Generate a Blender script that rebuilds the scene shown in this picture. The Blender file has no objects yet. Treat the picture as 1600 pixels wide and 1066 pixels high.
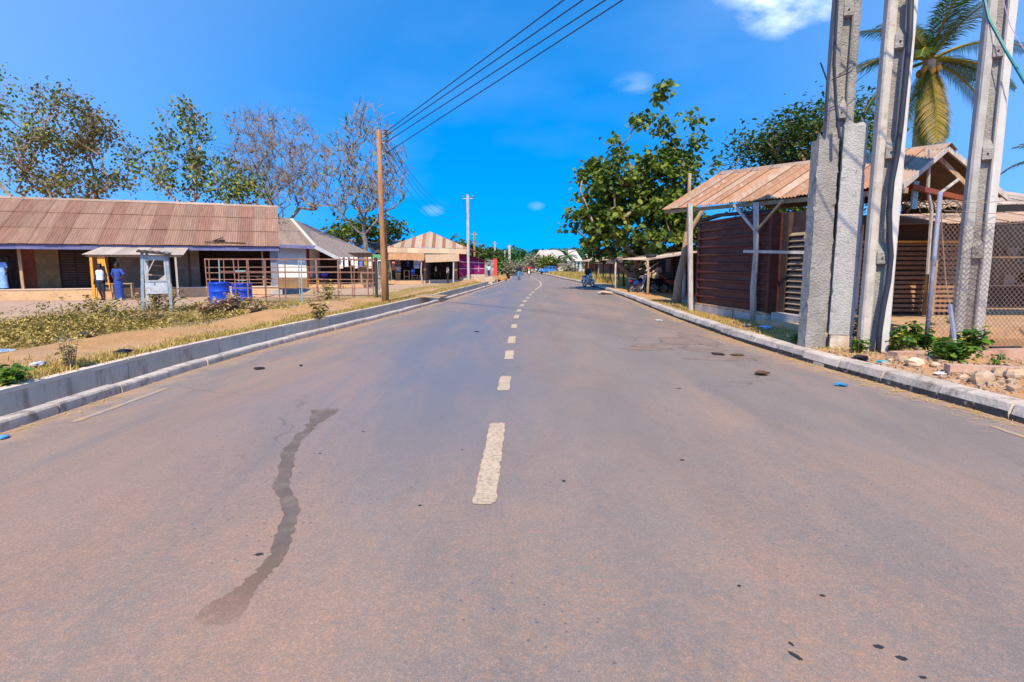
import bpy, math, random
import numpy as np
from mathutils import Vector, Matrix
PI = math.pi
rng = np.random.default_rng(11); random.seed(5)
S = bpy.context.scene; COL = S.collection

# ------------------------------------------------------------------ camera, sky, sun
FPX, EYE, HZ = 900.0, 1.6, 414.0
PITCH = math.atan((533-HZ)/FPX); YAW = math.radians(1.2)
cam = bpy.data.cameras.new('camera'); camo = bpy.data.objects.new('camera', cam); COL.objects.link(camo)
cam.sensor_width = 36; cam.lens = 36*FPX/1600; cam.clip_start = 0.05; cam.clip_end = 4000
camo.location = (0, 0, EYE); camo.rotation_euler = (PI/2-PITCH, 0, YAW)
S.camera = camo
SUN_EL, SUN_AZ = math.radians(50), math.radians(184)        # azimuth clockwise from +Y: behind the camera, a little left
w = bpy.data.worlds.new('World'); S.world = w; w.use_nodes = True
nt = w.node_tree; nt.nodes.clear()
def WN(t, **k):
    n = nt.nodes.new(t)
    for a, b in k.items(): setattr(n, a, b)
    return n
sky = WN('ShaderNodeTexSky', sky_type='NISHITA', sun_disc=False, sun_elevation=SUN_EL, sun_rotation=SUN_AZ,
         air_density=1.0, dust_density=0.3, ozone_density=2.0, altitude=300)
tc = WN('ShaderNodeTexCoord')
lift = WN('ShaderNodeVectorMath', operation='ADD'); lift.inputs[1].default_value = (0, 0, 0.32)
nrm = WN('ShaderNodeVectorMath', operation='NORMALIZE')
hsv = WN('ShaderNodeHueSaturation'); hsv.inputs['Saturation'].default_value = 1.58; hsv.inputs['Value'].default_value = 1.27; hsv.inputs['Hue'].default_value = 0.501
bg = WN('ShaderNodeBackground'); bg.inputs['Strength'].default_value = 0.15
wo = WN('ShaderNodeOutputWorld')
L = nt.links.new
L(tc.outputs['Generated'], lift.inputs[0]); L(lift.outputs[0], nrm.inputs[0]); L(nrm.outputs[0], sky.inputs['Vector'])
L(sky.outputs[0], hsv.inputs['Color'])
# thin clouds: a few small puffs scattered all over the sky
def sky_dir(px, py):
    cx, cy = (px-800)/FPX, -(py-533)/FPX
    f = math.cos(PITCH)+cy*math.sin(PITCH); u = -math.sin(PITCH)+cy*math.cos(PITCH)
    return Vector((cx*math.cos(YAW)-f*math.sin(YAW), cx*math.sin(YAW)+f*math.cos(YAW), u)).normalized()
cn = WN('ShaderNodeTexNoise'); cn.inputs['Scale'].default_value = 9; cn.inputs['Detail'].default_value = 6; cn.inputs['Roughness'].default_value = .6
strc = WN('ShaderNodeMapping'); strc.inputs['Scale'].default_value = (1, 1, 2.4)
L(tc.outputs['Generated'], strc.inputs['Vector']); L(strc.outputs[0], cn.inputs['Vector'])
acc = None
puffs = [(sky_dir(1240, 12), .10, .8), (sky_dir(1200, -30), .10, .7), (sky_dir(988, 130), .05, .2), (sky_dir(676, 329), .024, .2), (sky_dir(838, 322), .018, .15),
         (sky_dir(60, 75), .06, .14), (sky_dir(-300, 40), .1, .6), (sky_dir(2050, 250), .09, .5), (Vector((-.6, -.6, .4)).normalized(), .12, .6), (Vector((.7, -.5, .5)).normalized(), .1, .6), (Vector((.1, .2, .95)).normalized(), .12, .5)]
for d, r, a in puffs:
    sub = WN('ShaderNodeVectorMath', operation='SUBTRACT'); sub.inputs[1].default_value = d
    sc = WN('ShaderNodeVectorMath', operation='MULTIPLY'); sc.inputs[1].default_value = (1, 1, 2.0)
    ln = WN('ShaderNodeVectorMath', operation='LENGTH')
    mr = WN('ShaderNodeMapRange'); mr.inputs['From Min'].default_value = r; mr.inputs['From Max'].default_value = r*.1
    mr.inputs['To Min'].default_value = 0; mr.inputs['To Max'].default_value = a; mr.interpolation_type = 'SMOOTHSTEP'
    L(tc.outputs['Generated'], sub.inputs[0]); L(sub.outputs[0], sc.inputs[0]); L(sc.outputs[0], ln.inputs[0]); L(ln.outputs['Value'], mr.inputs['Value'])
    if acc is None: acc = mr.outputs[0]
    else:
        ad = WN('ShaderNodeMath', operation='ADD', use_clamp=True); L(acc, ad.inputs[0]); L(mr.outputs[0], ad.inputs[1]); acc = ad.outputs[0]
nr = WN('ShaderNodeMapRange'); nr.inputs['From Min'].default_value = .34; nr.inputs['From Max'].default_value = .72
L(cn.outputs[0], nr.inputs['Value'])
mul = WN('ShaderNodeMath', operation='MULTIPLY'); L(acc, mul.inputs[0]); L(nr.outputs[0], mul.inputs[1])
veil = WN('ShaderNodeTexNoise'); veil.inputs['Scale'].default_value = 2.2; veil.inputs['Detail'].default_value = 4
L(strc.outputs[0], veil.inputs['Vector'])
vr = WN('ShaderNodeMapRange'); vr.inputs['From Min'].default_value = .5; vr.inputs['From Max'].default_value = .85; vr.inputs['To Max'].default_value = .06
L(veil.outputs[0], vr.inputs['Value'])
# thin high veil: the sky pales away from the deep blue low in the south, all the way round
sub = WN('ShaderNodeVectorMath', operation='SUBTRACT'); sub.inputs[1].default_value = sky_dir(800, 330)
ln = WN('ShaderNodeVectorMath', operation='LENGTH'); L(tc.outputs['Generated'], sub.inputs[0]); L(sub.outputs[0], ln.inputs[0])
pale = WN('ShaderNodeMapRange'); pale.interpolation_type = 'SMOOTHSTEP'; pale.inputs['From Min'].default_value = .15; pale.inputs['From Max'].default_value = .85; pale.inputs['To Max'].default_value = .115
L(ln.outputs['Value'], pale.inputs['Value'])
sz = WN('ShaderNodeSeparateXYZ'); L(tc.outputs['Generated'], sz.inputs[0])
lowb = WN('ShaderNodeMapRange'); lowb.interpolation_type = 'SMOOTHSTEP'; lowb.inputs['From Min'].default_value = .85; lowb.inputs['From Max'].default_value = .4; L(sz.outputs[2], lowb.inputs['Value'])   # the veil thins out towards the zenith
vs0 = WN('ShaderNodeMath', operation='ADD'); L(pale.outputs[0], vs0.inputs[0]); L(vr.outputs[0], vs0.inputs[1])
vsum = WN('ShaderNodeMath', operation='MULTIPLY'); L(vs0.outputs[0], vsum.inputs[0]); L(lowb.outputs[0], vsum.inputs[1])
mx = WN('ShaderNodeMath', operation='MAXIMUM'); L(mul.outputs[0], mx.inputs[0]); L(vsum.outputs[0], mx.inputs[1])
cm = WN('ShaderNodeMix', data_type='RGBA'); cm.inputs[7].default_value = (7.6, 8.2, 8.8, 1)
L(mx.outputs[0], cm.inputs[0]); L(hsv.outputs[0], cm.inputs[6])
L(cm.outputs[2], bg.inputs['Color']); L(bg.outputs[0], wo.inputs['Surface'])
sun = bpy.data.lights.new('sun', 'SUN'); sun.energy = 4.0; sun.angle = math.radians(.53); sun.color = (1, .85, .62)
suno = bpy.data.objects.new('sun', sun); COL.objects.link(suno); suno.location = (-20, -40, 60)
sv = Vector((math.sin(SUN_AZ)*math.cos(SUN_EL), math.cos(SUN_AZ)*math.cos(SUN_EL), math.sin(SUN_EL)))
suno.rotation_euler = sv.to_track_quat('Z', 'Y').to_euler()
vs = S.view_settings; vs.view_transform = 'Standard'; vs.look = 'None'; vs.exposure = 0.75; vs.gamma = 1; vs.use_curve_mapping = False

# ------------------------------------------------------------------ helpers
def ray(px, py): return sky_dir(px, py)
def g(px, py, z=0.0):
    d = ray(px, py); t = (z-EYE)/d.z; return Vector((d.x*t, d.y*t, z))
def at(px, py, Y):
    d = ray(px, py); t = Y/d.y; return Vector((d.x*t, Y, EYE+d.z*t))
ROOT = {}
def tag(o, label=None, cat=None, group=None, kind=None):
    if label: o['label'] = label
    if cat: o['category'] = cat
    if group: o['group'] = group
    if kind: o['kind'] = kind
    return o
def thing(name, label, cat, loc=(0, 0, 0), rotz=0, group=None, kind=None):
    o = bpy.data.objects.new(name, None); COL.objects.link(o); o.empty_display_size = .3
    o.location = loc; o.rotation_euler = (0, 0, rotz)
    return tag(o, label, cat, group, kind)
def copy_tree(o, parent=None, **k):
    c = o.copy(); COL.objects.link(c)
    if parent: c.parent = parent
    for ch in list(o.children): copy_tree(ch, c)
    for a, b in k.items(): c[a] = b
    return c
def wloc(o):
    v = Vector((0, 0, 0))
    while o is not None: v = v+o.location; o = o.parent
    return v

class MB:
    def __init__(s): s.v = []; s.f = []; s.t = []
    def quad(s, a, b, c, d):
        n = len(s.v); s.v += [tuple(a), tuple(b), tuple(c), tuple(d)]; s.f.append((n, n+1, n+2, n+3)); return s
    def poly(s, pts):
        n = len(s.v); s.v += [tuple(p) for p in pts]; s.f.append(tuple(range(n, n+len(pts)))); return s
    def box(s, c, d, rz=0, M=None, jit=0):
        n = len(s.v); hx, hy, hz = d[0]/2, d[1]/2, d[2]/2
        cr, sr = math.cos(rz), math.sin(rz)
        for x in (-hx, hx):
            for y in (-hy, hy):
                for z in (-hz, hz):
                    p = Vector((x+random.uniform(-jit, jit), y+random.uniform(-jit, jit), z+random.uniform(-jit, jit)))
                    if M is not None: p = M @ p
                    s.v.append((c[0]+p.x*cr-p.y*sr, c[1]+p.x*sr+p.y*cr, c[2]+p.z))
        s.f += [tuple(n+i for i in q) for q in ((0, 1, 3, 2), (4, 6, 7, 5), (0, 4, 5, 1), (2, 3, 7, 6), (0, 2, 6, 4), (1, 5, 7, 3))]
        return s
    def bx(s, x0, x1, y0, y1, z0, z1, jit=0):
        return s.box(((x0+x1)/2, (y0+y1)/2, (z0+z1)/2), (x1-x0, y1-y0, z1-z0), jit=jit)
    def beam(s, a, b, wd, ht, up=(0, 0, 1)):
        a, b = Vector(a), Vector(b); d = (b-a).normalized(); u = Vector(up)
        if abs(d.dot(u)) > .98: u = Vector((1, 0, 0))
        x = d.cross(u).normalized(); y = x.cross(d)
        n = len(s.v)
        for p in (a, b):
            for sx, sy in ((-1, -1), (1, -1), (1, 1), (-1, 1)): s.v.append(tuple(p+x*sx*wd/2+y*sy*ht/2))
        s.f += [(n, n+1, n+2, n+3), (n+7, n+6, n+5, n+4)]+[(n+i, n+4+i, n+4+(i+1) % 4, n+(i+1) % 4) for i in range(4)]
        return s
    def tube(s, pts, rad, n=6, cap=True, ell=1.0):
        pts = [Vector(p) for p in pts]; m = len(pts)
        if not hasattr(rad, '__len__'): rad = [rad]*m
        base = len(s.v); ref = None
        for i, p in enumerate(pts):
            d = (pts[min(i+1, m-1)]-pts[max(i-1, 0)])
            d = d.normalized() if d.length > 1e-9 else Vector((0, 0, 1))
            if ref is None: ref = Vector((1, 0, 0)) if abs(d.x) < .9 else Vector((0, 1, 0))
            x = (ref-d*ref.dot(d)).normalized(); y = d.cross(x); ref = x
            for k in range(n):
                a = 2*PI*k/n; s.v.append(tuple(p+x*math.cos(a)*rad[i]+y*math.sin(a)*rad[i]*ell))
        for i in range(m-1):
            for k in range(n):
                k2 = (k+1) % n
                s.f.append((base+i*n+k, base+i*n+k2, base+(i+1)*n+k2, base+(i+1)*n+k))
        if cap:
            s.f.append(tuple(base+k for k in range(n))[::-1]); s.f.append(tuple(base+(m-1)*n+k for k in range(n)))
        return s
    def lathe(s, prof, n=16, c=(0, 0, 0), axis='z', cap=True, sx=1, sy=1):
        base = len(s.v); m = len(prof)
        for r, z in prof:
            for k in range(n):
                a = 2*PI*k/n; p = (r*math.cos(a)*sx, r*math.sin(a)*sy, z)
                if axis == 'x': p = (p[2], p[0], p[1])
                if axis == 'y': p = (p[0], p[2], p[1])
                s.v.append((c[0]+p[0], c[1]+p[1], c[2]+p[2]))
        for i in range(m-1):
            for k in range(n):
                k2 = (k+1) % n; s.f.append((base+i*n+k, base+i*n+k2, base+(i+1)*n+k2, base+(i+1)*n+k))
        if cap:
            if prof[0][0] > 1e-6: s.f.append(tuple(base+k for k in range(n))[::-1])
            if prof[-1][0] > 1e-6: s.f.append(tuple(base+(m-1)*n+k for k in range(n)))
        return s
    def ball(s, c, r, n=8, m=6, jit=0):
        rx, ry, rz = r if hasattr(r, '__len__') else (r, r, r); base = len(s.v)
        for i in range(m+1):
            th = PI*i/m
            for k in range(n):
                a = 2*PI*k/n; q = 1+random.uniform(-jit, jit)
                s.v.append((c[0]+rx*q*math.sin(th)*math.cos(a), c[1]+ry*q*math.sin(th)*math.sin(a), c[2]-rz*q*math.cos(th)))
        for i in range(m):
            for k in range(n):
                k2 = (k+1) % n; s.f.append((base+i*n+k, base+i*n+k2, base+(i+1)*n+k2, base+(i+1)*n+k))
        return s
    def corr(s, A, B, C, D, waves=7, amp=.014, seg=4, rows=1, sag=0):
        """corrugated sheet, A-B low edge, D-C high edge, ridges run from low to high"""
        A, B, C, D = map(Vector, (A, B, C, D)); nrm_ = (B-A).cross(D-A).normalized(); base = len(s.v); n = waves*seg
        for j in range(rows+1):
            v = j/rows
            for i in range(n+1):
                u = i/n; p = (A*(1-u)+B*u)*(1-v)+(D*(1-u)+C*u)*v
                s.v.append(tuple(p+nrm_*(amp*math.cos(2*PI*u*waves)-sag*math.sin(PI*v))))
        for j in range(rows):
            for i in range(n):
                a = base+j*(n+1)+i; s.f.append((a, a+1, a+n+2, a+n+1))
        return s
    def build(s, name, mat, parent=None, world=False, smooth=False, kind=None, label=None, loc=None):
        me = bpy.data.meshes.new(name); v = s.v
        if world and parent is not None:
            o0 = wloc(parent); v = [(p[0]-o0.x, p[1]-o0.y, p[2]-o0.z) for p in v]
        me.from_pydata(v, [], s.f); me.materials.append(mat)
        if smooth: me.polygons.foreach_set('use_smooth', [True]*len(me.polygons))
        if s.t:
            at_ = me.attributes.new('tone', 'FLOAT', 'POINT'); at_.data.foreach_set('value', s.t)
        me.update()
        o = bpy.data.objects.new(name, me); COL.objects.link(o)
        if parent is not None: o.parent = parent
        if loc is not None: o.location = loc
        if kind: o['kind'] = kind
        if label: o['label'] = label
        return o
def inst(name, mesh, parent, loc, rot=(0, 0, 0), scale=(1, 1, 1), label=None):
    o = bpy.data.objects.new(name, mesh); COL.objects.link(o); o.parent = parent
    o.location = loc; o.rotation_euler = rot; o.scale = scale
    if label: o['label'] = label
    return o
def local(O, ang, p):     # world -> local of a frame at O turned by ang
    p = Vector(p)-Vector(O); return Vector((p.x*math.cos(ang)+p.y*math.sin(ang), -p.x*math.sin(ang)+p.y*math.cos(ang), p.z))
def hit(px, py, O, ang, yl):  # pixel ray meets the vertical plane local y = yl ; returns local x, z
    d = ray(px, py); o = local(O, ang, (0, 0, EYE)); dl = local((0, 0, 0), ang, d)
    t = (yl-o.y)/dl.y; return o.x+dl.x*t, EYE+d.z*t

# ------------------------------------------------------------------ materials
def mk(name):
    m = bpy.data.materials.new(name); m.use_nodes = True; n = m.node_tree; n.nodes.clear()
    out = n.nodes.new('ShaderNodeOutputMaterial'); b = n.nodes.new('ShaderNodeBsdfPrincipled'); n.links.new(b.outputs[0], out.inputs[0])
    return m, n, b
def noise(n, scale, detail=5, rough=.6, vec=None, dist=0):
    t = n.nodes.new('ShaderNodeTexNoise'); t.inputs['Scale'].default_value = scale; t.inputs['Detail'].default_value = detail
    t.inputs['Roughness'].default_value = rough; t.inputs['Distortion'].default_value = dist
    if vec is not None: n.links.new(vec, t.inputs['Vector'])
    return t.outputs[0]
def rng_(n, v, a, b, lo=0, hi=1):
    r = n.nodes.new('ShaderNodeMapRange'); r.inputs['From Min'].default_value = a; r.inputs['From Max'].default_value = b
    r.inputs['To Min'].default_value = lo; r.inputs['To Max'].default_value = hi; n.links.new(v, r.inputs['Value']); return r.outputs[0]
def mixc(n, fac, a, b, mode='MIX'):
    x = n.nodes.new('ShaderNodeMix'); x.data_type = 'RGBA'; x.blend_type = mode
    for i, q in ((6, a), (7, b)):
        if isinstance(q, (tuple, list)): x.inputs[i].default_value = (*q[:3], 1)
        else: n.links.new(q, x.inputs[i])
    if isinstance(fac, (int, float)): x.inputs[0].default_value = fac
    else: n.links.new(fac, x.inputs[0])
    return x.outputs[2]
def math_(n, op, a, b=None, clamp=False):
    x = n.nodes.new('ShaderNodeMath'); x.operation = op; x.use_clamp = clamp
    for i, q in ((0, a), (1, b)):
        if q is None: continue
        if isinstance(q, (int, float)): x.inputs[i].default_value = q
        else: n.links.new(q, x.inputs[i])
    return x.outputs[0]
def attr(n, name):
    a = n.nodes.new('ShaderNodeAttribute'); a.attribute_name = name; return a.outputs['Fac']
def bump(n, b, h, strength=.3, dist=.02):
    x = n.nodes.new('ShaderNodeBump'); x.inputs['Strength'].default_value = strength; x.inputs['Distance'].default_value = dist
    n.links.new(h, x.inputs['Height']); n.links.new(x.outputs[0], b.inputs['Normal'])
def pos(n, ang=None, sc=None):
    p = n.nodes.new('ShaderNodeNewGeometry').outputs['Position']
    if ang is not None:
        m = n.nodes.new('ShaderNodeMapping'); m.vector_type = 'TEXTURE'; m.inputs['Rotation'].default_value = (0, 0, ang)
        n.links.new(p, m.inputs['Vector']); p = m.outputs[0]
    if sc is not None:
        m = n.nodes.new('ShaderNodeVectorMath'); m.operation = 'MULTIPLY'; m.inputs[1].default_value = sc; n.links.new(p, m.inputs[0]); p = m.outputs[0]
    return p
def M(name, c1, c2=None, scale=3, rough=.85, c3=None, s3=12, t3=(.55, .7), bmp=.25, bs=30, metal=0, spec=.3, rnd=.12, ang=None, sc=None, bd=.02):
    m, n, b = mk(name); p = pos(n, ang, sc) if sc is not None else pos(n)
    pp = pos(n)
    col = c1
    if c2 is not None: col = mixc(n, rng_(n, noise(n, scale, 6, .65, p), .36, .64), c1, c2)
    if c3 is not None: col = mixc(n, rng_(n, noise(n, s3, 6, .7, p), *t3), col, c3)
    if rnd:
        oi = n.nodes.new('ShaderNodeObjectInfo'); hv = n.nodes.new('ShaderNodeHueSaturation')
        n.links.new(rng_(n, oi.outputs['Random'], 0, 1, 1-rnd, 1+rnd), hv.inputs['Value'])
        if isinstance(col, (tuple, list)): hv.inputs['Color'].default_value = (*col[:3], 1)
        else: n.links.new(col, hv.inputs['Color'])
        col = hv.outputs[0]
    if isinstance(col, (tuple, list)): b.inputs['Base Color'].default_value = (*col[:3], 1)
    else: n.links.new(col, b.inputs['Base Color'])
    b.inputs['Roughness'].default_value = rough; b.inputs['Metallic'].default_value = metal
    b.inputs['Specular IOR Level'].default_value = spec
    if bmp: bump(n, b, noise(n, bs, 5, .65, pp), bmp, bd)
    return m
def feather(m, k=2.2, sc=38, lo=-.15):
    n = m.node_tree; b = [q for q in n.nodes if q.type == 'BSDF_PRINCIPLED'][0]
    e = attr(n, 'edge'); nz = math_(n, 'ADD', math_(n, 'MULTIPLY', noise(n, sc, 5, .75, pos(n)), 1.1), math_(n, 'MULTIPLY', noise(n, sc*.25, 4, .6, pos(n)), .5))
    a_ = math_(n, 'ADD', math_(n, 'MULTIPLY', math_(n, 'SUBTRACT', 1.0, e), k), math_(n, 'SUBTRACT', nz, 1.0-lo))
    r = n.nodes.new('ShaderNodeMapRange'); r.inputs['From Min'].default_value = -.12; r.inputs['From Max'].default_value = .16; n.links.new(a_, r.inputs['Value']); n.links.new(r.outputs[0], b.inputs['Alpha']); return m
def leafmat(name, stops, trans=.35, rough=.55):
    m, n, b = mk(name); r = n.nodes.new('ShaderNodeValToRGB'); n.links.new(attr(n, 'tone'), r.inputs[0])
    cr = r.color_ramp
    while len(cr.elements) < len(stops): cr.elements.new(.5)
    for e, (p_, c) in zip(cr.elements, stops): e.position = p_; e.color = (*c, 1)
    n.links.new(r.outputs[0], b.inputs['Base Color']); b.inputs['Roughness'].default_value = rough; b.inputs['Specular IOR Level'].default_value = .35
    t = n.nodes.new('ShaderNodeBsdfTranslucent'); mxs = n.nodes.new('ShaderNodeMixShader'); mxs.inputs[0].default_value = trans
    n.links.new(mixc(n, 1, r.outputs[0], (1.0, 1.1, .5), 'MULTIPLY'), t.inputs['Color'])
    out = [x for x in n.nodes if x.type == 'OUTPUT_MATERIAL'][0]
    n.links.new(b.outputs[0], mxs.inputs[1]); n.links.new(t.outputs[0], mxs.inputs[2]); n.links.new(mxs.outputs[0], out.inputs[0])
    return m

m_wood = M('weathered_wood', (.30, .20, .12), (.42, .30, .19), 6, rough=.9, c3=(.14, .09, .06), s3=9, sc=(3, 3, .4), bmp=.4, bs=25)
m_greywood = M('grey_wood', (.33, .29, .27), (.5, .45, .41), 6, rough=.9, c3=(.16, .13, .12), s3=10, sc=(3, 3, .4), bmp=.4)
m_polewood = M('pole_wood', (.26, .12, .055), (.40, .20, .09), 5, rough=.85, c3=(.08, .045, .03), s3=7, t3=(.6, .68), sc=(4, 4, .35), bmp=.5, rnd=0)
m_orange_wood = M('orange_painted_wood', (.75, .36, .06), (.6, .28, .05), 5, rough=.7)
m_bluewood = M('blue_white_painted_wood', (.14, .25, .38), (.40, .44, .48), 5, c3=(.26, .22, .2), s3=8, t3=(.58, .66), rough=.8)
m_whitewood = M('flaking_white_paint', (.50, .53, .57), (.32, .36, .42), 7, c3=(.30, .24, .2), s3=9, rough=.8)
m_conc = M('pale_concrete', (.34, .33, .315), (.45, .44, .42), 4, c3=(.30, .29, .28), s3=14, t3=(.6, .72), bmp=.5, bs=45, rough=.95, rnd=.05)
m_roughconc = M('pitted_concrete', (.27, .255, .24), (.37, .355, .335), 3, c3=(.20, .19, .18), s3=11, t3=(.62, .7), bmp=1, bs=28, bd=.05, rough=1, rnd=.05)
m_kerb = M('kerb_concrete', (.42, .355, .30), (.54, .465, .395), 3, c3=(.24, .195, .16), s3=5, t3=(.52, .66), bmp=.6, bs=22, rough=.95, rnd=.12)
m_block = M('grey_block', (.36, .33, .31), (.48, .44, .41), 3, c3=(.24, .2, .18), s3=12, bmp=.6, rough=.95)
m_redconc = M('reddish_concrete', (.40, .23, .16), (.50, .33, .25), 3, c3=(.28, .17, .12), s3=10, bmp=.5, rough=.95)
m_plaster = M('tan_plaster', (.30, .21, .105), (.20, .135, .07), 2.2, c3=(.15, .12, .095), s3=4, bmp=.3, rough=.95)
m_step = M('earth_step', (.56, .37, .21), (.44, .28, .16), 2.5, c3=(.32, .22, .16), s3=5, bmp=.5, rough=.95)
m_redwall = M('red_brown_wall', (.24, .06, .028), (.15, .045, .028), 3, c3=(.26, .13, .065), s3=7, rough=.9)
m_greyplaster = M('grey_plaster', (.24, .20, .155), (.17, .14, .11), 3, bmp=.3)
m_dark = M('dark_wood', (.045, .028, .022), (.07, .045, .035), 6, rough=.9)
m_darkslat = M('dark_brown_slat', (.09, .05, .035), (.13, .075, .05), 6, rough=.85)
m_slat = M('brown_slat', (.30, .16, .085), (.20, .10, .055), 4, c3=(.4, .25, .14), s3=6, rough=.85, sc=(1, 1, 4))
m_louvre = M('louvre_slat', (.26, .17, .11), (.34, .24, .16), 5, rough=.85)
m_maroon = M('maroon_sheet', (.060, .016, .014), (.095, .030, .024), 2.5, c3=(.16, .085, .06), s3=5, t3=(.6, .75), rough=.6, sc=(1, 1, 3))
m_white = M('white_wall', (.80, .80, .80), (.7, .7, .72), 2, rough=.9, bmp=.1)
m_fascia = M('blue_fascia', (.11, .12, .27), (.17, .16, .30), 2, c3=(.08, .09, .18), s3=6, rough=.7)
m_blue = M('blue_paint', (.03, .22, .55), (.05, .3, .62), 3, rough=.6)
m_drum = M('blue_plastic', (.003, .045, .46), (.006, .065, .54), 2, rough=.42, spec=.5, bmp=.05, rnd=.04)
m_rust = M('rusty_bar', (.20, .09, .06), (.30, .16, .12), 12, c3=(.40, .30, .28), s3=9, rough=.85)
m_bluebar = M('blue_grey_bar', (.22, .36, .42), (.3, .42, .46), 10, c3=(.25, .13, .08), s3=9, rough=.8)
m_steelblue = M('blue_grey_pipe', (.14, .17, .26), (.22, .23, .30), 8, c3=(.2, .12, .1), s3=9, rough=.6)
m_rustpipe = M('rust_red_pipe', (.34, .13, .08), (.45, .22, .16), 6, c3=(.5, .4, .38), s3=5, rough=.75)
m_wire = M('galvanised_wire', (.20, .13, .10), (.30, .21, .17), 20, rough=.6, bmp=0)
m_black = M('black_rubber', (.02, .02, .022), rough=.7, bmp=.1, rnd=0)
m_cable = M('dark_cable', (.025, .03, .045), rough=.6, bmp=0, rnd=0)
m_line = M('overhead_wire', (.02, .05, .10), rough=.6, bmp=0, rnd=0)
m_metal = M('bare_metal', (.5, .5, .52), (.4, .4, .42), 10, rough=.35, metal=.8, bmp=0)
m_dirtwhite = M('road_paint', (.52, .41, .285), (.44, .34, .235), 5, c3=(.28, .225, .195), s3=26, t3=(.52, .66), rough=.9, rnd=.05, bmp=.3, bs=60)
m_yellowline = M('faded_yellow_paint', (.46, .26, .09), (.36, .235, .14), 6, c3=(.29, .245, .225), s3=5, t3=(.40, .56), rough=.9)
m_purple = M('purple_wall', (.34, .012, .14), (.28, .012, .12), 2, rough=.8)
m_pinkline = M('pink_trim', (.7, .45, .55), rough=.8)
m_red = M('red_paint', (.55, .05, .05), (.45, .05, .05), 3, rough=.7)
m_awning = M('beige_awning', (.42, .30, .20), (.36, .25, .17), 2, c3=(.4, .22, .14), s3=5, t3=(.6, .7), rough=.8)
m_rustawn = M('rust_awning', (.40, .21, .11), (.32, .17, .09), 3, c3=(.44, .31, .22), s3=5, rough=.8)
m_straw = M('dry_straw', (.62, .40, .12), (.48, .30, .10), 3, rough=.9, bmp=0)
m_soilbank = M('orange_soil', (.55, .29, .11), (.45, .22, .09), 1.5, bmp=.6, bs=12)
m_stone = M('brown_stone', (.46, .29, .17), (.56, .42, .3), 5, c3=(.3, .19, .12), s3=9, bmp=.8, bs=20, rnd=.25)
m_skin = M('dark_skin', (.05, .026, .017), rough=.5, bmp=0, rnd=0)
m_hair = M('black_hair', (.01, .009, .009), rough=.8, bmp=.3, rnd=0)
m_barkpale = M('pale_bark', (.30, .23, .17), (.42, .34, .27), 4, c3=(.16, .11, .08), s3=10, bmp=.4)
m_barkgrey = M('grey_bark', (.17, .14, .115), (.25, .21, .18), 4, bmp=.3)
m_barkbrown = M('brown_bark', (.25, .17, .12), (.34, .25, .18), 4, bmp=.4)
m_barkred = M('reddish_twig', (.17, .12, .085), (.25, .185, .135), 4, bmp=.2)
def cloth(name, c, c2=None, sc=14): return M(name, c, c2, sc, rough=.9, bmp=.15, rnd=0)
def roofmat(name, c1, c2, c3, ang, t3=(.5, .68)):
    c1, c2, c3 = [(q[0]*.68, q[1]*.58, q[2]*.52) for q in (c1, c2, c3)]
    m = M(name, c1, c2, 2.0, rough=.62, c3=c3, s3=2.2, t3=t3, rnd=.1, bmp=.1, ang=ang, sc=(5, .35, .6), spec=.4)
    return m

# ------------------------------------------------------------------ road edges
YK = np.array([-30, 5.2, 8.8, 11.8, 17.4, 26.9, 40, 52, 63, 75, 91, 112, 170, 300, 420.])
XLk = np.array([-5.0, -5.0, -5.12, -4.92, -4.25, -3.5, -2.7, -2.05, -1.7, -1.75, -2.3, -3.6, -10, -38, -80.])
YR = np.array([-30, 5.85, 8.2, 10.8, 13, 18, 28, 43, 56, 73, 91, 112, 170, 300, 420.])
XRk = np.array([5.3, 5.13, 4.78, 4.59, 4.54, 4.62, 5.02, 5.2, 4.95, 4.1, 3.5, 2.6, -3.5, -31, -72.])
_yy = np.arange(-30, 420.1, .5)
def _smooth(y, x):
    v = np.interp(_yy, y, x); k = np.exp(-(np.arange(-6, 7)/3.0)**2); k /= k.sum()
    return np.convolve(np.pad(v, 6, mode='edge'), k, mode='valid')
_XL, _XR = _smooth(YK, XLk), _smooth(YR, XRk)
def XL(y): return float(np.interp(y, _yy, _XL))
def XR(y): return float(np.interp(y, _yy, _XR))
def hsh(x, y):   # cheap smooth noise
    return (math.sin(x*1.7+y*.9)+math.sin(x*.8-y*1.3+2)+math.sin(x*3.1+y*2.3+1)*.5+math.sin(y*4.1-x*2.2)*.4)/2.9
DRAIN_END = 58.0
def gz(x, y):
    if x < 0:
        d = XL(y)-.98-x
        if y > DRAIN_END: d += .5
        if d < 0: d = 0
        m = .5+.5*hsh(.0, y*.45+1.2)
        z = .13*math.exp(-(d/1.2)**2)+(.12+.30*m)*math.exp(-((d-1.45)/.8)**2)*(1 if y < 70 else .3)
        return z+.035*hsh(x*1.3, y*1.3)*min(1, d)*(1 if y < 80 else .3)+.05*math.exp(-d/6)
    d = max(0, x-XR(y)-.26)
    z = .13*math.exp(-(d/5)**2)+.03
    if y < 13: z += .10*math.exp(-((x-6.3)/1.6)**2)*math.exp(-((y-7.5)/2.6)**2)*(1+.6*hsh(x*3, y*3))*min(1, d/.6)
    return z+.03*hsh(x*1.7, y*1.7)*min(1, d*1.5)

# road surface
m_road, n, b = mk('dusty_asphalt')
p = pos(n); long = pos(n, None, (1, .22, 1))
grain = math_(n, 'ADD', math_(n, 'MULTIPLY', noise(n, 150, 3, .8, p), .5), math_(n, 'MULTIPLY', noise(n, 52, 4, .85, p), .5)); mid = noise(n, 1.1, 6, .7, long); big = noise(n, .32, 5, .6, long, .4)
c = mixc(n, rng_(n, mid, .38, .66), (.235, .192, .172), (.29, .233, .202))
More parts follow.
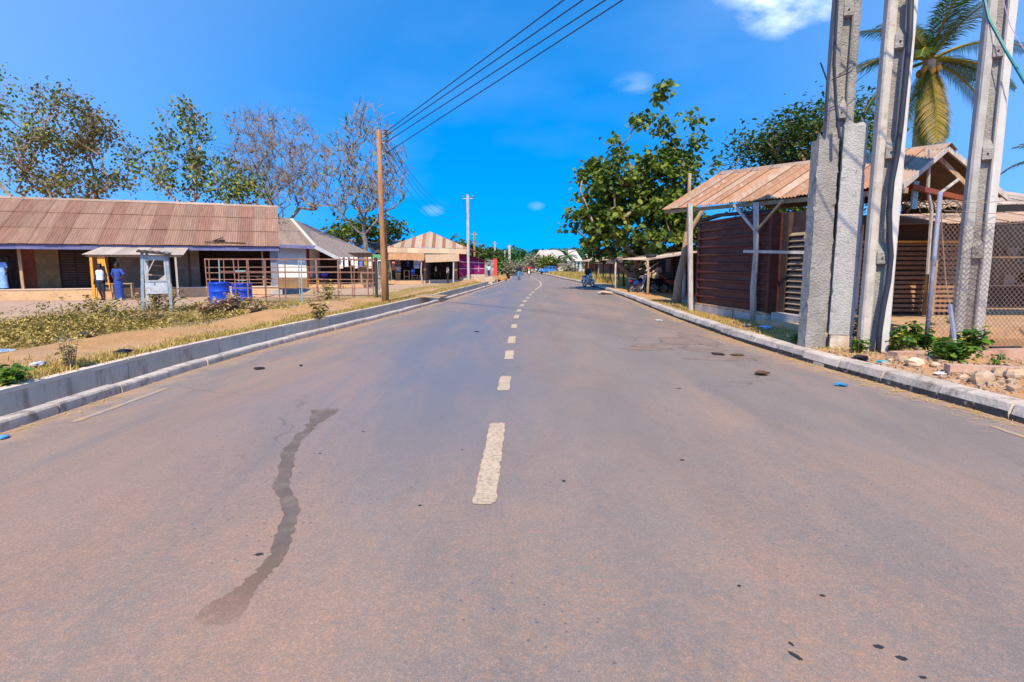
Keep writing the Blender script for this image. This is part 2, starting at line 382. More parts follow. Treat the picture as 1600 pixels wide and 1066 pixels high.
# bluish band near the crown, setting in farther along the road, red dust towards the sides
sx = n.nodes.new('ShaderNodeSeparateXYZ'); n.links.new(p, sx.inputs[0])
wob = math_(n, 'MULTIPLY', math_(n, 'SUBTRACT', noise(n, .35, 4, .6, long), .5), 3.0)
tr = math_(n, 'ABSOLUTE', math_(n, 'ADD', math_(n, 'ADD', sx.outputs[0], 1.45), wob))
blueband = rng_(n, tr, 2.2, .5); far = rng_(n, sx.outputs[1], 3.0, 7.5)
c = mixc(n, math_(n, 'MULTIPLY', math_(n, 'MULTIPLY', blueband, far), .8), c, (.15, .175, .24))
dust = math_(n, 'MULTIPLY', rng_(n, noise(n, .55, 7, .72, long, .6), .46, .72), rng_(n, math_(n, 'ABSOLUTE', sx.outputs[0]), -1.0, 4.0, .25, 1))
c = mixc(n, math_(n, 'MULTIPLY', dust, .85), c, (.46, .265, .17))
near = rng_(n, sx.outputs[1], 5.5, 1.5)
c = mixc(n, math_(n, 'MULTIPLY', math_(n, 'MULTIPLY', near, rng_(n, math_(n, 'ADD', math_(n, 'MULTIPLY', noise(n, 1.1, 5, .7, p), .45), math_(n, 'MULTIPLY', noise(n, 17, 6, .8, p), .55)), .45, .60)), .75), c, (.47, .27, .175))
c = mixc(n, rng_(n, grain, .42, .58, .0, 1.0), c, mixc(n, .5, c, (.06, .06, .07), 'MULTIPLY'))
c = mixc(n, rng_(n, grain, .55, .64, 0, .7), c, (.5, .45, .42))
sd = math_(n, 'ADD', attr(n, 'side'), math_(n, 'MULTIPLY', math_(n, 'SUBTRACT', noise(n, 2.2, 6, .75, p), .5), .35))
c = mixc(n, rng_(n, sd, .90, 1.04, 0, .8), c, (.46, .285, .16))
cv = n.nodes.new('ShaderNodeTexVoronoi'); cv.feature = 'DISTANCE_TO_EDGE'; cv.inputs['Scale'].default_value = .34
wv_ = n.nodes.new('ShaderNodeVectorMath'); wv_.operation = 'MULTIPLY_ADD'; wv_.inputs[1].default_value = (.55, .55, .55)
nv = n.nodes.new('ShaderNodeTexNoise'); nv.inputs['Scale'].default_value = 2.5; nv.inputs['Detail'].default_value = 6; n.links.new(p, nv.inputs['Vector']); n.links.new(nv.outputs[1], wv_.inputs[0]); n.links.new(p, wv_.inputs[2]); n.links.new(wv_.outputs[0], cv.inputs['Vector'])
crack = math_(n, 'MULTIPLY', rng_(n, cv.outputs['Distance'], .0065, .001), rng_(n, noise(n, .45, 3, .6, p), .50, .62))
c = mixc(n, math_(n, 'MULTIPLY', crack, .55), c, (.06, .052, .05))
vo = n.nodes.new('ShaderNodeTexVoronoi'); vo.inputs['Scale'].default_value = 16; n.links.new(p, vo.inputs['Vector'])
spk = math_(n, 'MULTIPLY', rng_(n, vo.outputs['Distance'], .16, .10), rng_(n, noise(n, .7, 3, .5, p), .44, .56))
c = mixc(n, math_(n, 'MULTIPLY', spk, .7), c, (.07, .075, .12))
n.links.new(c, b.inputs['Base Color']); b.inputs['Roughness'].default_value = .82; b.inputs['Specular IOR Level'].default_value = .35
bump(n, b, math_(n, 'ADD', grain, math_(n, 'MULTIPLY', noise(n, 30, 4, .7, p), .6)), .35, .012)
side_ = []; mb = MB(); ys = np.concatenate([np.arange(-30, 30, 1.0), np.arange(30, 120, 3), np.arange(120, 421, 12)])
for i, y in enumerate(ys):
    a, c_ = XL(y)-.02, XR(y)+.02
    for k in range(9): mb.v.append((a+(c_-a)*k/8, y, .035*(1-((k-4)/4)**2)-.0)); side_.append(abs(k-4)/4*1.0)
for i in range(len(ys)-1):
    for k in range(8): q = i*9+k; mb.f.append((q, q+1, q+10, q+9))
road = mb.build('road', m_road, smooth=True); _a = road.data.attributes.new('side', 'FLOAT', 'POINT'); _a.data.foreach_set('value', side_); road['kind'] = 'structure'
def rz(x, y):
    a, c_ = XL(y), XR(y); u = 2*(x-a)/(c_-a)-1
    k = (u+1)*4; i = min(7, max(0, int(k))); f = k-i
    h = lambda j: .035*(1-((j-4)/4)**2)
    return h(i)*(1-f)+h(i+1)*f

# ground on both sides, one sheet out to the horizon
m_ground, n, b = mk('dry_ground')
p = pos(n); gr, so = attr(n, 'grass'), attr(n, 'soil')
n1, n2, n3 = noise(n, .5, 7, .7, p), noise(n, 3.2, 7, .75, p), noise(n, 22, 5, .8, p)
c = mixc(n, rng_(n, n1, .36, .64), (.44, .30, .21), (.54, .39, .29))
c = mixc(n, rng_(n, n2, .5, .75, 0, .7), c, (.33, .20, .12))
cs = mixc(n, rng_(n, n2, .35, .65), (.58, .335, .155), (.48, .25, .105))
c = mixc(n, math_(n, 'MULTIPLY', so, rng_(n, n1, .25, .5)), c, cs)
cg = mixc(n, rng_(n, n2, .4, .62), (.36, .25, .07), (.20, .17, .04))
c = mixc(n, math_(n, 'MULTIPLY', gr, rng_(n, noise(n, 1.3, 6, .7, p), .3, .5), True), c, cg)
c = mixc(n, rng_(n, n3, .35, .75, 0, .5), c, mixc(n, 1, c, (.45, .4, .36), 'MULTIPLY'))
n.links.new(c, b.inputs['Base Color']); b.inputs['Roughness'].default_value = .95; b.inputs['Specular IOR Level'].default_value = .15
bump(n, b, math_(n, 'ADD', n3, n2), .6, .04)
mb = MB(); grass, soil = [], []
ysg = np.concatenate([[-400, -150, -60], np.arange(-30, 0, 2.0), np.arange(0, 34, .3), np.arange(34, 60, 1.0), np.arange(60, 130, 5), [140, 160, 185, 220, 260, 310, 365, 420, 520, 700, 1000, 1500]])
ds = [0, .08, .2, .4, .6, .8, 1.0, 1.25, 1.5, 1.8, 2.1, 2.5, 2.9, 3.4, 4, 4.7, 5.5, 6.5, 7.5, 9, 11, 13, 16, 20, 26, 36, 60, 120, 250, 500, 900]
nd = len(ds)
for side in (-1, 1):
    b0 = len(mb.v)
    for y in ysg:
        yc = min(max(y, -30), 420)
        for j, d in enumerate(ds):
            if side < 0:
                x = XL(yc)-.98-d+(.5 if y > DRAIN_END else 0)
                z = gz(x, y) if -30 <= y <= 420 else 0
                if j == 0: z = .05
                if y > DRAIN_END+4 and j == 0: z = -.02
                gmask = math.exp(-((d-5.2)/2.7)**2)*1.1*(1 if y < 24 else max(0, 1-(y-24)/10)) + (.75 if 22 < y < 44 and .8 < d < 4 else 0)+(.8 if y > 60 and d < 30 else 0)
                smask = math.exp(-((d-1.2)/1.2)**2)
            else:
                x = XR(yc)+.26+d; z = gz(x, y) if -30 <= y <= 420 else 0
                gmask = .8 if (40 < y < 95 and d > .8) else (.35 if 11 < y < 21 and d < 1.3 else 0)
                smask = 1.0 if y < 44 else .4
            mb.v.append((x, y, z-(0 if d < 60 else .3*(d > 400)))); grass.append(min(1, max(0, gmask))); soil.append(smask)
    for i in range(len(ysg)-1):
        for j in range(nd-1):
            q = b0+i*nd+j; f = (q, q+1, q+nd+1, q+nd); mb.f.append(f if side > 0 else f[::-1])
# join the two sides behind the camera and far ahead
ground = mb.build('ground', m_ground, smooth=True); ground['kind'] = 'structure'
for nm, arr in (('grass', grass), ('soil', soil)):
    a = ground.data.attributes.new(nm, 'FLOAT', 'POINT'); a.data.foreach_set('value', arr)
under = MB(); under.quad((-900, -400, -.75), (900, -400, -.75), (900, 1500, -.75), (-900, 1500, -.75))
earth = under.build('subsoil', m_soilbank); earth['kind'] = 'structure'

# road markings, stains
def sheet(name, pts, mat, parent, z=.005, label=None):
    """flat patch, pts = left/right edge pairs along the patch; attribute edge = 1 on the outline, 0 inside"""
    m = MB(); ed = []; n_ = len(pts)
    for i, ((ax, ay), (bx_, by)) in enumerate(pts):
        for k in range(5):
            x, y = ax+(bx_-ax)*k/4, ay+(by-ay)*k/4; m.v.append((x, y, rz(x, y)+z)); ed.append(1 if k in (0, 4) or i in (0, n_-1) else (.0 if k == 2 else .25))
    for i in range(n_-1):
        for k in range(4): q = i*5+k; m.f.append((q, q+1, q+6, q+5))
    o = m.build(name, mat, parent, label=label); a_ = o.data.attributes.new('edge', 'FLOAT', 'POINT'); a_.data.foreach_set('value', ed); return o
def cx(y): return float(np.interp(y, [-10, 3.6, 16.8, 20.4, 25, 29, 35.5, 44, 54, 66, 91, 112, 170], [-.26, -.26, -.25, -.16, .03, .26, .63, 1.3, 1.5, 1.18, .6, -.5, -6.7]))
m_dash = feather(M('worn_road_paint', (.52, .41, .285), (.44, .34, .235), 5, c3=(.27, .215, .185), s3=30, t3=(.50, .62), rough=.9, rnd=.05, bmp=.3, bs=60), 5.5, 70, .0)
feather(m_yellowline, 1.0, 30, -.05)
dash = [(-3.2, -1.2), (-.2, 1.2), (3.61, 5.58), (7.07, 8.02), (9.49, 10.48), (11.45, 12.6), (14.29, 15.21), (16.9, 18.1), (19.4, 20.5), (21.9, 23.0), (24.4, 25.6), (27, 28.2), (29.8, 31.0), (32.5, 33.8)]
for y0, y1 in dash:
    n_ = max(4, int((y1-y0)/.05)); pr = []
    for i in range(n_+1):
        y = y0+(y1-y0)*i/n_; jl, jr = rng.uniform(-.009, .009, 2)
        pr.append(((cx(y)-.078+jl, y), (cx(y)+.078+jr, y)))
    sheet('centre_dash', pr, m_dash, road)
pr = [((cx(y)-.055, y), (cx(y)+.055, y)) for y in np.arange(36, 150, 2.0)]
sheet('centre_line', pr, m_dirtwhite, road, label='unbroken white centre line where the road bends')
for y0, y1, s_ in ((4.4, 5.7, 1), (5.6, 7.3, -1), (12.5, 15, -1), (1.0, 3.6, 1)):
    pr = [(((XR(y)-.42 if s_ > 0 else XL(y)+.42)-.045+rng.uniform(-.015, .015), y), ((XR(y)-.42 if s_ > 0 else XL(y)+.42)+.045+rng.uniform(-.015, .015), y)) for y in np.linspace(y0, y1, 20)]
    sheet('edge_line', pr, m_yellowline, road)
m_stain = M('damp_stain', (.14, .108, .09), (.185, .145, .122), 7, c3=(.25, .19, .155), s3=7, t3=(.55, .7), rough=.7, rnd=0, bmp=.5, bs=90)
m_stain2 = M('damp_stain_edge', (.26, .155, .105), (.20, .13, .095), 6, rough=.8, rnd=0, bmp=.5, bs=90)
sp = [(480, 534, 645), (487, 522, 652), (483, 507, 662), (476, 494, 670), (470, 488, 678), (456, 476, 690), (446, 470, 703), (438, 463, 716), (436, 461, 730), (430, 455, 750), (424, 452, 770), (434, 463, 785), (442, 470, 800), (440, 467, 815), (434, 463, 835), (427, 458, 855), (419, 450, 875), (405, 437, 895), (388, 420, 915)]
def stainpairs(sp, j=2.5):
    pr = []
    for i in range(len(sp)-1):
        for k in range(4):
            f = k/4; q = [sp[i][t]*(1-f)+sp[i+1][t]*f for t in range(3)]
            a, b_ = g(q[0]+rng.normal(0, j), q[2]), g(q[1]+rng.normal(0, j), q[2]); pr.append(((a.x, a.y), (b_.x, b_.y)))
    return pr
tail = [(389, 419, 912), (372, 407, 925), (350, 396, 940), (322, 392, 955), (308, 386, 966), (302, 376, 978), (316, 352, 992)]
_n = m_stain.node_tree; _b = [q for q in _n.nodes if q.type == 'BSDF_PRINCIPLED'][0]; _c = _b.inputs['Base Color'].links[0].from_socket
_s = _n.nodes.new('ShaderNodeSeparateXYZ'); _n.links.new(pos(_n), _s.inputs[0])
_n.links.new(mixc(_n, rng_(_n, math_(_n, 'ADD', _s.outputs[1], math_(_n, 'MULTIPLY', noise(_n, 6, 4, .7, pos(_n)), .5)), 3.35, 2.75), _c, (.26, .155, .105)), _b.inputs['Base Color'])
feather(m_stain, 3.0, 45, -.05)
_al = _b.inputs['Alpha'].links[0].from_socket; _n.links.new(math_(_n, 'MULTIPLY', _al, rng_(_n, math_(_n, 'ADD', _s.outputs[1], math_(_n, 'MULTIPLY', noise(_n, 14, 5, .75, pos(_n)), .5)), 2.55, 3.3, .12, .92)), _b.inputs['Alpha'])
sheet('stain', stainpairs([(515, 528, 643)]+[(q[0]+1, q[1]-1, q[2]) for q in sp[:-1]+tail], 2.0), m_stain, road, .003, 'long winding dark damp streak with a brown dusty tail on the asphalt')
m_oil = M('oil_spot', (.03, .028, .03), rough=.6, rnd=0, bmp=0)
def spot(px, py, rx, ry, mat, ang=0, label=None):
    c0 = g(px, py, .03); m = MB(); N_ = 16; ed = [0.0]; m.v.append((c0.x, c0.y, rz(c0.x, c0.y)+.003))
    for ring, e in ((.6, .3), (1.0, 1.0)):
        for k in range(N_):
            a = 2*PI*k/N_; r = ring*rng.uniform(.75, 1.2); x, y = rx*r*math.cos(a), ry*r*math.sin(a)
            X, Y = c0.x+x*math.cos(ang)-y*math.sin(ang), c0.y+x*math.sin(ang)+y*math.cos(ang); m.v.append((X, Y, rz(X, Y)+.003)); ed.append(e)
    for k in range(N_): k2 = (k+1) % N_; m.f += [(0, 1+k, 1+k2)]; m.f += [(1+k, 1+N_+k, 1+N_+k2, 1+k2)]
    o = m.build('stain', mat, road, label=label); a_ = o.data.attributes.new('edge', 'FLOAT', 'POINT'); a_.data.foreach_set('value', ed); return o
feather(m_oil, 1.9, 120, -.1)
for q in [(1243, 1027, .013, .034, .5), (1236, 1008, .008, .016, .3), (1410, 1030, .024, .015, -.4), (1442, 1060, .014, .01, 0), (1373, 1012, .022, .014, -.2), (1285, 932, .016, .012, -.3), (881, 753, .016, .022, 0),
          (405, 867, .026, .016, .3), (568, 675, .018, .012, 0), (500, 709, .014, .012, 0), (656, 791, .012, .014, 0), (1066, 720, .02, .018, 0), (722, 704, .01, .012, 0), (1061, 607, .04, .02, .2), (1155, 917, .01, .012, 0)]:
    spot(*q[:4], m_oil, q[4])
m_patch = feather(M('dark_road_patch', (.19, .135, .11), (.24, .185, .155), 3, rough=.85, rnd=0), 1.5, 9, -.2)
for q in [(1060, 532, .5, .75, 0), (1100, 545, .45, .5, .3), (1030, 540, .6, .45, .2), (1150, 556, .55, .32, .1), (1090, 528, .35, 1.3, 0), (1010, 545, .6, .25, 0), (1130, 560, .7, .2, 0)]: spot(*q[:4], m_patch, q[4])

# kerbs and drain
kr = tag(bpy.data.objects.new('kerb', None), kind='structure'); COL.objects.link(kr)
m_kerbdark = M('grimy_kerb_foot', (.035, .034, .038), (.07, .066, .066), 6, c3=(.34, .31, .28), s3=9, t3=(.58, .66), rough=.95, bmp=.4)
def kerb_block(y0, y1, fx, w0, w1, z1, parent, mats, foot=False, gap=.012):
    """stone following the edge curve fx; w0 road side offset, w1 far side offset"""
    m = MB(); jz = rng.uniform(-.008, .008); jx = rng.uniform(-.012, .012); n_ = 2 if y0 < 60 else 1; sgn = 1 if w1 > w0 else -1
    ys_ = [y0+gap+(y1-y0-2*gap)*i/n_ for i in range(n_+1)]
    prof = [(w0, -.05), (w0, .052), (w0+(.035*sgn if sgn > 0 else -.004), z1-.02), (w0+(.06*sgn if sgn > 0 else -.02), z1), (w1-.012*sgn, z1), (w1, z1-.015), (w1, -.1)]
    k = len(prof)
    for y in ys_:
        for a, z in prof: m.v.append((fx(y)+a+jx, y, z+jz*(z > .06)))
    for i in range(n_):
        for j in range(k-1): q = i*k+j; m.f.append((q, q+1, q+k+1, q+k))
    m.f.append(tuple(range(k))[::-1]); m.f.append(tuple(n_*k+i for i in range(k)))
    return m.build('kerb_stone', mats, parent)
y = -6.0
while y < 118:
    l = .92 if y < 45 else 2.5
    kerb_block(y, y+l, XR, .0, .27, .185, kr, m_kerb)
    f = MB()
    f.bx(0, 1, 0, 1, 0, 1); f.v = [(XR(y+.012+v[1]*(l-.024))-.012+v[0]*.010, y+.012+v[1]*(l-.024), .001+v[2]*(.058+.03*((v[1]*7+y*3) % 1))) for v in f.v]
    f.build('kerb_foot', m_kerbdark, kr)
    y += l
dr = tag(bpy.data.objects.new('drain', None), kind='structure'); COL.objects.link(dr)
m_drain = M('drain_concrete', (.50, .43, .36), (.60, .52, .44), 2.2, c3=(.33, .26, .205), s3=4.5, t3=(.53, .70), sc=(1, 1, .3), rough=.95, bmp=.4, rnd=.1)
m_rim = M('drain_rim', (.58, .46, .37), (.66, .54, .45), 3, rough=.95, bmp=.4)
y = -6.0
while y < DRAIN_END:
    l = 1.0 if y < 45 else 2.6
    kerb_block(y, y+l, XL, 0, -.17, .105, dr, m_kerb)
    y += l
y = -6.0
while y < DRAIN_END:
    l = 2.4
    for x0, x1, z0, z1, nm, mt in ((-.97, -.86, -.62, .15, 'wall_panel', m_drain), (-.985, -.845, .15, .205, 'rim_block', m_rim), (-.86, -.16, -.66, -.6, 'drain_floor', m_drain)):
        m = MB(); jz = rng.uniform(-.006, .006); gp = .01
        for yy in (y+gp, y+l/2, y+l-gp):
            for a, z in ((x0, z0), (x0, z1+jz), (x1, z1+jz), (x1, z0)): m.v.append((XL(yy)+a, yy, z))
        for i in range(2):
            for j in range(4): q = i*4; m.f.append((q+j, q+(j+1) % 4, q+4+(j+1) % 4, q+4+j))
        m.f += [(3, 2, 1, 0), (8, 9, 10, 11)]
        m.build(nm, mt, dr)
    m = MB()
    for yy in (y, y+l):
        for a, z in ((-.16, -.62), (-.16, -.05), (-.02, -.05)): m.v.append((XL(yy)+a, yy, z))
    m.f += [(0, 1, 4, 3), (1, 2, 5, 4)]; m.build('drain_inner_wall', m_drain, dr)
    y += l

# ------------------------------------------------------------------ trees
def skeleton(base, pts, step=.6, jit=.12, up=.35):
    """grow limbs from the base to every crown point by joining each to the nearest fitting node below it"""
    P = [np.array(base, float)]; par = [-1]
    order = np.argsort([np.linalg.norm(q-P[0]) for q in pts]); arr = np.array(P)
    tips = []
    for i in order:
        q = pts[i]; d = q-arr; dist = np.linalg.norm(d, axis=1)
        cost = dist+np.maximum(0, arr[:, 2]-q[2]+up*np.hypot(d[:, 0], d[:, 1]))*2.0
        k = int(np.argmin(cost)); a = arr[k]; L_ = dist[k]; n_ = max(1, int(L_/step)); prev = k; new = []
        for j in range(1, n_+1):
            f = j/n_; c_ = a*(1-f)+q*f; c_ = c_+(rng.normal(0, jit, 3)*min(1, L_)*(j < n_)); c_[2] -= math.sin(PI*f)*.12*L_*.5
            P.append(c_); par.append(prev); prev = len(P)-1; new.append(c_)
        tips.append(prev); arr = np.vstack([arr, new])
    return np.array(P), np.array(par), tips
def skel_mesh(P, par, r_tip, r_base, power=.5):
    n_ = len(P); cnt = np.zeros(n_); has = np.zeros(n_, bool)
    for i in range(1, n_): has[par[i]] = True
    cnt[~has] = 1
    for i in range(n_-1, 0, -1): cnt[par[i]] += cnt[i]
    R = r_tip+(r_base-r_tip)*((cnt-1)/max(1, cnt[0]-1))**power
    m = MB()
    for i in range(1, n_):
        p = par[i]; r0, r1 = min(R[p], R[i]*1.35), R[i]; big_ = r1 > .05
        m.tube([P[p], P[i]], [r0, r1], 6 if big_ else 3, cap=False)
    return m, R
def leaf_mesh(C, size, droop=.5, tone=None, wide=.62, up=None, fold=.25):
    """C (n,3) leaf bases; each leaf is a folded six-point blade"""
    n_ = len(C); a = rng.uniform(0, 2*PI, n_); dz = rng.normal(-droop, .35, n_)
    D = np.stack([np.cos(a), np.sin(a), dz], 1); D /= np.linalg.norm(D, axis=1)[:, None]
    Sd = np.cross(D, np.array([0, 0, 1.0])+rng.normal(0, .35, (n_, 3))); Sd /= np.linalg.norm(Sd, axis=1)[:, None]+1e-9
    U = np.cross(Sd, D); s_ = size*rng.uniform(.6, 1.25, n_)[:, None]
    wv = wide*.5
    V = np.stack([C, C+D*s_*.35-Sd*s_*wv+U*s_*fold*.5, C+D*s_*.8-Sd*s_*wv*.7+U*s_*fold*.3, C+D*s_, C+D*s_*.8+Sd*s_*wv*.7+U*s_*fold*.3, C+D*s_*.35+Sd*s_*wv+U*s_*fold*.5], 1).reshape(-1, 3)
    t = np.repeat(tone if tone is not None else rng.uniform(0, 1, n_), 6)
    i0 = (np.arange(n_)*6)[:, None]
    F = np.concatenate([i0+np.array([[0, 1, 2, 3]]), i0+np.array([[0, 3, 4, 5]])], 0)
    return V, F, t
def np_build(name, V, F, mat, parent, tone=None, kind=None, label=None):
    me = bpy.data.meshes.new(name); nv, nf, k = len(V), len(F), F.shape[1]
    me.vertices.add(nv); me.vertices.foreach_set('co', np.asarray(V, np.float32).ravel())
    me.loops.add(nf*k); me.loops.foreach_set('vertex_index', np.asarray(F, np.int32).ravel())
    me.polygons.add(nf); me.polygons.foreach_set('loop_start', np.arange(0, nf*k, k, dtype=np.int32))
    me.polygons.foreach_set('loop_total', np.full(nf, k, np.int32))
    if tone is not None:
        a = me.attributes.new('tone', 'FLOAT', 'POINT'); a.data.foreach_set('value', np.asarray(tone, np.float32))
    me.update(calc_edges=True); me.materials.append(mat)
    o = bpy.data.objects.new(name, me); COL.objects.link(o)
    if parent is not None: o.parent = parent
    if kind: o['kind'] = kind
    if label: o['label'] = label
    return o
def in_blobs(blobs, n_, shell=.35):
    vol = np.array([b[1][0]*b[1][1]*b[1][2]*(b[2] if len(b) > 2 else 1) for b in blobs]); vol = vol/vol.sum()
    out = []
    for b, v in zip(blobs, vol):
        k = max(1, int(round(n_*v))); d = rng.normal(0, 1, (k, 3)); d /= np.linalg.norm(d, axis=1)[:, None]
        r = rng.uniform(shell, 1, k)**.6; out.append(np.array(b[0])+d*r[:, None]*np.array(b[1]))
    return np.concatenate(out)
def tree(name, label, base, blobs, n_pts, leaf_n, leaf_size, lm, bark, r_base=.22, r_tip=.012, spread=.35, droop=.5, step=.6, jit=.12, group=None, fork=None, cat='tree', shell=.35, stack=0, twigs=0, twl=.5, wide=.62, power=.5, tonefn=None, minz=None, up=.35):
    base = np.array(base, float); t = thing(name, label, cat, tuple(base), group=group)
    pts = in_blobs([((np.array(b[0])-base), *b[1:]) for b in blobs], n_pts, shell)
    if fork is not None: pts = np.vstack([[np.array([rng.normal(0, .05), rng.normal(0, .05), fork*(k+1)/3]) for k in range(3)], pts])
    P, par, tips = skeleton((0, 0, 0), pts, step, jit, up)
    m, R = skel_mesh(P, par, r_tip, r_base, power)
    if twigs:
        src = P[1:][R[1:] < r_base*.35]
        for q in src[rng.integers(0, len(src), twigs)]:
            d = rng.normal(0, 1, 3); d[2] = abs(d[2])*.9+.25; d /= np.linalg.norm(d); l = twl*rng.uniform(.5, 1.3)
            q1 = q+d*l*.5; q2 = q1+(d+rng.normal(0, .3, 3))*l*.5
            m.tube([q, q1, q2], [r_tip*1.0, r_tip*.8, r_tip*.5], 3, cap=False)
    m.build('trunk', bark, t)
    if leaf_n:
        tp = P[tips]; tp = tp[tp[:, 2] > (minz or .8)]
        idx = rng.integers(0, len(tp), leaf_n); C = tp[idx]+rng.normal(0, spread, (leaf_n, 3))*np.array([1, 1, .8])
        if stack: C[:, 2] -= rng.uniform(0, stack, leaf_n)
        ct = rng.uniform(0, 1, len(tp)); tone = np.clip(ct[idx]*.45+rng.uniform(0, .55, leaf_n), 0, 1)
        if tonefn is not None: tone = tonefn(C, tone)
        V, F, tn = leaf_mesh(C, leaf_size, droop, tone, wide)
        np_build('crown', V, F, lm, t, tn)
    return t
lm_teak = leafmat('teak_leaf', [(0, (.028, .055, .012)), (.3, (.06, .11, .018)), (.6, (.14, .20, .03)), (.85, (.26, .30, .05)), (1, (.40, .30, .07))])
lm_dry = leafmat('drying_leaf', [(0, (.07, .05, .03)), (.25, (.05, .08, .02)), (.55, (.15, .22, .03)), (.8, (.36, .36, .045)), (.93, (.42, .26, .02)), (1, (.55, .30, .03))], .3)
lm_brown = leafmat('brown_leaf', [(0, (.06, .04, .025)), (.35, (.20, .115, .055)), (.55, (.09, .12, .025)), (.85, (.26, .28, .045)), (1, (.35, .24, .04))], .3)
lm_mango = leafmat('mango_leaf', [(0, (.022, .055, .014)), (.5, (.05, .10, .02)), (.85, (.13, .18, .035)), (1, (.18, .18, .04))])
lm_far = leafmat('woodland_leaf', [(0, (.035, .09, .04)), (.5, (.06, .15, .055)), (.85, (.09, .21, .06)), (1, (.14, .26, .07))])
lm_bush = leafmat('bush_leaf', [(0, (.03, .08, .012)), (.5, (.07, .17, .02)), (1, (.17, .28, .03))])
lm_dust = leafmat('dusty_leaf', [(0, (.20, .17, .14)), (.5, (.30, .27, .21)), (1, (.40, .37, .26))])
lm_drybush = leafmat('dry_bush_leaf', [(0, (.22, .12, .08)), (.5, (.34, .21, .14)), (.85, (.42, .29, .16)), (1, (.42, .36, .14))], .15)
lm_weed = leafmat('dry_weed', [(0, (.20, .14, .06)), (.4, (.36, .25, .09)), (.7, (.32, .29, .08)), (1, (.54, .41, .15))], .08)
lm_flower = M('yellow_petal', (.85, .5, .02), rough=.6, bmp=0, rnd=0)

# the big teak by the road on the right: silhouette blobs at 36 m
YT = 36.0
def blob(px, py, Y, rx, ry=None, rzv=None, wgt=1):
    c_ = at(px, py, Y); k = Y/FPX; return (tuple(c_), (rx*k, (ry or rx)*k, (rzv or rx)*k), wgt)
tb = [blob(1000, 345, YT, 98, 80, 56), blob(935, 305, YT, 42, 55, 52), blob(962, 268, YT-1, 36, 45, 36), blob(1035, 285, YT, 56, 60, 50), blob(1030, 232, YT, 24, 30, 34), blob(1034, 165, YT, 9, 12, 44, 3), blob(1002, 200, YT, 9, 12, 34, 3), blob(1052, 215, YT, 10, 12, 26, 2), blob(1082, 232, YT, 18, 22, 24, 1.5),
      blob(1073, 172, YT, 7, 8, 15, 4), blob(1091, 188, YT, 6, 7, 11, 4), blob(1118, 253, YT, 10, 10, 9, 4), blob(962, 222, YT, 9, 10, 18, 4), blob(912, 255, YT, 11, 12, 24, 3), blob(936, 245, YT, 9, 10, 20, 3), blob(900, 330, YT, 15, 20, 28, 2), blob(925, 378, YT, 26, 30, 18), blob(1060, 350, YT, 40, 44, 40), blob(1035, 132, YT, 6, 7, 12, 6)]
bt = g(984, 452, .05)
tree('teak_tree', 'tall broad-leaved green tree standing behind the low parking shelter right of the road', (bt.x, YT+.5, .0), tb, 300, 9200, .37, lm_teak, m_barkbrown, r_base=.32, r_tip=.018, up=.8, spread=.27, droop=.75, fork=2.4, stack=.3, wide=.75, shell=.3, jit=.1)
# pale seed heads on its top shoots
# mango behind the shed
YM = 30.0
mb_ = [blob(1260, 225, YM, 80, 80, 48), blob(1190, 232, YM, 38, 44, 26), blob(1325, 185, YM, 42, 50, 34), blob(1270, 190, YM, 34, 44, 26), blob(1160, 262, YM, 16, 20, 14), blob(1345, 240, YM, 40, 44, 50), blob(1240, 300, YM, 95, 70, 55)]
tree('mango_tree', 'dense dark rounded tree behind the rusty shed roof on the right', (at(1260, 400, YM).x, YM, .05), mb_, 460, 13500, .24, lm_mango, m_barkbrown, r_base=.4, spread=.42, droop=.4, fork=3, wide=.5)
# trees behind the long house on the left
YA = 44.0
tree('teak_tree', 'tall thin half-bare tree cut by the left edge of the photo', (at(22, 300, YA).x, YA, .05), [blob(20, 190, YA, 55, 55, 62), blob(5, 130, YA, 22, 30, 24), blob(45, 160, YA, 14, 16, 26), blob(-25, 200, YA, 50, 50, 60), blob(25, 280, YA, 38, 40, 30)], 110, 1350, .27, lm_dry, m_barkbrown, up=.8, jit=.07, power=.6, r_base=.17, r_tip=.012, spread=.42, fork=4, twigs=420, twl=.8, droop=.9)
tree('dry_leaf_tree', 'thick tree with brown and olive leaves behind the left half of the long house', (at(98, 300, YA).x, YA-1, .05), [blob(105, 200, YA, 52, 60, 55), blob(110, 165, YA, 22, 26, 26), blob(165, 245, YA, 40, 50, 58), blob(70, 260, YA, 42, 50, 48), blob(195, 260, YA, 14, 20, 44), blob(125, 290, YA, 70, 60, 26)], 150, 4300, .29, lm_brown, m_barkbrown, up=.7, jit=.08, power=.6, r_base=.24, r_tip=.013, spread=.5, fork=4, droop=.8, twigs=600, twl=.9)
tree('teak_tree', 'slim tree with yellow-green leaves on its upper shoots behind the middle of the long house', (at(288, 300, YA).x, YA, .05), [blob(285, 205, YA, 32, 34, 40), blob(300, 190, YA, 18, 20, 30), blob(325, 195, YA, 14, 18, 22), blob(240, 250, YA, 24, 28, 40), blob(282, 163, YA, 6, 6, 10), blob(330, 265, YA, 28, 30, 42), blob(285, 270, YA, 50, 40, 40)], 100, 1900, .30, lm_dry, m_barkbrown, up=.9, jit=.06, power=.6, r_base=.16, r_tip=.012, spread=.42, fork=4, droop=.9, twigs=450, twl=.8)
tree('teak_tree', 'small yellow-leaved tree just above the right part of the long house roof', (at(375, 300, YA-3).x, YA-3, .05), [blob(375, 275, YA-3, 24, 26, 32), blob(350, 295, YA-3, 22, 22, 24), blob(392, 300, YA-3, 18, 18, 24)], 40, 760, .29, lm_dry, m_barkbrown, up=.9, jit=.06, r_base=.12, r_tip=.012, spread=.4, fork=4, droop=.9, twigs=150)
YB = 47.0
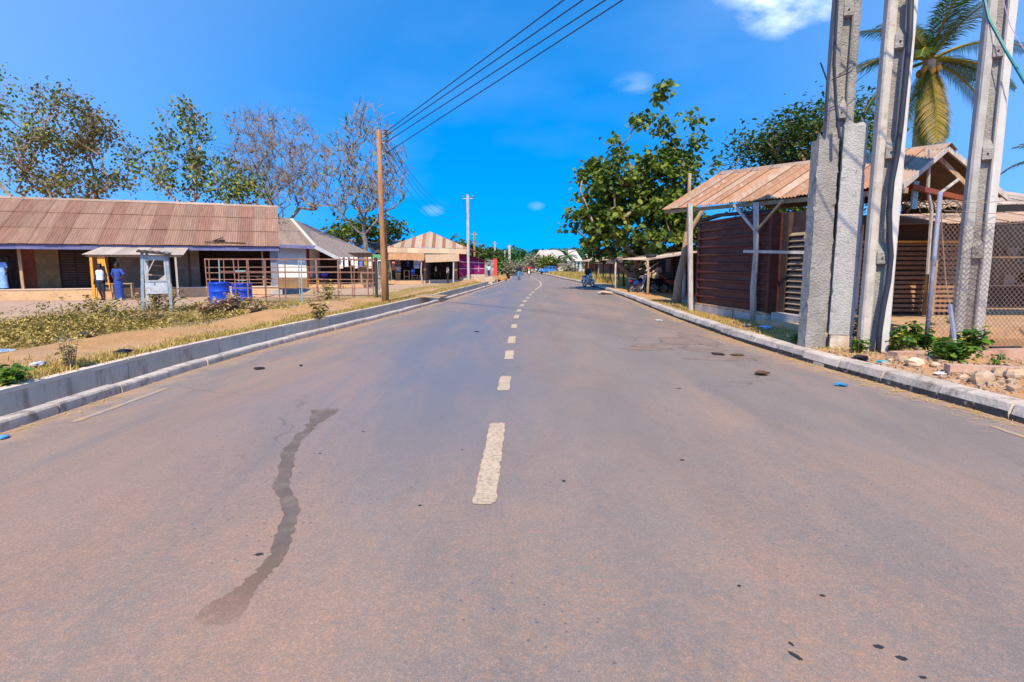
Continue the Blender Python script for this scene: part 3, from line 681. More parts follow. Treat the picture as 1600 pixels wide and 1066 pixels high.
tree('bare_tree', 'wide leafless tree with a haze of reddish twigs behind the long house gable', (at(440, 330, YB).x, YB, .05), [blob(430, 250, YB, 78, 70, 78), blob(390, 210, YB, 34, 40, 42), blob(470, 270, YB, 60, 55, 70), blob(500, 300, YB, 34, 34, 40), blob(410, 280, YB, 60, 60, 50)], 560, 260, .3, lm_dry, m_barkred, r_base=.24, r_tip=.015, spread=.3, fork=3.5, twigs=2500, twl=.95, shell=.2, jit=.07, up=.8, power=.6)
YC = 54.0
tree('bare_tree', 'nearly leafless tree with an upright trunk behind the roadside wooden pole', (at(570, 400, YC).x, YC, .05), [blob(572, 250, YC, 48, 50, 80), blob(560, 185, YC, 20, 20, 36), blob(525, 240, YC, 22, 26, 48), blob(610, 255, YC, 26, 28, 46), blob(620, 290, YC, 22, 24, 34), blob(560, 310, YC, 60, 50, 30), blob(592, 190, YC, 12, 14, 26)], 420, 150, .4, lm_dry, m_barkgrey, r_base=.22, r_tip=.026, spread=.25, fork=7.5, twigs=1300, twl=.95, shell=.25, droop=1, jit=.05, up=.95, power=.62)
tree('shrubby_tree', 'low yellow-green bushy tree behind the grey hipped roof', (at(560, 372, 62).x, 62, .05), [blob(555, 362, 62, 38, 40, 16), blob(600, 358, 62, 34, 36, 16), blob(525, 366, 62, 24, 26, 10), blob(576, 345, 62, 14, 18, 8)], 120, 1500, .5, lm_teak, m_barkbrown, r_base=.2, spread=.5, fork=1.2)

# trees along the bend, far away
def far_tree(label, px, top, bot, Y, wpx, lm, n_=900, sz=.5, grp='trees along the far bend', name='tree'):
    c_ = (top+bot)/2; h = (bot-top)/2
    tree(name, label, (at(px, bot, Y).x, Y, 0), [blob(px, c_, Y, wpx, wpx, h*.95), blob(px-wpx*.5, c_+h*.25, Y, wpx*.5, wpx*.5, h*.6), blob(px+wpx*.5, c_+h*.2, Y, wpx*.55, wpx*.5, h*.65)], 70, n_, sz, lm, m_barkbrown, r_base=.18, r_tip=.02, spread=.5, group=grp, step=1.5, minz=.4)
far_tree('dark green round tree beside the far end of the purple shop', 722, 377, 414, 92, 22, lm_mango, 1500, .55)
far_tree('spreading dark tree behind the red pillar', 757, 384, 412, 100, 28, lm_mango, 1700, .55)
far_tree('bright green bush leaning over the far culvert', 788, 402, 430, 88, 10, lm_bush, 700, .4, name='bush')
far_tree('pale dusty flowering bush right of the short concrete pole', 799, 408, 436, 86, 9, lm_dust, 700, .35, name='bush')
far_tree('grey dusty leafless-looking tree left of the white roof', 838, 396, 421, 118, 16, lm_dust, 900, .5)
far_tree('olive round tree in front of the white roof', 858, 399, 421, 112, 15, lm_teak, 1000, .5)
far_tree('dark low tree between the white roof and the blue car', 872, 403, 419, 112, 9, lm_mango, 500, .5)
far_tree('brown dry hedge along the far bend of the road', 818, 412, 423, 128, 13, lm_dust, 600, .4, name='hedge')
far_tree('brown bare bush in front of the block hut', 892, 413, 428, 84, 9, lm_dust, 520, .35, name='bush')
far_tree('green tree behind the thatched stall', 935, 399, 414, 100, 10, lm_far, 500, .5)
# far wood on the skyline: nobody could count it
m_hill = M('wooded_hill', (.05, .09, .035), (.07, .11, .05), .05, bmp=0)
mbh = MB(); N = 60
hx = np.linspace(-420, 420, N+1)
for i, x in enumerate(hx):
    h = 3.2+2.2*math.sin(x*.011+1.1)+1.2*math.sin(x*.043); mbh.v += [(x, 250, -.2), (x, 330, h), (x, 520, h*1.5)]
for i in range(N):
    for k in range(2): q = i*3+k; mbh.f.append((q, q+3, q+4, q+1))
hill = mbh.build('hill', m_hill, smooth=True); hill['kind'] = 'structure'
C = []; tn = []
for k in range(620):
    x = rng.uniform(-190, 190) if k < 330 else rng.uniform(-420, 420); y = rng.uniform(215, 335); h = 3.2+2.2*math.sin(x*.011+1.1); z0 = max(0, (y-250)/80*h); H = rng.uniform(3.5, 7.2); r = rng.uniform(2.5, 4.5)
    nn = 150; d = rng.normal(0, 1, (nn, 3)); d /= np.linalg.norm(d, axis=1)[:, None]; d *= rng.uniform(.4, 1, (nn, 1))
    C.append(np.array([x, y, z0+H*.55])+d*np.array([r, r, H*.5])); tn.append(np.clip(rng.uniform(0, .6)+rng.uniform(0, .45, nn), 0, 1))
V, F, t_ = leaf_mesh(np.concatenate(C), 1.5, .2, np.concatenate(tn), .8)
np_build('woodland', V, F, lm_far, None, t_, kind='stuff')

# palms
def palm(label, base, H, crown_r, nfr, lm, seed, trunk_r=.17, leaf_w=.045, nleaf=46, group=None, dead=0, specs=None):
    r = np.random.default_rng(seed); t = thing('palm_tree', label, 'palm tree', base, group=group)
    m = MB(); m.tube([(.12*math.sin(k*.8)*k/8, 0, H*k/8) for k in range(9)], [trunk_r*(1.25-.4*k/8)*(1+.06*(k % 2)) for k in range(9)], 8); m.build('trunk', m_barkpale, t)
    top = np.array([.12*math.sin(6.4), 0, H])
    fr = specs or [(2*PI*k/nfr+r.uniform(-.25, .25), r.uniform(-.2, 1.25), r.uniform(.85, 1.1)) for k in range(nfr)]
    for k, (a, el, lf) in enumerate(fr):
        Lf = crown_r*lf; pts = []; d = np.array([math.cos(a)*math.cos(el), math.sin(a)*math.cos(el), math.sin(el)]); p_ = top.copy(); e = el
        for j in range(15):
            pts.append(p_.copy()); e = el-(1.15 if el > -.6 else .25)*((j+1)/15)**1.3*(1.0 if el > 0 else .9)
            d = np.array([math.cos(a)*math.cos(e), math.sin(a)*math.cos(e), math.sin(e)]); p_ = p_+d*Lf/14
        m = MB(); m.tube(pts, [.045*(1-j/15)+.008 for j in range(15)], 4, cap=False); m.t = [.9]*len(m.v)
        sd = np.array([-math.sin(a), math.cos(a), 0]); tone = r.uniform(.0, .6) if el > -.6 else (.91 if k == 15 else r.uniform(.3, .78))
        for j in range(nleaf):
            f = .1+.9*j/nleaf; q = f*14; i = min(13, int(q)); pp = pts[i]*(1-(q-i))+pts[i+1]*(q-i)
            dd = pts[i+1]-pts[i]; dd /= np.linalg.norm(dd)
            for s_ in (-1, 1):
                ll = Lf*.26*math.sin(PI*min(1, f*.86+.12))**.6*r.uniform(.85, 1.1); dr_ = r.uniform(.25, .75)
                v = sd*s_*.75+dd*.5; v = v/np.linalg.norm(v); w_ = dd*leaf_w
                p1 = pp+v*ll*.55+np.array([0, 0, -ll*.10*dr_]); p2 = pp+v*ll*.95+np.array([0, 0, -ll*.55*dr_])
                nq = len(m.v); m.v += [tuple(pp-w_*.5), tuple(pp+w_*.5), tuple(p1+w_*.6), tuple(p1-w_*.6), tuple(p2)]; m.f += [(nq, nq+1, nq+2, nq+3), (nq+3, nq+2, nq+4)]
                m.t += [min(1, max(0, tone+r.uniform(-.15, .15)))]*5
        m.build('frond', lm, t)
    return t
lm_palm = leafmat('palm_leaf', [(0, (.02, .06, .012)), (.5, (.06, .11, .015)), (.82, (.16, .15, .02)), (.92, (.42, .28, .02)), (1, (.36, .24, .10))], .3)
PY = 19.0; pc = at(1452, 95, PY)
sp_ = [(PI*1.0, .35, .85), (PI*.98, -.25, .9), (PI*1.15, .75, 1), (PI*.92, .95, .9), (-.1, .55, 1.1), (.12, .1, 1.05), (-.35, .0, .95), (PI*.5, 1.2, 1.05), (PI*1.5, 1.25, 1.1), (PI*1.42, .95, 1.1), (PI*1.6, .9, 1.05), (.5, .4, 1), (PI*.75, .5, 1), (PI*1.28, .3, .8), (-.25, -.45, 1.05), (PI*1.48, -1.2, 1.0), (PI*1.57, -1.3, 1.05), (PI*1.4, -1.35, 1.0), (PI*1.05, -1.1, .9), (-.2, -1.2, .9), (PI*1.7, -1.25, .95)]
pt = palm('coconut palm with drooping yellow fronds behind the concrete poles', (pc.x, PY, 0), pc.z, 2.7, 0, lm_palm, 3, trunk_r=.2, leaf_w=.020, nleaf=80, specs=sp_)
m = MB()
for k in range(7):
    a = 2*PI*k/7; m.ball((.12*math.sin(6.4)+.24*math.cos(a), .24*math.sin(a), pc.z-.28-.08*(k % 2)), (.1, .1, .13), 8, 6)
m.build('coconut', M('coconut', (.40, .22, .05), (.3, .2, .05), 5), pt)
pf = at(885, 399, 112)
palm('small dark palm in front of the far white roof', (pf.x, 112, 0), pf.z-.2, 2.6, 15, lm_far, 5, leaf_w=.09, nleaf=22)
pf = at(702, 378, 105)
palm('dark palm top peeping over the striped shop roof', (pf.x, 105, 0), pf.z, 2.6, 13, lm_far, 8, leaf_w=.09, nleaf=18)
pf = at(1598, 250, 30)
palm('dark palm at the right edge behind the beige awning', (pf.x+1.6, 30, 0), pf.z, 2.2, 13, lm_palm, 9, leaf_w=.05, nleaf=26)

# ------------------------------------------------------------------ roofs
def roof_plane(parent, A, B, C, D, ncol, nrow, mats, waves=6, amp=.013, lap=.05, name='roof_sheet', jit=.012, skip=None):
    """A-B eave (left to right seen from outside), D-C ridge; every sheet an object"""
    A, B, C, D = map(Vector, (A, B, C, D)); nr_ = (B-A).cross(D-A).normalized()
    P_ = lambda u, v: (A*(1-u)+B*u)*(1-v)+(D*(1-u)+C*u)*v
    for j in range(nrow):
        for i in range(ncol):
            if skip and (i, j) in skip: continue
            u0, u1 = i/ncol, (i+1)/ncol+.004*(i < ncol-1); v0, v1 = max(0, j/nrow-(lap/4 if j else 0)), (j+1)/nrow
            off = nr_*(.012*(j)+.006*(i % 2)+rng.uniform(-jit, jit)*.5); lo = P_(u0, v0)-P_(u0, v1); lo.normalize(); lo *= rng.uniform(0, jit*3) if j == 0 else 0
            m = MB(); m.corr(P_(u0, v0)+off+lo+nr_*.012*(j > 0), P_(u1, v0)+off+lo+nr_*.012*(j > 0), P_(u1, v1)+off, P_(u0, v1)+off, waves, amp)
            m.build(name, mats[(i*7+j*3) % len(mats)] if len(mats) > 1 else mats[0], parent, smooth=False)

# ------------------------------------------------------------------ long house on the left
A1 = math.atan2(.39, .92); O1 = Vector((-12.84, 30.05, 0))
H1 = thing('long_house', 'long low house with a pinkish rusted corrugated roof and dark veranda on the left', 'house', O1, A1)
hx1 = lambda px, yl=1.9: hit(px, 420, O1, A1, yl)[0]
EZ, RZ, DEP, XL1 = 2.55, 4.95, 8.4, -17.0
rm1 = [roofmat('pinkish_rust_roof_%s' % k, a, b_, c_, A1) for k, a, b_, c_ in (('pale', (.40, .27, .20), (.48, .34, .255), (.32, .19, .13)), ('dusty', (.37, .24, .175), (.44, .30, .225), (.52, .40, .32)), ('ruddy', (.34, .20, .14), (.42, .27, .20), (.28, .155, .105)))]
roof_plane(H1, (XL1, -.5, EZ), (.12, -.5, EZ), (.12, 4.0, RZ), (XL1, 4.0, RZ), 26, 3, rm1, waves=7)
roof_plane(H1, (.12, 8.6, EZ), (XL1, 8.6, EZ), (XL1, 4.0, RZ), (.12, 4.0, RZ), 26, 1, rm1, waves=7)
m_ridge = M('pale_ridge_cap', (.42, .31, .24), (.33, .23, .17), 3, rnd=.2)
m = MB(); x = XL1
while x < .1:
    l = min(2.4, .15-x); zz = rng.uniform(-.015, .015)
    mm = MB(); mm.poly([(x, 3.78, RZ-.07+zz), (x, 4.0, RZ+.055+zz), (x, 4.22, RZ-.07+zz), (x+l, 4.22, RZ-.07+zz), (x+l, 4.0, RZ+.055+zz), (x+l, 3.78, RZ-.07+zz)]) if False else mm
    mm.v = [(x, 3.78, RZ-.07+zz), (x, 4.0, RZ+.06+zz), (x, 4.22, RZ-.07+zz), (x+l, 3.78, RZ-.07+zz), (x+l, 4.0, RZ+.06+zz), (x+l, 4.22, RZ-.07+zz)]; mm.f = [(0, 3, 4, 1), (1, 4, 5, 2)]
    mm.build('ridge_cap', m_ridge, H1); x += l-.01
MB().bx(XL1, .1, -.42, -.38, EZ-.25, EZ-.045, .004).build('fascia', m_fascia, H1)
MB().bx(XL1, 0, 0, 8, -.1, .46).build('plinth', m_step, H1)
MB().bx(XL1, -.02, -.03, .5, .462, .5).build('step_edge', m_rim, H1)
# veranda back wall, panel by panel
def panel(p0, p1, mat, nm='wall_panel', yl=1.9, z0=.46, z1=2.62, th=.16, x0=None, x1=None):
    a = hx1(p0, yl) if x0 is None else x0; b_ = hx1(p1, yl) if x1 is None else x1
    return MB().bx(a+.003, b_-.003, yl, yl+th, z0, z1).build(nm, mat, H1)
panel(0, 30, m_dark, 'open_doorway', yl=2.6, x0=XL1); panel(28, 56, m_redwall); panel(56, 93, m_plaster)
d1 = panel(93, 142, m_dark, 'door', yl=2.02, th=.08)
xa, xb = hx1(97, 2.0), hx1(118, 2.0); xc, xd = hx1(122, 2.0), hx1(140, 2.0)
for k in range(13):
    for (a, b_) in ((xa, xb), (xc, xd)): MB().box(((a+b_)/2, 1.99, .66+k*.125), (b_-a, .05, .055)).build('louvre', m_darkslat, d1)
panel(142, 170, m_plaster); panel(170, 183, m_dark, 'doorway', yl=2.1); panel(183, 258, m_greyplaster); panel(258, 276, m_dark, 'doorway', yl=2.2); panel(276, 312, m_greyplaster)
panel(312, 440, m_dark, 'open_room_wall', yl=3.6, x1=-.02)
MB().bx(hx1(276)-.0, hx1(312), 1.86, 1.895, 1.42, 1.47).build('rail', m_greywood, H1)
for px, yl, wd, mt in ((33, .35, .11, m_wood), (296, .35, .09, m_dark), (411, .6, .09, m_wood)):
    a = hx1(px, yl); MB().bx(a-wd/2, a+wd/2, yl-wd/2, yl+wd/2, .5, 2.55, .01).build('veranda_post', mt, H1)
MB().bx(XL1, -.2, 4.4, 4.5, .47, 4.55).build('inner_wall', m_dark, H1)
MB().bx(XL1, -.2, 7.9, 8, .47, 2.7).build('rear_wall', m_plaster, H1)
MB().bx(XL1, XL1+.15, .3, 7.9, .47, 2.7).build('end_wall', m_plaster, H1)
# gable end and its corner column
gm = M('blue_grey_gable', (.20, .22, .27), (.27, .28, .33), 2, c3=(.13, .14, .18), s3=4, rough=.9)
m = MB(); m.v = [(-.16, .42, .47), (-.16, 8, .47), (-.16, 8, EZ+.1), (-.16, 4, RZ-.1), (-.16, .42, EZ+.3), (0, .42, .47), (0, 8, .47), (0, 8, EZ+.1), (0, 4, RZ-.1), (0, .42, EZ+.3)]
m.f = [(0, 1, 2, 3, 4), (9, 8, 7, 6, 5), (0, 5, 6, 1), (1, 6, 7, 2), (2, 7, 8, 3), (3, 8, 9, 4), (4, 9, 5, 0)]; m.build('gable_wall', gm, H1)
MB().bx(-.36, .03, .02, .415, .47, EZ+.17, .01).build('corner_column', gm, H1)
MB().bx(-.5, .14, -.25, .6, -.1, .30, .01).build('column_foot', m_block, H1)
m = MB(); m.beam((.1, -.45, EZ-.09), (.1, 4, RZ-.1), .04, .16); m.beam((.1, 8.5, EZ-.09), (.1, 4, RZ-.1), .04, .16); m.build('barge_board', m_dark, H1)
# broken slats on the roof and a fallen leaf
ax, az = hx1(355, -.3), EZ
m = MB(); m.beam((hx1(322, -.35), -.32, EZ+.18), (hx1(386, -.35), -.34, EZ+.14), .06, .04); m.beam((hx1(335, -.3), -.2, EZ+.22), (hx1(350, -.2), .1, EZ+.42), .05, .04); m.beam((hx1(340, -.3), -.25, EZ+.24), (hx1(353, -.3), -.1, EZ+.28), .18, .05)
dbo = m.build('broken_lath', m_dark, None, loc=O1); dbo.rotation_euler = (0, 0, A1); tag(dbo, 'dark broken laths lying on the long pinkish roof near its eave', 'lath')
# lean-to canopy
cz0, cz1 = 2.06, 2.50
xa, xb = hx1(130, -1.6), hx1(288, -1.6); ya = -1.55
cn_ = MB().beam((xa+.1, ya+.12, cz0-.06), (xb-.1, ya+.12, cz0-.06), .06, .08).build('canopy', m_wood, H1)
cm_ = [M('dull_zinc_sheet', (.40, .33, .27), (.46, .39, .33), 2, c3=(.33, .24, .18), s3=3, rough=.6), M('dull_zinc_sheet_pale', (.44, .37, .31), (.5, .42, .36), 2, rough=.6)]
roof_plane(cn_, (xa, ya, cz0), (xb, ya, cz0), (xb+.1, -.36, cz1-.06), (xa+.5, -.36, cz1-.06), 7, 1, cm_, waves=6, amp=.011)
pa = hx1(138, ya+.12)
MB().bx(hx1(142, ya)-.05, hx1(142, ya)+.05, ya+.07, ya+.17, 0, cz0-.1, .01).build('post', m_orange_wood, cn_)
MB().bx(xb-.4, xb-.32, ya+.07, ya+.15, 0, cz0-.1, .01).build('post', m_greywood, cn_)
# orange wooden door leaf and easel behind the boy, table behind the woman
t = thing('wooden_easel', 'bright orange wooden stand leaning behind the boy in the tank top', 'stand', O1, A1)
e0, e1 = hx1(152, .1), hx1(171, .1)
m = MB(); m.beam((e0-.05, -.3, .02), (e0+.22, -.02, 2.02), .10, .05); m.build('leg', m_orange_wood, t)
m = MB(); m.beam((e1+.1, -.3, .02), (e1-.16, -.02, 2.02), .12, .05); m.build('leg', m_orange_wood, t)
m = MB(); m.beam((e0+.0, -.22, .72), (e1+.05, -.22, .72), .06, .09); m.build('crossbar', m_orange_wood, t)
m = MB(); m.bx(e0+.08, e0+.38, -.1, -.06, 1.55, 2.0); m.build('board', m_orange_wood, t)
t = thing('wooden_table', 'small wooden table on the ground beside the woman in blue', 'table', O1, A1)
tx0, tx1 = hx1(172, -.55), hx1(206, -.55)
MB().bx(tx0, tx1, -.75, -.25, .70, .75).build('tabletop', m_wood, t)
for a in (tx0+.05, tx1-.05):
    for b_ in (-.7, -.3): MB().bx(a-.03, a+.03, b_-.03, b_+.03, 0, .70).build('leg', m_wood, t)
t = thing('wooden_bench', 'rough wooden bench under the veranda behind the metal cage', 'bench', O1, A1)
bx0, bx1 = hx1(374, .9), hx1(428, .9)
MB().bx(bx0, bx1, .75, 1.05, .98, 1.03, .012).build('seat', m_wood, t)
for a in (bx0+.12, bx1-.15):
    MB().bx(a-.04, a+.04, .78, .84, .46, .98).build('leg', m_wood, t); MB().bx(a-.04, a+.04, .96, 1.02, .46, .98).build('leg', m_wood, t)
m = MB(); m.beam((bx1-.9, .9, .95), (bx1-.2, .9, .6), .04, .05); m.build('brace', m_wood, t)

# ------------------------------------------------------------------ notice frame, drums, cage, wooden pole
a, b_ = g(223, 488, .05), g(268, 486.5, .05); ang = math.atan2(b_.y-a.y, b_.x-a.x); W_ = (b_-a).length
t = thing('notice_frame', 'weathered blue and white wooden display frame on four legs, its panel broken out', 'display frame', (a.x, a.y, .03), ang)
hgt = 2.02
for x_, y_, mt in ((0, 0, m_bluewood), (W_, 0, m_bluewood), (.1, .55, m_whitewood), (W_+.02, .55, m_wood)): MB().beam((x_, y_, 0), (x_+(.12 if x_ < .5 else -.02), y_, hgt), .085, .085).build('leg', mt, t)
MB().beam((-.03, -.15, hgt-.02), (W_+.12, -.15, hgt-.12), .08, .05).build('roof_edge', m_dark, t)
m = MB(); m.corr((-.02, -.18, hgt-.0), (W_+.12, -.18, hgt-.1), (W_+.12, .65, hgt-.03), (-.02, .65, hgt+.06), 5, .012); m.build('roof_sheet', m_dark, t)
MB().bx(.14, W_-.05, -.03, .02, hgt-.30, hgt-.16, .006).build('top_board', m_whitewood, t)
MB().bx(.12, W_-.06, -.035, .02, .62, .99, .008).build('bottom_board', m_whitewood, t)
for (p, q) in (((.16, 0, 1.06), (.16, 0, hgt-.3)), ((W_-.09, 0, 1.06), (W_-.09, 0, hgt-.3)), ((.13, 0, 1.04), (W_-.06, 0, 1.04))): MB().beam(p, q, .06, .05).build('frame_strip', m_whitewood, t)
MB().beam((.2, -.03, 1.25), (W_*.55, -.03, hgt-.26), .06, .03).build('loose_slat', m_greywood, t)
for z_ in (1.55, 1.22): MB().beam((.2, .45, z_+.03), (W_-.1, .45, z_-.03), .03, .04).build('back_slat', m_redconc, t)
m = MB(); m.poly([(W_-.32, -.005, 1.07), (W_-.11, -.005, 1.07), (W_-.11, -.005, 1.24)]); m.build('panel_scrap', m_greywood, t)
MB().beam((W_*.48, -.045, .92), (W_*.48, -.045, .99), .04, .02).build('hasp', m_blue, t)
def drum(label, px, py, wpx, h):
    q = g(px, py, .03); r = wpx/2*q.y/FPX; t = thing('plastic_drum', label, 'drum', (q.x, q.y+r, gz(q.x, q.y)-.05), group='blue plastic drums by the cage')
    pr = [(r*.9, 0), (r*.97, .03), (r*.985, h*.12)]
    for f in (.33, .66): pr += [(r*.99, h*(f-.03)), (r*1.02, h*(f-.01)), (r*1.02, h*(f+.01)), (r*.99, h*(f+.03))]
    pr += [(r*.985, h*.93), (r*1.03, h*.945), (r*1.03, h*.97)]
    MB().lathe(pr, 28, cap=True).build('body', m_drum, t, smooth=True)
    MB().lathe([(r*1.035, h*.97), (r*1.04, h), (r*.94, h), (r*.92, h*.955), (0, h*.955)], 28, cap=False).build('rim', m_drum, t)
drum('taller blue plastic drum on the left in the dry weeds', 336, 480, 31, 1.0)
drum('shorter blue plastic drum on the right by the metal cage', 372, 473, 30, .86)
a, b_ = g(325, 473, .03), g(584, 474, .03); ang = math.atan2(b_.y-a.y, b_.x-a.x); W_ = (b_-a).length
t = thing('metal_cage', 'rusty open cage of welded bars standing on the verge before the houses', 'cage', (a.x, a.y, .02), ang)
HC, DC = 1.84, 1.05
def bar(p, q, r=.02, mt=m_rust): MB().tube([p, q], r, 5).build('bar', mt, t)
xs_f = [.02, .12, .55, 1.25, 1.75, 2.5, 3.35, 4.05, 4.75, 5.6, 6.2, 6.85, W_]
for i, x_ in enumerate(xs_f): bar((x_, 0, 0), (x_+rng.uniform(-.05, .05), 0, HC), .024, m_bluebar if i in (2, 7) else m_rust)
for z_ in (.22, .62, .98, 1.25, 1.5, 1.82): bar((0, .0, z_+rng.uniform(-.03, .03)), (W_, .0, z_+rng.uniform(-.02, .03)), .018 if z_ < 1.8 else .028)
for i, x_ in enumerate([.15, .8, 1.3, 2.0, 2.6, 3.5, 4.3, 5.2, 5.9, 6.5, W_-.05]): bar((x_, DC, 0), (x_+rng.uniform(-.06, .06), DC, HC-.02), .022, m_bluebar if i in (5, 10) else m_rust)
for z_ in (.3, .8, 1.3, 1.8): bar((0, DC, z_), (W_, DC, z_+rng.uniform(-.04, .04)), .017)
for x_ in (.03, W_*.33, W_*.66, W_):
    for z_ in (.25, 1.0, 1.81): bar((x_, 0, z_), (x_, DC, z_), .018)
for k in range(4): bar((4.3+k*.8, .0, .22), (4.25+k*.8, .5, .0), .015)
bar((1.25, .02, 1.32), (1.7, .02, 1.32), .03, m_bluebar); bar((1.3, .02, .95), (1.7, .02, .95), .03, m_bluebar)
m = MB(); m.bx(W_+.08, W_+.18, -.03, .07, 0, HC+.04, .006); m.build('end_post', m_dark, t)

q = g(601, 476, .12)
UP = thing('utility_pole', 'orange-brown wooden utility pole beside the metal cage', 'pole', (q.x, q.y, .05))
ht = at(594, 203, q.y).z
MB().tube([(.02, 0, -.3), (.01, 0, 1.6), (-.02, 0, 3.5), (-.04, 0, ht-.05)], [.12, .11, .095, .08], 12).build('pole', m_polewood, UP, smooth=True)
WZ = [at(598, yy, q.y).z for yy in (207, 213, 223, 240)]
m_ins = M('brown_insulator', (.12, .05, .03), rough=.3, rnd=0)
for z_ in WZ:
    ins = MB().beam((.08, 0, z_-.05), (.22, 0, z_-.05), .035, .035).build('bracket', m_metal, UP)
    MB().lathe([(.02, -.07), (.05, -.05), (.035, -.01), (.055, .01), (.03, .05)], 10, (.2, 0, z_)).build('insulator', m_ins, ins)
MB().tube([(.15, -.02, .05), (.14, -.02, 3.6)], .03, 6).build('earth_pipe', m_dark, UP)
poleP = Vector((q.x, q.y, .05))

# ------------------------------------------------------------------ grey hipped house
H2 = thing('hipped_house', 'white-walled house with a grey hipped corrugated roof right of the long house', 'house', (0, 0, 0))
rm2 = [roofmat('grey_roof_%s' % k, a, b_, c_, .3) for k, a, b_, c_ in (('warm', (.38, .34, .31), (.45, .41, .37), (.30, .25, .22)), ('cool', (.34, .31, .29), (.42, .38, .35), (.27, .23, .2)))]
Yf = 39.5
E0, E1, E2 = at(415, 381, Yf), at(492, 384, Yf), at(575, 404, Yf+7)
AP = at(455, 342, Yf+5.0); AP0 = at(405, 338, Yf+5.0); AP2 = at(482, 352, Yf+11)
E3 = at(600, 404, Yf+9)
roof_plane(H2, E0, E1, AP, AP0, 6, 2, rm2, waves=7)
roof_plane(H2, E1, at(531, 403, Yf+.3), at(590, 402, Yf+9), AP2+Vector((3.2, 0, -1.7)), 5, 1, rm2, waves=6)
m = MB(); m.v = [tuple(E1), tuple(at(531, 403, Yf+.3)), tuple(E3), tuple(AP2), tuple(AP)]; m.f = [(0, 1, 2), (0, 2, 3), (0, 3, 4)]
m.build('roof_slope', rm2[0], H2)
dE = (E2-E1)
m = MB(); m.beam(E1, AP, .22, .06); m.build('hip_cap', M('pale_hip_cap', (.5, .46, .38)), H2)
MB().beam(E0+Vector((0, -.04, -.12)), E1+Vector((0, -.04, -.12)), .05, .22).build('fascia', m_fascia, H2)
MB().beam(E1+Vector((.02, -.05, -.08)), at(531, 403, Yf+.25)+Vector((0, 0, -.1)), .05, .24).build('verge_board', M('pale_verge', (.42, .44, .48), (.34, .35, .4), 3), H2)
xw0, xw1 = at(428, 420, Yf+.9).x, at(479, 420, Yf+.9).x
MB().bx(xw0, xw1, Yf+.9, Yf+8, .72, E1.z-.05).build('wall', m_white, H2)
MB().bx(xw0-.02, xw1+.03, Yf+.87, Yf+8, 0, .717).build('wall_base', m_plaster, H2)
MB().bx(xw1+.02, xw1+.16, Yf+.95, Yf+1.15, .2, E1.z-.2).build('porch_post', m_redwall, H2)
xp1 = at(585, 420, Yf+4).x
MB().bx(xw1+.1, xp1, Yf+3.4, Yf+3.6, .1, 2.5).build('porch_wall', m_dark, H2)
MB().bx(xw1+.1, xp1, Yf+.9, Yf+3.4, 0, .22).build('porch_floor', m_step, H2)
# clutter on the porch
def stool(name, label, px, py, Y, wd, hh, mt, cat='stool', group=None):
    q_ = at(px, py, Y); t_ = thing(name, label, cat, (q_.x, Y, .22 if 40.3 < Y < 43 else gz(q_.x, Y)), group=group)
    MB().bx(-wd/2, wd/2, -.2, .2, hh-.05, hh).build('top', mt, t_)
    for a_ in (-wd/2+.04, wd/2-.04):
        for b2 in (-.16, .16): MB().bx(a_-.03, a_+.03, b2-.03, b2+.03, 0, hh-.05).build('leg', mt, t_)
    return t_
stool('wooden_table', 'long wooden trading table in front of the grey-roofed porch', 553, 448, 39.4, 2.0, .62, m_wood, 'table')
stool('wooden_bench', 'low orange wooden bench inside the porch by the white wall', 486, 448, 41.4, 1.3, .45, m_orange_wood, 'bench')
stool('wooden_stand', 'reddish wooden goods stand at the right end of the porch', 578, 440, 40.6, 1.2, .85, m_redconc, 'stand')
mball = M('blue_violet_plastic', (.06, .05, .5), rough=.5)
q_ = at(506, 428, 41.8); t = thing('water_bowl', 'blue-violet plastic bowl standing on the dark porch', 'bowl', (q_.x, 41.8, .22)); MB().lathe([(.16, .45), (.3, .6), (.36, .85), (.38, .88), (.34, .86), (.28, .62), (0, .5)], 16).build('bowl', mball, t); MB().bx(-.35, .35, -.3, .3, 0, .45).build('crate', m_dark, t)
for k, (px, c_) in enumerate(((533, (.8, .8, .8)), (541, (.75, .75, .78)), (549, (.7, .72, .7)), (555, (.8, .78, .72)), (562, (.1, .15, .5)), (569, (.35, .3, .05)), (575, (.6, .62, .6)))):
    q_ = at(px, 411, 40); t = MB().bx(-.11, .11, -.03, .03, -.75+.1*(k % 3), 0, .02).build('hanging_garment', cloth('garment_%s' % 'abcdefg'[k], c_), None, loc=(q_.x, 40.0+.08*k, 2.12))
    tag(t, ['white garment, leftmost of those hung on the porch rail', 'off-white garment second from the left on the porch rail', 'pale grey garment in the middle of the porch rail', 'cream garment hung right of the middle on the porch rail', 'dark blue garment hung on the porch rail', 'olive garment hung beside the blue one on the porch rail', 'light grey garment, rightmost on the porch rail'][k], 'garment', 'garments hung on the porch rail')
rail = MB().tube([at(528, 407, 39.95), at(590, 407, 40.5)], .02, 5).build('clothes_rail', m_rust, None); tag(rail, 'thin rail across the porch carrying hung garments', 'rail')
for px in (531, 588):
    a_ = at(px, 407, 40); MB().tube([(a_.x, 40, .0), (a_.x, 40, a_.z+.02)], .03, 5).build('rail_post', m_rust, rail)
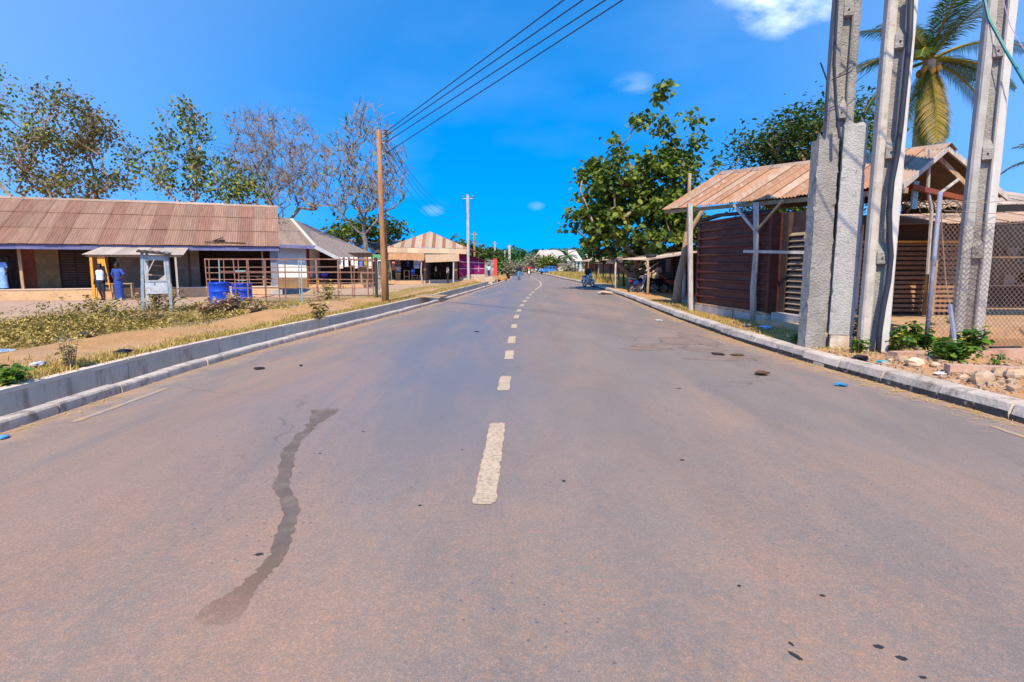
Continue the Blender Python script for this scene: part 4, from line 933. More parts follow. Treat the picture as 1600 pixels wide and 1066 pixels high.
# green-roofed kiosk beside the pole
q_ = at(576, 440, 45); t = thing('kiosk', 'small kiosk with a green roof between the grey-roofed house and the wooden pole', 'kiosk', (q_.x, 45, 0))
m = MB(); m.v = [(-1.2, -1.2, 1.98), (1.3, -1.2, 2.05), (1.3, 1.2, 2.45), (-1.2, 1.2, 2.38), (-1.2, -1.2, 1.92), (1.3, -1.2, 1.99), (1.3, 1.2, 2.39), (-1.2, 1.2, 2.32)]; m.f = [(0, 1, 2, 3), (7, 6, 5, 4), (0, 4, 5, 1), (1, 5, 6, 2), (2, 6, 7, 3), (3, 7, 4, 0)]
m.build('roof', M('green_sheet', (.06, .22, .07), (.1, .26, .1), 3), t); MB().bx(-1.22, 1.32, -1.25, -1.205, 1.88, 1.97).build('fascia', m_white, t)
MB().bx(-1.1, 1.2, .9, 1.0, 0, 1.9).build('back_wall', m_dark, t); MB().bx(-1.1, 1.2, -.6, .2, .0, .8).build('counter', m_redconc, t)
for x_ in (-1.1, 1.2): MB().bx(x_-.04, x_+.04, -1.14, -1.06, 0, 1.93).build('post', m_wood, t)
# house with blue gable behind
H3 = thing('gabled_house', 'grey-roofed house with a small blue-trimmed gable far behind the wooden pole', 'house', (0, 0, 0))
Yg = 60.0
a_, b2 = at(522, 392, Yg), at(650, 398, Yg); c2, d2 = at(655, 376, Yg+6), at(528, 374, Yg+6)
roof_plane(H3, a_, b2, c2, d2, 9, 2, [roofmat('slate_grey_roof', (.30, .28, .28), (.36, .33, .32), (.25, .22, .21), 0)], waves=4)
ga, gb, gc = at(545, 403, Yg-.9), at(590, 403, Yg-.9), at(568, 383, Yg-.9)
m = MB(); m.beam(ga, gc, .06, .3); m.build('barge_board', m_blue, H3); m = MB(); m.beam(gb, gc, .06, .3); m.build('barge_board', m_blue, H3)
m = MB(); m.v = [tuple(ga+Vector((0, .1, 0))), tuple(gb+Vector((0, .1, 0))), tuple(gc+Vector((0, .1, 0)))]; m.f = [(0, 1, 2)]; m.build('gable_panel', m_dark, H3)
m = MB(); m.quad(ga, gc, gc+Vector((0, 3.5, .2)), ga+Vector((0, 3.5, 0))); m.quad(gc, gb, gb+Vector((0, 3.5, 0)), gc+Vector((0, 3.5, .2))); m.build('gable_roof', rm2[0], H3)
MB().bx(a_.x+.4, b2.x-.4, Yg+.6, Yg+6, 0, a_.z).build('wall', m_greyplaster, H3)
q_ = at(546, 387, Yg-3); t = thing('satellite_dish', 'small bright blue dish on the roof left of the blue gable', 'dish', (q_.x, Yg-3, q_.z)); MB().lathe([(.02, 0), (.35, .05), (.55, .18)], 16, axis='y', cap=False).build('dish', m_blue, t); MB().tube([(0, .1, 0), (0, .2, -q_.z+gz(q_.x, Yg-3))], .04, 5).build('mast', m_metal, t)

# ------------------------------------------------------------------ striped-roof shop and its neighbours
SY = 50.0
H4 = thing('striped_shop', 'roadside shop with a pointed rust-striped roof, two open fronts and a purple side wall', 'shop', (0, 0, 0))
rs = [M('pale_stripe_sheet', (.44, .34, .25), (.38, .29, .21), 2, rough=.7), M('rust_stripe_sheet', (.29, .125, .07), (.33, .16, .10), 2, c3=(.38, .25, .17), s3=4, rough=.7)]
sa, sb, sp = at(604, 386, SY-.4), at(734, 389, SY-.4), at(672, 362, SY+3.2)
m = None; ncs = 24
for i in range(ncs):
    u0, u1 = i/ncs, (i+1)/ncs; lo0, lo1 = sa.lerp(sb, u0), sa.lerp(sb, u1)
    def topat(u):
        return sa.lerp(sp, u*2) if u <= .5 else sb.lerp(sp, (1-u)*2)
    t0, t1 = topat(u0), topat(u1)
    if (t0-lo0).length < .02 and i: continue
    m = MB(); m.corr(lo0, lo1, t1, t0, 2, .02); m.build('roof_sheet', rs[(i*5+i//3) % 2], H4)
m = MB(); m.v = [tuple(sb), tuple(at(757, 398, SY+4)), tuple(sp), tuple(at(660, 374, SY+8)), tuple(sa)]; m.f = [(0, 1, 2), (2, 1, 3), (4, 2, 3)]; m.build('roof_back', rs[1], H4)
fa, fb = at(604, 386.5, SY-.45), at(734, 389.5, SY-.45); fc, fd = at(735, 397, SY-.9), at(604, 394.5, SY-.9)
roof_plane(H4, fd, fc, fb, fa, 8, 1, [m_awning, m_awning, M('awning_patch', (.5, .33, .22), (.45, .3, .2), 3)], waves=4, amp=.01, name='eave_sheet')
roof_plane(H4, at(606, 405.5, SY-1.5), at(663, 407, SY-1.5), at(663, 396, SY-1.0), at(607, 395.5, SY-1.0), 6, 1, [m_rustawn], waves=4, amp=.012, name='awning_sheet')
roof_plane(H4, at(665, 410, SY-1.6), at(717.5, 408, SY-1.6), at(717, 396.5, SY-1.0), at(664, 398, SY-1.0), 1, 1, [m_awning], waves=24, amp=.008, name='awning_sheet')
X0, X1, XM = at(608, 420, SY).x, at(716, 420, SY).x, at(663, 420, SY).x
ez = fd.z-.1
MB().bx(X0, X1, SY+.2, SY+4.5, 0, .28).build('floor_slab', m_block, H4)
MB().bx(X0-.1, XM+.25, SY-1.0, SY+.197, 0, .25, .02).build('step', m_step, H4)
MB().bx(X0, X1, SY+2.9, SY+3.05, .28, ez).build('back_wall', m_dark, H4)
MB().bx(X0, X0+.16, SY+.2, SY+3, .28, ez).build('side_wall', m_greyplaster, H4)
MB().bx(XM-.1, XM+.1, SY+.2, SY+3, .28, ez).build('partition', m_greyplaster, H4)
MB().bx(X1-.5, X1-.1, SY+.2, SY+.45, .28, ez).build('pillar', M('brown_pillar', (.25, .13, .07), (.3, .18, .1), 3), H4)
MB().bx(X0-.12, X0+.02, SY-1.0, SY-.9, 0, fd.z-.4).build('post', m_greywood, H4)
MB().tube([(XM+.02, SY-1.3, 0), (XM-.05, SY-1.35, 1.0), (XM+.04, SY-1.35, fd.z-.55)], .06, 6).build('post', m_greywood, H4)
MB().tube([(at(708, 420, SY-1.5).x, SY-1.5, 0), (at(709, 420, SY-1.5).x, SY-1.5, fd.z-.6)], .06, 6).build('post', m_whitewood, H4)
MB().bx(X0-.35, X0-.12, SY-.6, SY-.45, .0, 1.7).build('cloth_panel', cloth('turquoise_cloth', (.25, .55, .6), (.5, .7, .72), 5), H4)
# purple wall
pw0, pw1 = at(717, 395, SY+.3), at(757, 408.5, SY+2.2)
m = MB(); zb = .62
m.v = [(pw0.x, SY+.3, zb), (pw1.x, SY+2.2, zb), tuple(pw1), tuple(pw0), (pw0.x, SY+.5, zb), (pw1.x, SY+2.4, zb), (pw1.x, SY+2.4, pw1.z), (pw0.x, SY+.5, pw0.z)]; m.f = [(0, 1, 2, 3), (7, 6, 5, 4), (0, 3, 7, 4), (1, 5, 6, 2), (3, 2, 6, 7)]
pwl = m.build('purple_wall', m_purple, H4)
for px, y0, y1 in ((731.5, 398, 426), (748, 402, 425)):
    f = (px-717)/40; YY = SY+.27+1.9*f; MB().beam(at(px, y0, YY), at(px, y1, YY), .06, .04).build('trim', m_pinkline, pwl)
for ya, yb in ((409, 411), (420, 420)): MB().beam(at(717, ya, SY+.26), at(756, yb, SY+2.14), .05, .06).build('trim', m_pinkline, pwl)
MB().beam(at(716, 394, SY+.1), at(764, 409.5, SY+2.3), .5, .05).build('verge', m_dark, H4)
MB().bx(pw0.x, pw1.x, SY+.8, SY+2.0, 0, .6).build('wall_base', m_block, H4)
bl = thing('block_wall', 'low tan concrete block wall in front of the purple wall', 'wall', (0, 0, 0))
bmesh_ = None
bwx0, bwx1 = at(733, 430, SY-.6).x, at(766, 430, SY-.6).x; m_tanblock = M('tan_block', (.52, .40, .29), (.45, .34, .25), 4, c3=(.36, .27, .2), s3=8, rough=.95, bmp=.5)
for r_ in range(4):
    x = bwx0-(.2 if r_ % 2 else 0); hmax = 4 if True else 3
    while x < bwx1-(.25*r_ if r_ > 2 else 0):
        l = .4; MB().bx(x+.008, x+l-.008, SY-.7+rng.uniform(-.01, .01), SY-.52, r_*.2+.006, r_*.2+.194, .006).build('block', m_tanblock, bl); x += l
# goods in the shop
def goods(name, label, cat, px, py0, py1, Y, wpx, mat, dep=.3, z0=None, grp=None):
    a_, b2 = at(px-wpx/2, py1, Y), at(px+wpx/2, py0, Y)
    m_ = MB(); nseg = 5; zt, zb_ = b2.z, max(.3, a_.z)
    for k in range(nseg):
        x0_ = a_.x+(b2.x-a_.x)*k/nseg; x1_ = a_.x+(b2.x-a_.x)*(k+1)/nseg; dy = .04*math.sin(k*2.1)
        m_.bx(x0_+.002, x1_-.002, Y+dy, Y+dy+dep, zb_+rng.uniform(0, .05), zt)
    return tag(m_.build(name, mat, None), label, cat, grp)
m_tie = cloth('blue_white_print', (.03, .18, .5), (.65, .75, .85), 9); m_pp = cloth('pink_violet_print', (.3, .03, .25), (.6, .3, .5), 9)
goods('hanging_cloth', 'blue and white printed cloth hanging in the middle of the left shop front', 'cloth', 650.5, 407, 420, SY-.5, 8, m_tie, .05)
goods('hanging_cloth', 'violet patterned cloth hanging right of the blue printed one', 'cloth', 656.5, 407, 420, SY-.4, 5, m_pp, .05)
goods('hanging_cloth', 'narrow deep blue cloth hanging left of the printed cloths', 'cloth', 637.5, 406, 417, SY-.3, 2.6, cloth('deep_blue_cloth', (.03, .03, .35)), .05)
goods('hanging_cloth', 'orange and pink cloth hanging at the left post of the shop', 'cloth', 614.5, 409, 423, SY-.3, 4, cloth('orange_cloth', (.7, .15, .03), (.75, .45, .5), 5), .05)
goods('plastic_bag', 'bright blue plastic bag standing on the stool under the printed cloth', 'bag', 645, 421, 430, SY+.3, 5.5, m_drum, .3)
t = thing('fabric_stack', 'tall stack of folded coloured fabrics on a wooden crate at the left of the shop', 'fabric stack', (at(622, 420, SY+.4).x, SY+.4, .28))
cols = [(.6, .35, .12), (.1, .12, .15), (.08, .25, .5), (.05, .05, .06), (.6, .6, .55), (.1, .3, .4), (.05, .05, .07), (.5, .2, .1), (.1, .1, .12), (.4, .35, .3)]
MB().bx(-.2, .2, -.18, .18, 0, .48).build('crate', m_wood, t)
for k, c_ in enumerate(cols): MB().bx(-.24, .24, -.18, .18, .49+k*.125, .61+k*.125, .012).build('folded_cloth', cloth('fabric_%s' % 'abcdefghij'[k], c_, (c_[0]*.6+.1, c_[1]*.6+.1, c_[2]*.6+.1), 12), t)
def stool2(label, px, wpx, hh, Y=SY+.35, name='stool', mt=m_wood):
    q_ = at(px, 440, Y); wd = wpx*Y/FPX; t_ = thing(name, label, name.replace('_', ' '), (q_.x, Y, .28))
    MB().bx(-wd/2, wd/2, -.17, .17, hh-.06, hh).build('top', mt, t_)
    for a_ in (-wd/2+.035, wd/2-.035):
        for b3 in (-.13, .13): MB().bx(a_-.03, a_+.03, b3-.03, b3+.03, 0, hh-.06).build('leg', mt, t_)
    MB().bx(-wd/2+.05, wd/2-.05, -.15, -.11, hh*.35, hh*.35+.05).build('stretcher', mt, t_)
stool2('tall narrow wooden stool in the middle of the left shop front', 636, 9, .85); stool2('low wide wooden stool below the printed cloths', 648.5, 9.5, .45); stool2('small wooden box stool at the right end of the left shop front', 659, 6, .45)
stool2('dark table with a white jug inside the right shop front', 684, 10, .75, SY+1.6, 'table', m_dark)
jg = at(681, 422, SY+1.55); t = MB().lathe([(.04, 0), (.1, .02), (.12, .15), (.06, .28), (.05, .4), (.1, .42)], 10).build('jug', m_white, None, loc=(jg.x, SY+1.55, 1.03)); tag(t, 'white jug on the dark table in the right shop front', 'jug')

# concrete poles down the street
def street_pole(label, px, ytop, ybot, Y, wpx, mat, z0=0):
    p0 = at(px, ybot, Y); h = at(px, ytop, Y).z; t_ = thing('street_pole', label, 'pole', (p0.x, Y, gz(p0.x, Y)-.1), group='poles along the far street'); r = wpx*Y/FPX/2
    MB().beam((0, 0, 0), (0, 0, h), r*2, r*2.2).build('pole', mat, t_)
    MB().beam((-.42, 0, h-.3), (.42, 0, h-.3), .05, .05, (0, 1, 0)).build('crossarm', m_greywood, t_)
    for k in (-.4, 0, .4): MB().lathe([(.04, 0), (.06, .06), (.03, .15)], 6, (k, 0, h-.26)).build('insulator', m_ins, t_)
    return Vector((p0.x, Y, h))
SPa = street_pole('tall pale concrete pole in front of the purple wall', 732, 310, 433, SY-1.2, 3.4, m_conc)
SPb = street_pole('slimmer brown pole just right of the tall pale one', 741.5, 362, 420, 78, 2.4, m_polewood)
SPc = street_pole('thin grey pole standing behind the red pillar', 773.5, 378, 430, 100, 2.2, m_greywood)
SPd = street_pole('short thick pale pole by the pedestrian', 796, 384, 430, 90, 3.2, m_conc)
SPe = street_pole('faint thin pole left of the short thick pale one', 789, 392, 424, 118, 1.6, m_greywood)
# red pillar, rough grey wall, culvert
q_ = at(774, 432, 78); t = thing('gate_pillar', 'bright red painted gate pillar at the left of the bend', 'pillar', (q_.x, 78, 0)); hh = at(774, 403.5, 78).z
MB().bx(-.24, .24, -.24, .24, 0, hh-.08, .01).build('shaft', m_red, t); MB().bx(-.28, .28, -.28, .28, hh-.077, hh).build('cap', m_red, t)
t = thing('rough_wall', 'rough grey stone wall between the purple wall and the red pillar', 'wall', (0, 0, 0)); xw0, xw1 = at(750, 415, 79).x, at(772, 415, 79).x
m_rw = [M('rubble_grey_%s' % k, c_, (c_[0]*.7, c_[1]*.7, c_[2]*.7), 4, bmp=.8) for k, c_ in (('a', (.33, .29, .28)), ('b', (.42, .37, .35)), ('c', (.26, .23, .22)))]
for r_ in range(6):
    x = xw0+rng.uniform(-.2, 0)
    while x < xw1:
        l = rng.uniform(.35, .6); MB().bx(x+.01, x+l-.01, 79+rng.uniform(-.03, .03), 79.3, r_*.38, r_*.38+.37, .03).build('stone', m_rw[int(rng.integers(3))], t); x += l
t = thing('culvert_slab', 'broken grey concrete slab over the end of the roadside drain', 'culvert', (0, 0, 0))
q_ = g(772, 436); MB().box((q_.x-.3, 59.5, .16), (2.0, 3.4, .14), .1, jit=.04).build('slab', m_conc, t)
for k in range(3): MB().box((q_.x+.4+.45*k, 57.6+.5*(k % 2), .15+.08*k), (.8, .6, .35), .4*k, jit=.1).build('rubble_lump', [m_soilbank, m_block, m_soilbank][k], t)
t = thing('plank_bridge', 'small brown plank bridge across the roadside drain', 'plank bridge', (0, 0, 0))
for k in range(4):
    yy = 24.9+.42*k+.1; MB().beam((XL(yy)-1.05, yy+.1, .25), (XL(yy)+.05, yy-.05, .2), .36, .05).build('plank', m_wood, t)

# ------------------------------------------------------------------ people
def skin_mesh(name, V, Ed, R, mat, parent, root=0, sub=1):
    me = bpy.data.meshes.new(name); me.from_pydata(V, Ed, []); me.materials.append(mat)
    o = bpy.data.objects.new(name, me); COL.objects.link(o); o.parent = parent
    a_ = o.modifiers.new('skin', 'SKIN'); a_.use_smooth_shade = True
    sv_ = me.skin_vertices[0].data
    for i, r in enumerate(R): sv_[i].radius = (r, r); sv_[i].use_root = (i == root)
    b3 = o.modifiers.new('subsurf', 'SUBSURF'); b3.levels = sub; b3.render_levels = sub
    return o
def person(label, loc, rotz, h=1.7, top=None, bottom=None, kind='trousers', sleeves=True, pose=None, hair=.0, shoes=None, group=None, length=None):
    """faces local +y"""
    k = h/1.75; t_ = thing('person', label, 'person', loc, rotz, group)
    J = dict(pelvis=(0, 0, .95), spine=(0, .01, 1.13), chest=(0, 0, 1.33), neck=(0, -.01, 1.5), jaw=(0, .02, 1.575), skull=(0, .015, 1.665), crown=(0, .005, 1.735),
             hl=(-.09, 0, .9), kl=(-.1, .02, .5), al=(-.11, -.02, .09), tl=(-.12, .13, .035), hr=(.09, 0, .9), kr=(.1, .02, .5), ar=(.11, -.02, .09), tr=(.12, .13, .035),
             sl=(-.18, 0, 1.43), el=(-.25, -.03, 1.15), wl=(-.26, .06, .91), nl=(-.26, .09, .84), sr=(.18, 0, 1.43), er=(.25, -.03, 1.15), wr=(.26, .06, .91), nr=(.26, .09, .84), nose=(0, .115, 1.645))
    if pose: J.update(pose)
    R = dict(pelvis=.125, spine=.11, chest=.13, neck=.066, jaw=.092, skull=.118, crown=.08, hl=.09, kl=.058, al=.04, tl=.032, hr=.09, kr=.058, ar=.04, tr=.032, sl=.06, el=.042, wl=.03, nl=.034, sr=.06, er=.042, wr=.03, nr=.034, nose=.03)
    names = list(J); V = [tuple(c_*k for c_ in J[q]) for q in names]; ix = {q: i for i, q in enumerate(names)}
    Ed = [('pelvis', 'spine'), ('spine', 'chest'), ('chest', 'neck'), ('neck', 'jaw'), ('jaw', 'skull'), ('skull', 'crown'), ('pelvis', 'hl'), ('hl', 'kl'), ('kl', 'al'), ('al', 'tl'), ('pelvis', 'hr'), ('hr', 'kr'), ('kr', 'ar'), ('ar', 'tr'), ('chest', 'sl'), ('sl', 'el'), ('el', 'wl'), ('wl', 'nl'), ('chest', 'sr'), ('sr', 'er'), ('er', 'wr'), ('wr', 'nr'), ('skull', 'nose')]
    Ed = [(ix[a_], ix[b3]) for a_, b3 in Ed]; Rr = [R[q]*k for q in names]
    for s_ in 'lr':      # fingers
        n0 = Vector(J['n'+s_]); d = (n0-Vector(J['w'+s_])).normalized(); sd = d.cross(Vector((1, 0, .2))).normalized()
        for f in range(5):
            off = sd*(.022*(f-1.5)) if f < 4 else sd*-.05; l1 = (.05, .058, .053, .042, .02)[f]
            p1 = n0+off+d*l1*.7; p2 = n0+off*1.05+d*(l1*1.5)+Vector((0, .012, 0)); i0 = len(V)
            V += [tuple(p1*k), tuple(p2*k)]; Ed += [(ix['n'+s_], i0), (i0, i0+1)]; Rr += [.0095*k, .008*k]
    skin_mesh('body', V, Ed, Rr, m_skin, t_)
    sk = Vector(J['skull'])*k
    MB().lathe([(.088*k, -.03*k), (.103*k, .0*k), (.102*k, .035*k), (.085*k, .075*k), (.05*k, .1*k+hair*k), (0, .106*k+hair*k)], 12, (sk.x, sk.y-.018*k, sk.z+.005*k), cap=False).build('hair', m_hair, t_, smooth=True)
    Q = {q: Vector(J[q])*k for q in J}
    def loft(name, rings, mat, n=14):
        m_ = MB(); b0 = 0
        for c_, rx, ry in rings:
            for q in range(n): a_ = 2*PI*q/n; m_.v.append((c_[0]+rx*k*math.cos(a_)*(1+.03*math.sin(q*2.7)), c_[1]+ry*k*math.sin(a_)*(1+.04*math.sin(q*3.9+1)), c_[2]))
        for i in range(len(rings)-1):
            for q in range(n): q2 = (q+1) % n; m_.f.append((i*n+q, i*n+q2, (i+1)*n+q2, (i+1)*n+q))
        return m_.build(name, mat, t_, smooth=True)
    pe, sp_, ch, ne = Q['pelvis'], Q['spine'], Q['chest'], Q['neck']
    lo = lambda v, dz: (v.x, v.y, v.z+dz*k)
    if top is not None:
        shirt = loft('shirt', [(lo(pe, -.10), .185, .135), (lo(pe, .02), .18, .13), (lo(sp_, 0), .165, .122), (lo(ch, -.02), .185, .13), (lo(ch, .07), .19, .12), (lo(ch, .12), .14, .095), (lo(ne, -.02), .07, .065)], top)
        if sleeves:
            for s_ in 'lr':
                a_, b3, c_ = Q['s'+s_], Q['e'+s_], Q['w'+s_]
                cs_ = Vector((a_.x*.55, a_.y, a_.z+.01*k)); pts = [cs_, a_*1.0, a_.lerp(b3, .5), a_.lerp(b3, .92)]; rr = [.05*k, .082*k, .07*k, .07*k]
                if sleeves == 'long': pts += [b3.lerp(c_, .5), b3.lerp(c_, .95)]; rr += [.056*k, .048*k]
                MB().tube(pts, rr, 10, cap=False).build('sleeve', top, t_, smooth=True)
    if bottom is not None:
        if kind == 'skirt':
            mid = (Q['al']+Q['ar'])/2
            loft('skirt', [(lo(pe, .10), .165, .12), (lo(pe, -.02), .20, .15), (lo(pe, -.25), .205, .15), (((mid.x+pe.x)/2, (mid.y+pe.y)/2, .45*k), .19, .14), ((mid.x, mid.y, .06*k), .21, .16)], bottom)
        else:
            for s_ in 'lr':
                a_, b3, c_ = Q['h'+s_], Q['k'+s_], Q['a'+s_]; top_ = a_+Vector((0, 0, .08*k))
                pts, rr = [top_, a_.lerp(b3, .3), a_.lerp(b3, .95)], [.10*k, .108*k, .088*k]
                if kind == 'trousers': pts += [b3.lerp(c_, .5), b3.lerp(c_, .97)]; rr += [.072*k, .066*k]
                elif kind == 'shorts': pts += [b3.lerp(c_, .12)]; rr += [.09*k]
                MB().tube(pts, rr, 10, cap=False).build('trouser_leg', bottom, t_, smooth=True)
            loft('waist', [(lo(pe, .07), .165, .125), (lo(pe, -.02), .182, .138), (lo(pe, -.1), .185, .14)], bottom)
    for s_ in 'lr':
        a_, b3 = Q['a'+s_], Q['t'+s_]
        MB().beam(a_+Vector((0, -.03*k, -.065*k)), b3+Vector((0, .05*k, -.012*k)), .085*k, .025*k).build('sandal', shoes or m_black, t_)
    return t_
RO = 1.0
def wp(px, py, Y): return at(px, py, Y)
q_ = g(160, 469, .02)
person('boy in a white and light blue tank top and dark shorts under the zinc canopy', (q_.x, q_.y, .02), PI+.2, 1.62, cloth('tank_top', (.75, .8, .85), (.25, .5, .6), 3.5), cloth('dark_shorts', (.02, .025, .05)), 'shorts', False, dict(el=(-.27, -.06, 1.17), wl=(-.2, .1, 1.0), nl=(-.16, .12, .95), kr=(.07, .06, .5), ar=(.01, -.05, .09), tr=(.02, .1, .035)))
q_ = g(187, 469, .02)
m_bluedress = cloth('blue_patterned_cloth', (.008, .015, .14), (.05, .11, .40), 30)
person('woman in a long blue patterned dress with a hand on her hip', (q_.x, q_.y, .02), PI-.15, 1.66, m_bluedress, m_bluedress, 'skirt', True, dict(el=(-.36, -.02, 1.17), wl=(-.2, .09, 1.02), nl=(-.15, .1, .98), er=(.34, -.04, 1.18), wr=(.19, .05, 1.03), nr=(.15, .08, 1.0)), hair=.05)
xq = hx1(6, 1.2); cA, sA = math.cos(A1), math.sin(A1); wA = lambda x_, y_, z_=0: Vector((O1.x+x_*cA-y_*sA, O1.y+x_*sA+y_*cA, z_))
person('person in a pale blue wrap standing in the dark doorway at the left edge', wA(hx1(3, .3), .3, .5), PI, 1.45, cloth('pale_blue_wrap', (.15, .3, .65), (.3, .5, .75), 8), cloth('pale_blue_wrap_cloth', (.12, .3, .65), (.3, .45, .75), 8), 'skirt', True)
person('person in dark clothes in the doorway right of the pale blue wrap', wA(hx1(14, 1.3), 1.3, .5), PI, 1.5, cloth('charcoal_shirt', (.03, .03, .04)), cloth('black_trousers', (.015, .015, .02)), 'trousers', True, dict(el=(-.28, .05, 1.2), wl=(-.1, .2, 1.15), nl=(-.05, .22, 1.17)))
q_ = at(700, 442, SY-.8)
person('person in a pink and white shirt standing in the right shop front', (q_.x, SY-.8, .04), PI*.55, 1.62, cloth('pink_check_shirt', (.65, .35, .35), (.8, .7, .65), 20), cloth('dark_wrap', (.03, .025, .03)), 'trousers', True, dict(er=(.24, .12, 1.2), wr=(.2, .3, 1.1), nr=(.2, .36, 1.1)))
q_ = at(764, 431, 74)
person('person in a light blue shirt and dark trousers by the rough grey wall', (q_.x, 74, .05), PI*.8, 1.6, cloth('light_blue_shirt', (.35, .65, .8)), cloth('navy_trousers', (.02, .04, .15)), 'trousers', True)
q_ = g(811, 438)
person('pedestrian in a dark navy top and blue shorts walking away along the road edge', (q_.x, q_.y, .0), .1, 1.62, cloth('navy_top', (.015, .018, .045)), cloth('blue_shorts', (.08, .25, .5)), 'shorts', 'long', dict(al=(-.1, -.18, .14), kl=(-.1, .0, .5), tl=(-.1, -.05, .04), ar=(.1, .14, .09), kr=(.1, .13, .5), tr=(.1, .28, .05)))

# ------------------------------------------------------------------ motorcycles
m_bluepaint = M('blue_enamel', (.03, .08, .34), rough=.3, spec=.6, bmp=0, rnd=0); m_redpaint = M('red_enamel', (.4, .03, .02), rough=.3, spec=.6, bmp=0, rnd=0); m_silver = M('pale_blue_grey_enamel', (.5, .58, .66), rough=.35, spec=.6, bmp=0, rnd=0); m_seat = M('black_seat', (.012, .012, .014), rough=.5, rnd=0)
m_lamp = M('lamp_glass', (.6, .6, .6), rough=.15, rnd=0, bmp=0); m_rlamp = M('red_lamp', (.5, .02, .02), rough=.2, rnd=0, bmp=0)
def torus(m_, c, R_, r, n=20, k=8, ax='x'):
    b0 = len(m_.v)
    for i in range(n):
        a_ = 2*PI*i/n
        for j in range(k):
            p_ = 2*PI*j/k; rr = R_+r*math.cos(p_); m_.v.append((c[0]+r*math.sin(p_), c[1]+rr*math.cos(a_), c[2]+rr*math.sin(a_)))
    for i in range(n):
        for j in range(k): i2, j2 = (i+1) % n, (j+1) % k; m_.f.append((b0+i*k+j, b0+i2*k+j, b0+i2*k+j2, b0+i*k+j2))
def motorcycle(label, loc, rotz, paint, lean=.12, group=None, shield=True):
    t_ = thing('motorcycle', label, 'motorcycle', loc, rotz, group); t_.rotation_euler = (0, lean, rotz)
    for yw in (.64, -.62):
        m_ = MB(); torus(m_, (0, yw, .3), .255, .048); wh = m_.build('wheel', m_black, t_, smooth=True)
        m_ = MB(); torus(m_, (0, yw, .3), .205, .016, 18, 5); m_.build('rim', m_metal, wh)
        m_ = MB()
        for s_ in range(10): a_ = 2*PI*s_/10; m_.tube([(0, yw, .3), (0, yw+.2*math.cos(a_), .3+.2*math.sin(a_))], .005, 3)
        m_.lathe([(.05, -.06), (.05, .06)], 8, (0, yw, .3), 'x'); m_.build('spokes', m_metal, wh)
        m_ = MB(); pts = [(0, yw+.34*math.cos(a_), .3+.34*math.sin(a_)) for a_ in np.linspace(.35 if yw > 0 else .5, 2.6 if yw > 0 else 2.9, 8)]
        for i in range(7): m_.beam(pts[i], pts[i+1], .13, .012, (0, 0, 1))
        m_.build('mudguard', paint if yw > 0 else m_seat, t_)
    m_ = MB()
    for s_ in (-.09, .09): m_.tube([(s_, .64, .3), (s_*.9, .52, .62), (s_*.8, .42, .92)], .022, 6)
    m_.build('fork', m_metal, t_)
    m_ = MB(); m_.tube([(0, .42, .86), (0, .15, .45), (0, -.2, .42), (0, -.35, .68), (0, .38, .78)], .028, 6); m_.tube([(0, -.35, .68), (0, -.62, .3)], .025, 5); m_.build('frame', m_seat, t_)
    m_ = MB(); m_.box((0, .08, .42), (.2, .3, .22), jit=.015); m_.lathe([(.11, -.14), (.13, -.1), (.13, .1), (.11, .14)], 12, (0, -.02, .36), 'x'); m_.build('engine', m_metal, t_)
    m_ = MB(); m_.ball((0, .2, .76), (.14, .26, .13), 12, 8); m_.build('fuel_tank', paint, t_, smooth=True)
    m_ = MB(); m_.bx(-.12, .12, -.62, .02, .72, .80, .012); m_.ball((0, -.3, .79), (.13, .34, .05), 10, 6); m_.build('seat', m_seat, t_, smooth=True)
    m_ = MB(); m_.tube([(-.36, .3, 1.06), (-.2, .38, 1.03), (0, .42, .96), (.2, .38, 1.03), (.36, .3, 1.06)], .016, 6); m_.build('handlebar', m_seat, t_)
    for s_ in (-1, 1):
        m_ = MB(); m_.tube([(s_*.25, .36, 1.03), (s_*.3, .38, 1.2)], .008, 4); m_.ball((s_*.31, .38, 1.23), (.06, .015, .04), 8, 5); m_.build('mirror', m_seat, t_)
    m_ = MB(); m_.ball((0, .54, .9), (.1, .07, .1), 10, 6); m_.build('headlight', m_lamp, t_, smooth=True)
    m_ = MB(); m_.box((0, -.78, .68), (.12, .06, .07)); m_.build('tail_light', m_rlamp, t_)
    m_ = MB(); m_.tube([(.12, .2, .35), (.15, .0, .24), (.16, -.4, .26), (.17, -.75, .36)], [.022, .025, .04, .045], 8); m_.build('exhaust', m_metal, t_)
    if shield:
        for s_ in (-1, 1):
            m_ = MB(); m_.v = [(s_*.08, .46, .86), (s_*.24, .34, .80), (s_*.25, .22, .40), (s_*.1, .3, .34), (s_*.08, .43, .86), (s_*.24, .31, .80), (s_*.25, .19, .40), (s_*.1, .27, .34)]; m_.f = [(0, 1, 2, 3), (7, 6, 5, 4), (0, 4, 5, 1), (1, 5, 6, 2), (2, 6, 7, 3), (3, 7, 4, 0)]
            m_.build('leg_shield', paint, t_)
        m_ = MB(); m_.bx(-.16, .16, -.55, -.1, .52, .72, .02); m_.build('side_panel', paint, t_)
    m_ = MB(); m_.tube([(-.1, -.1, .3), (-.28, -.12, .0)], .014, 5); m_.build('side_stand', m_metal, t_)
    m_ = MB(); m_.tube([(-.12, -.6, .78), (-.12, -.82, .84), (.12, -.82, .84), (.12, -.6, .78)], .012, 5); m_.build('carrier', m_metal, t_)
    return t_
q_ = g(921, 449.5)
pm = motorcycle('pale blue and black motorcycle parked at the right kerb', (q_.x-.05, q_.y, .02), PI+.35, m_silver, .16)
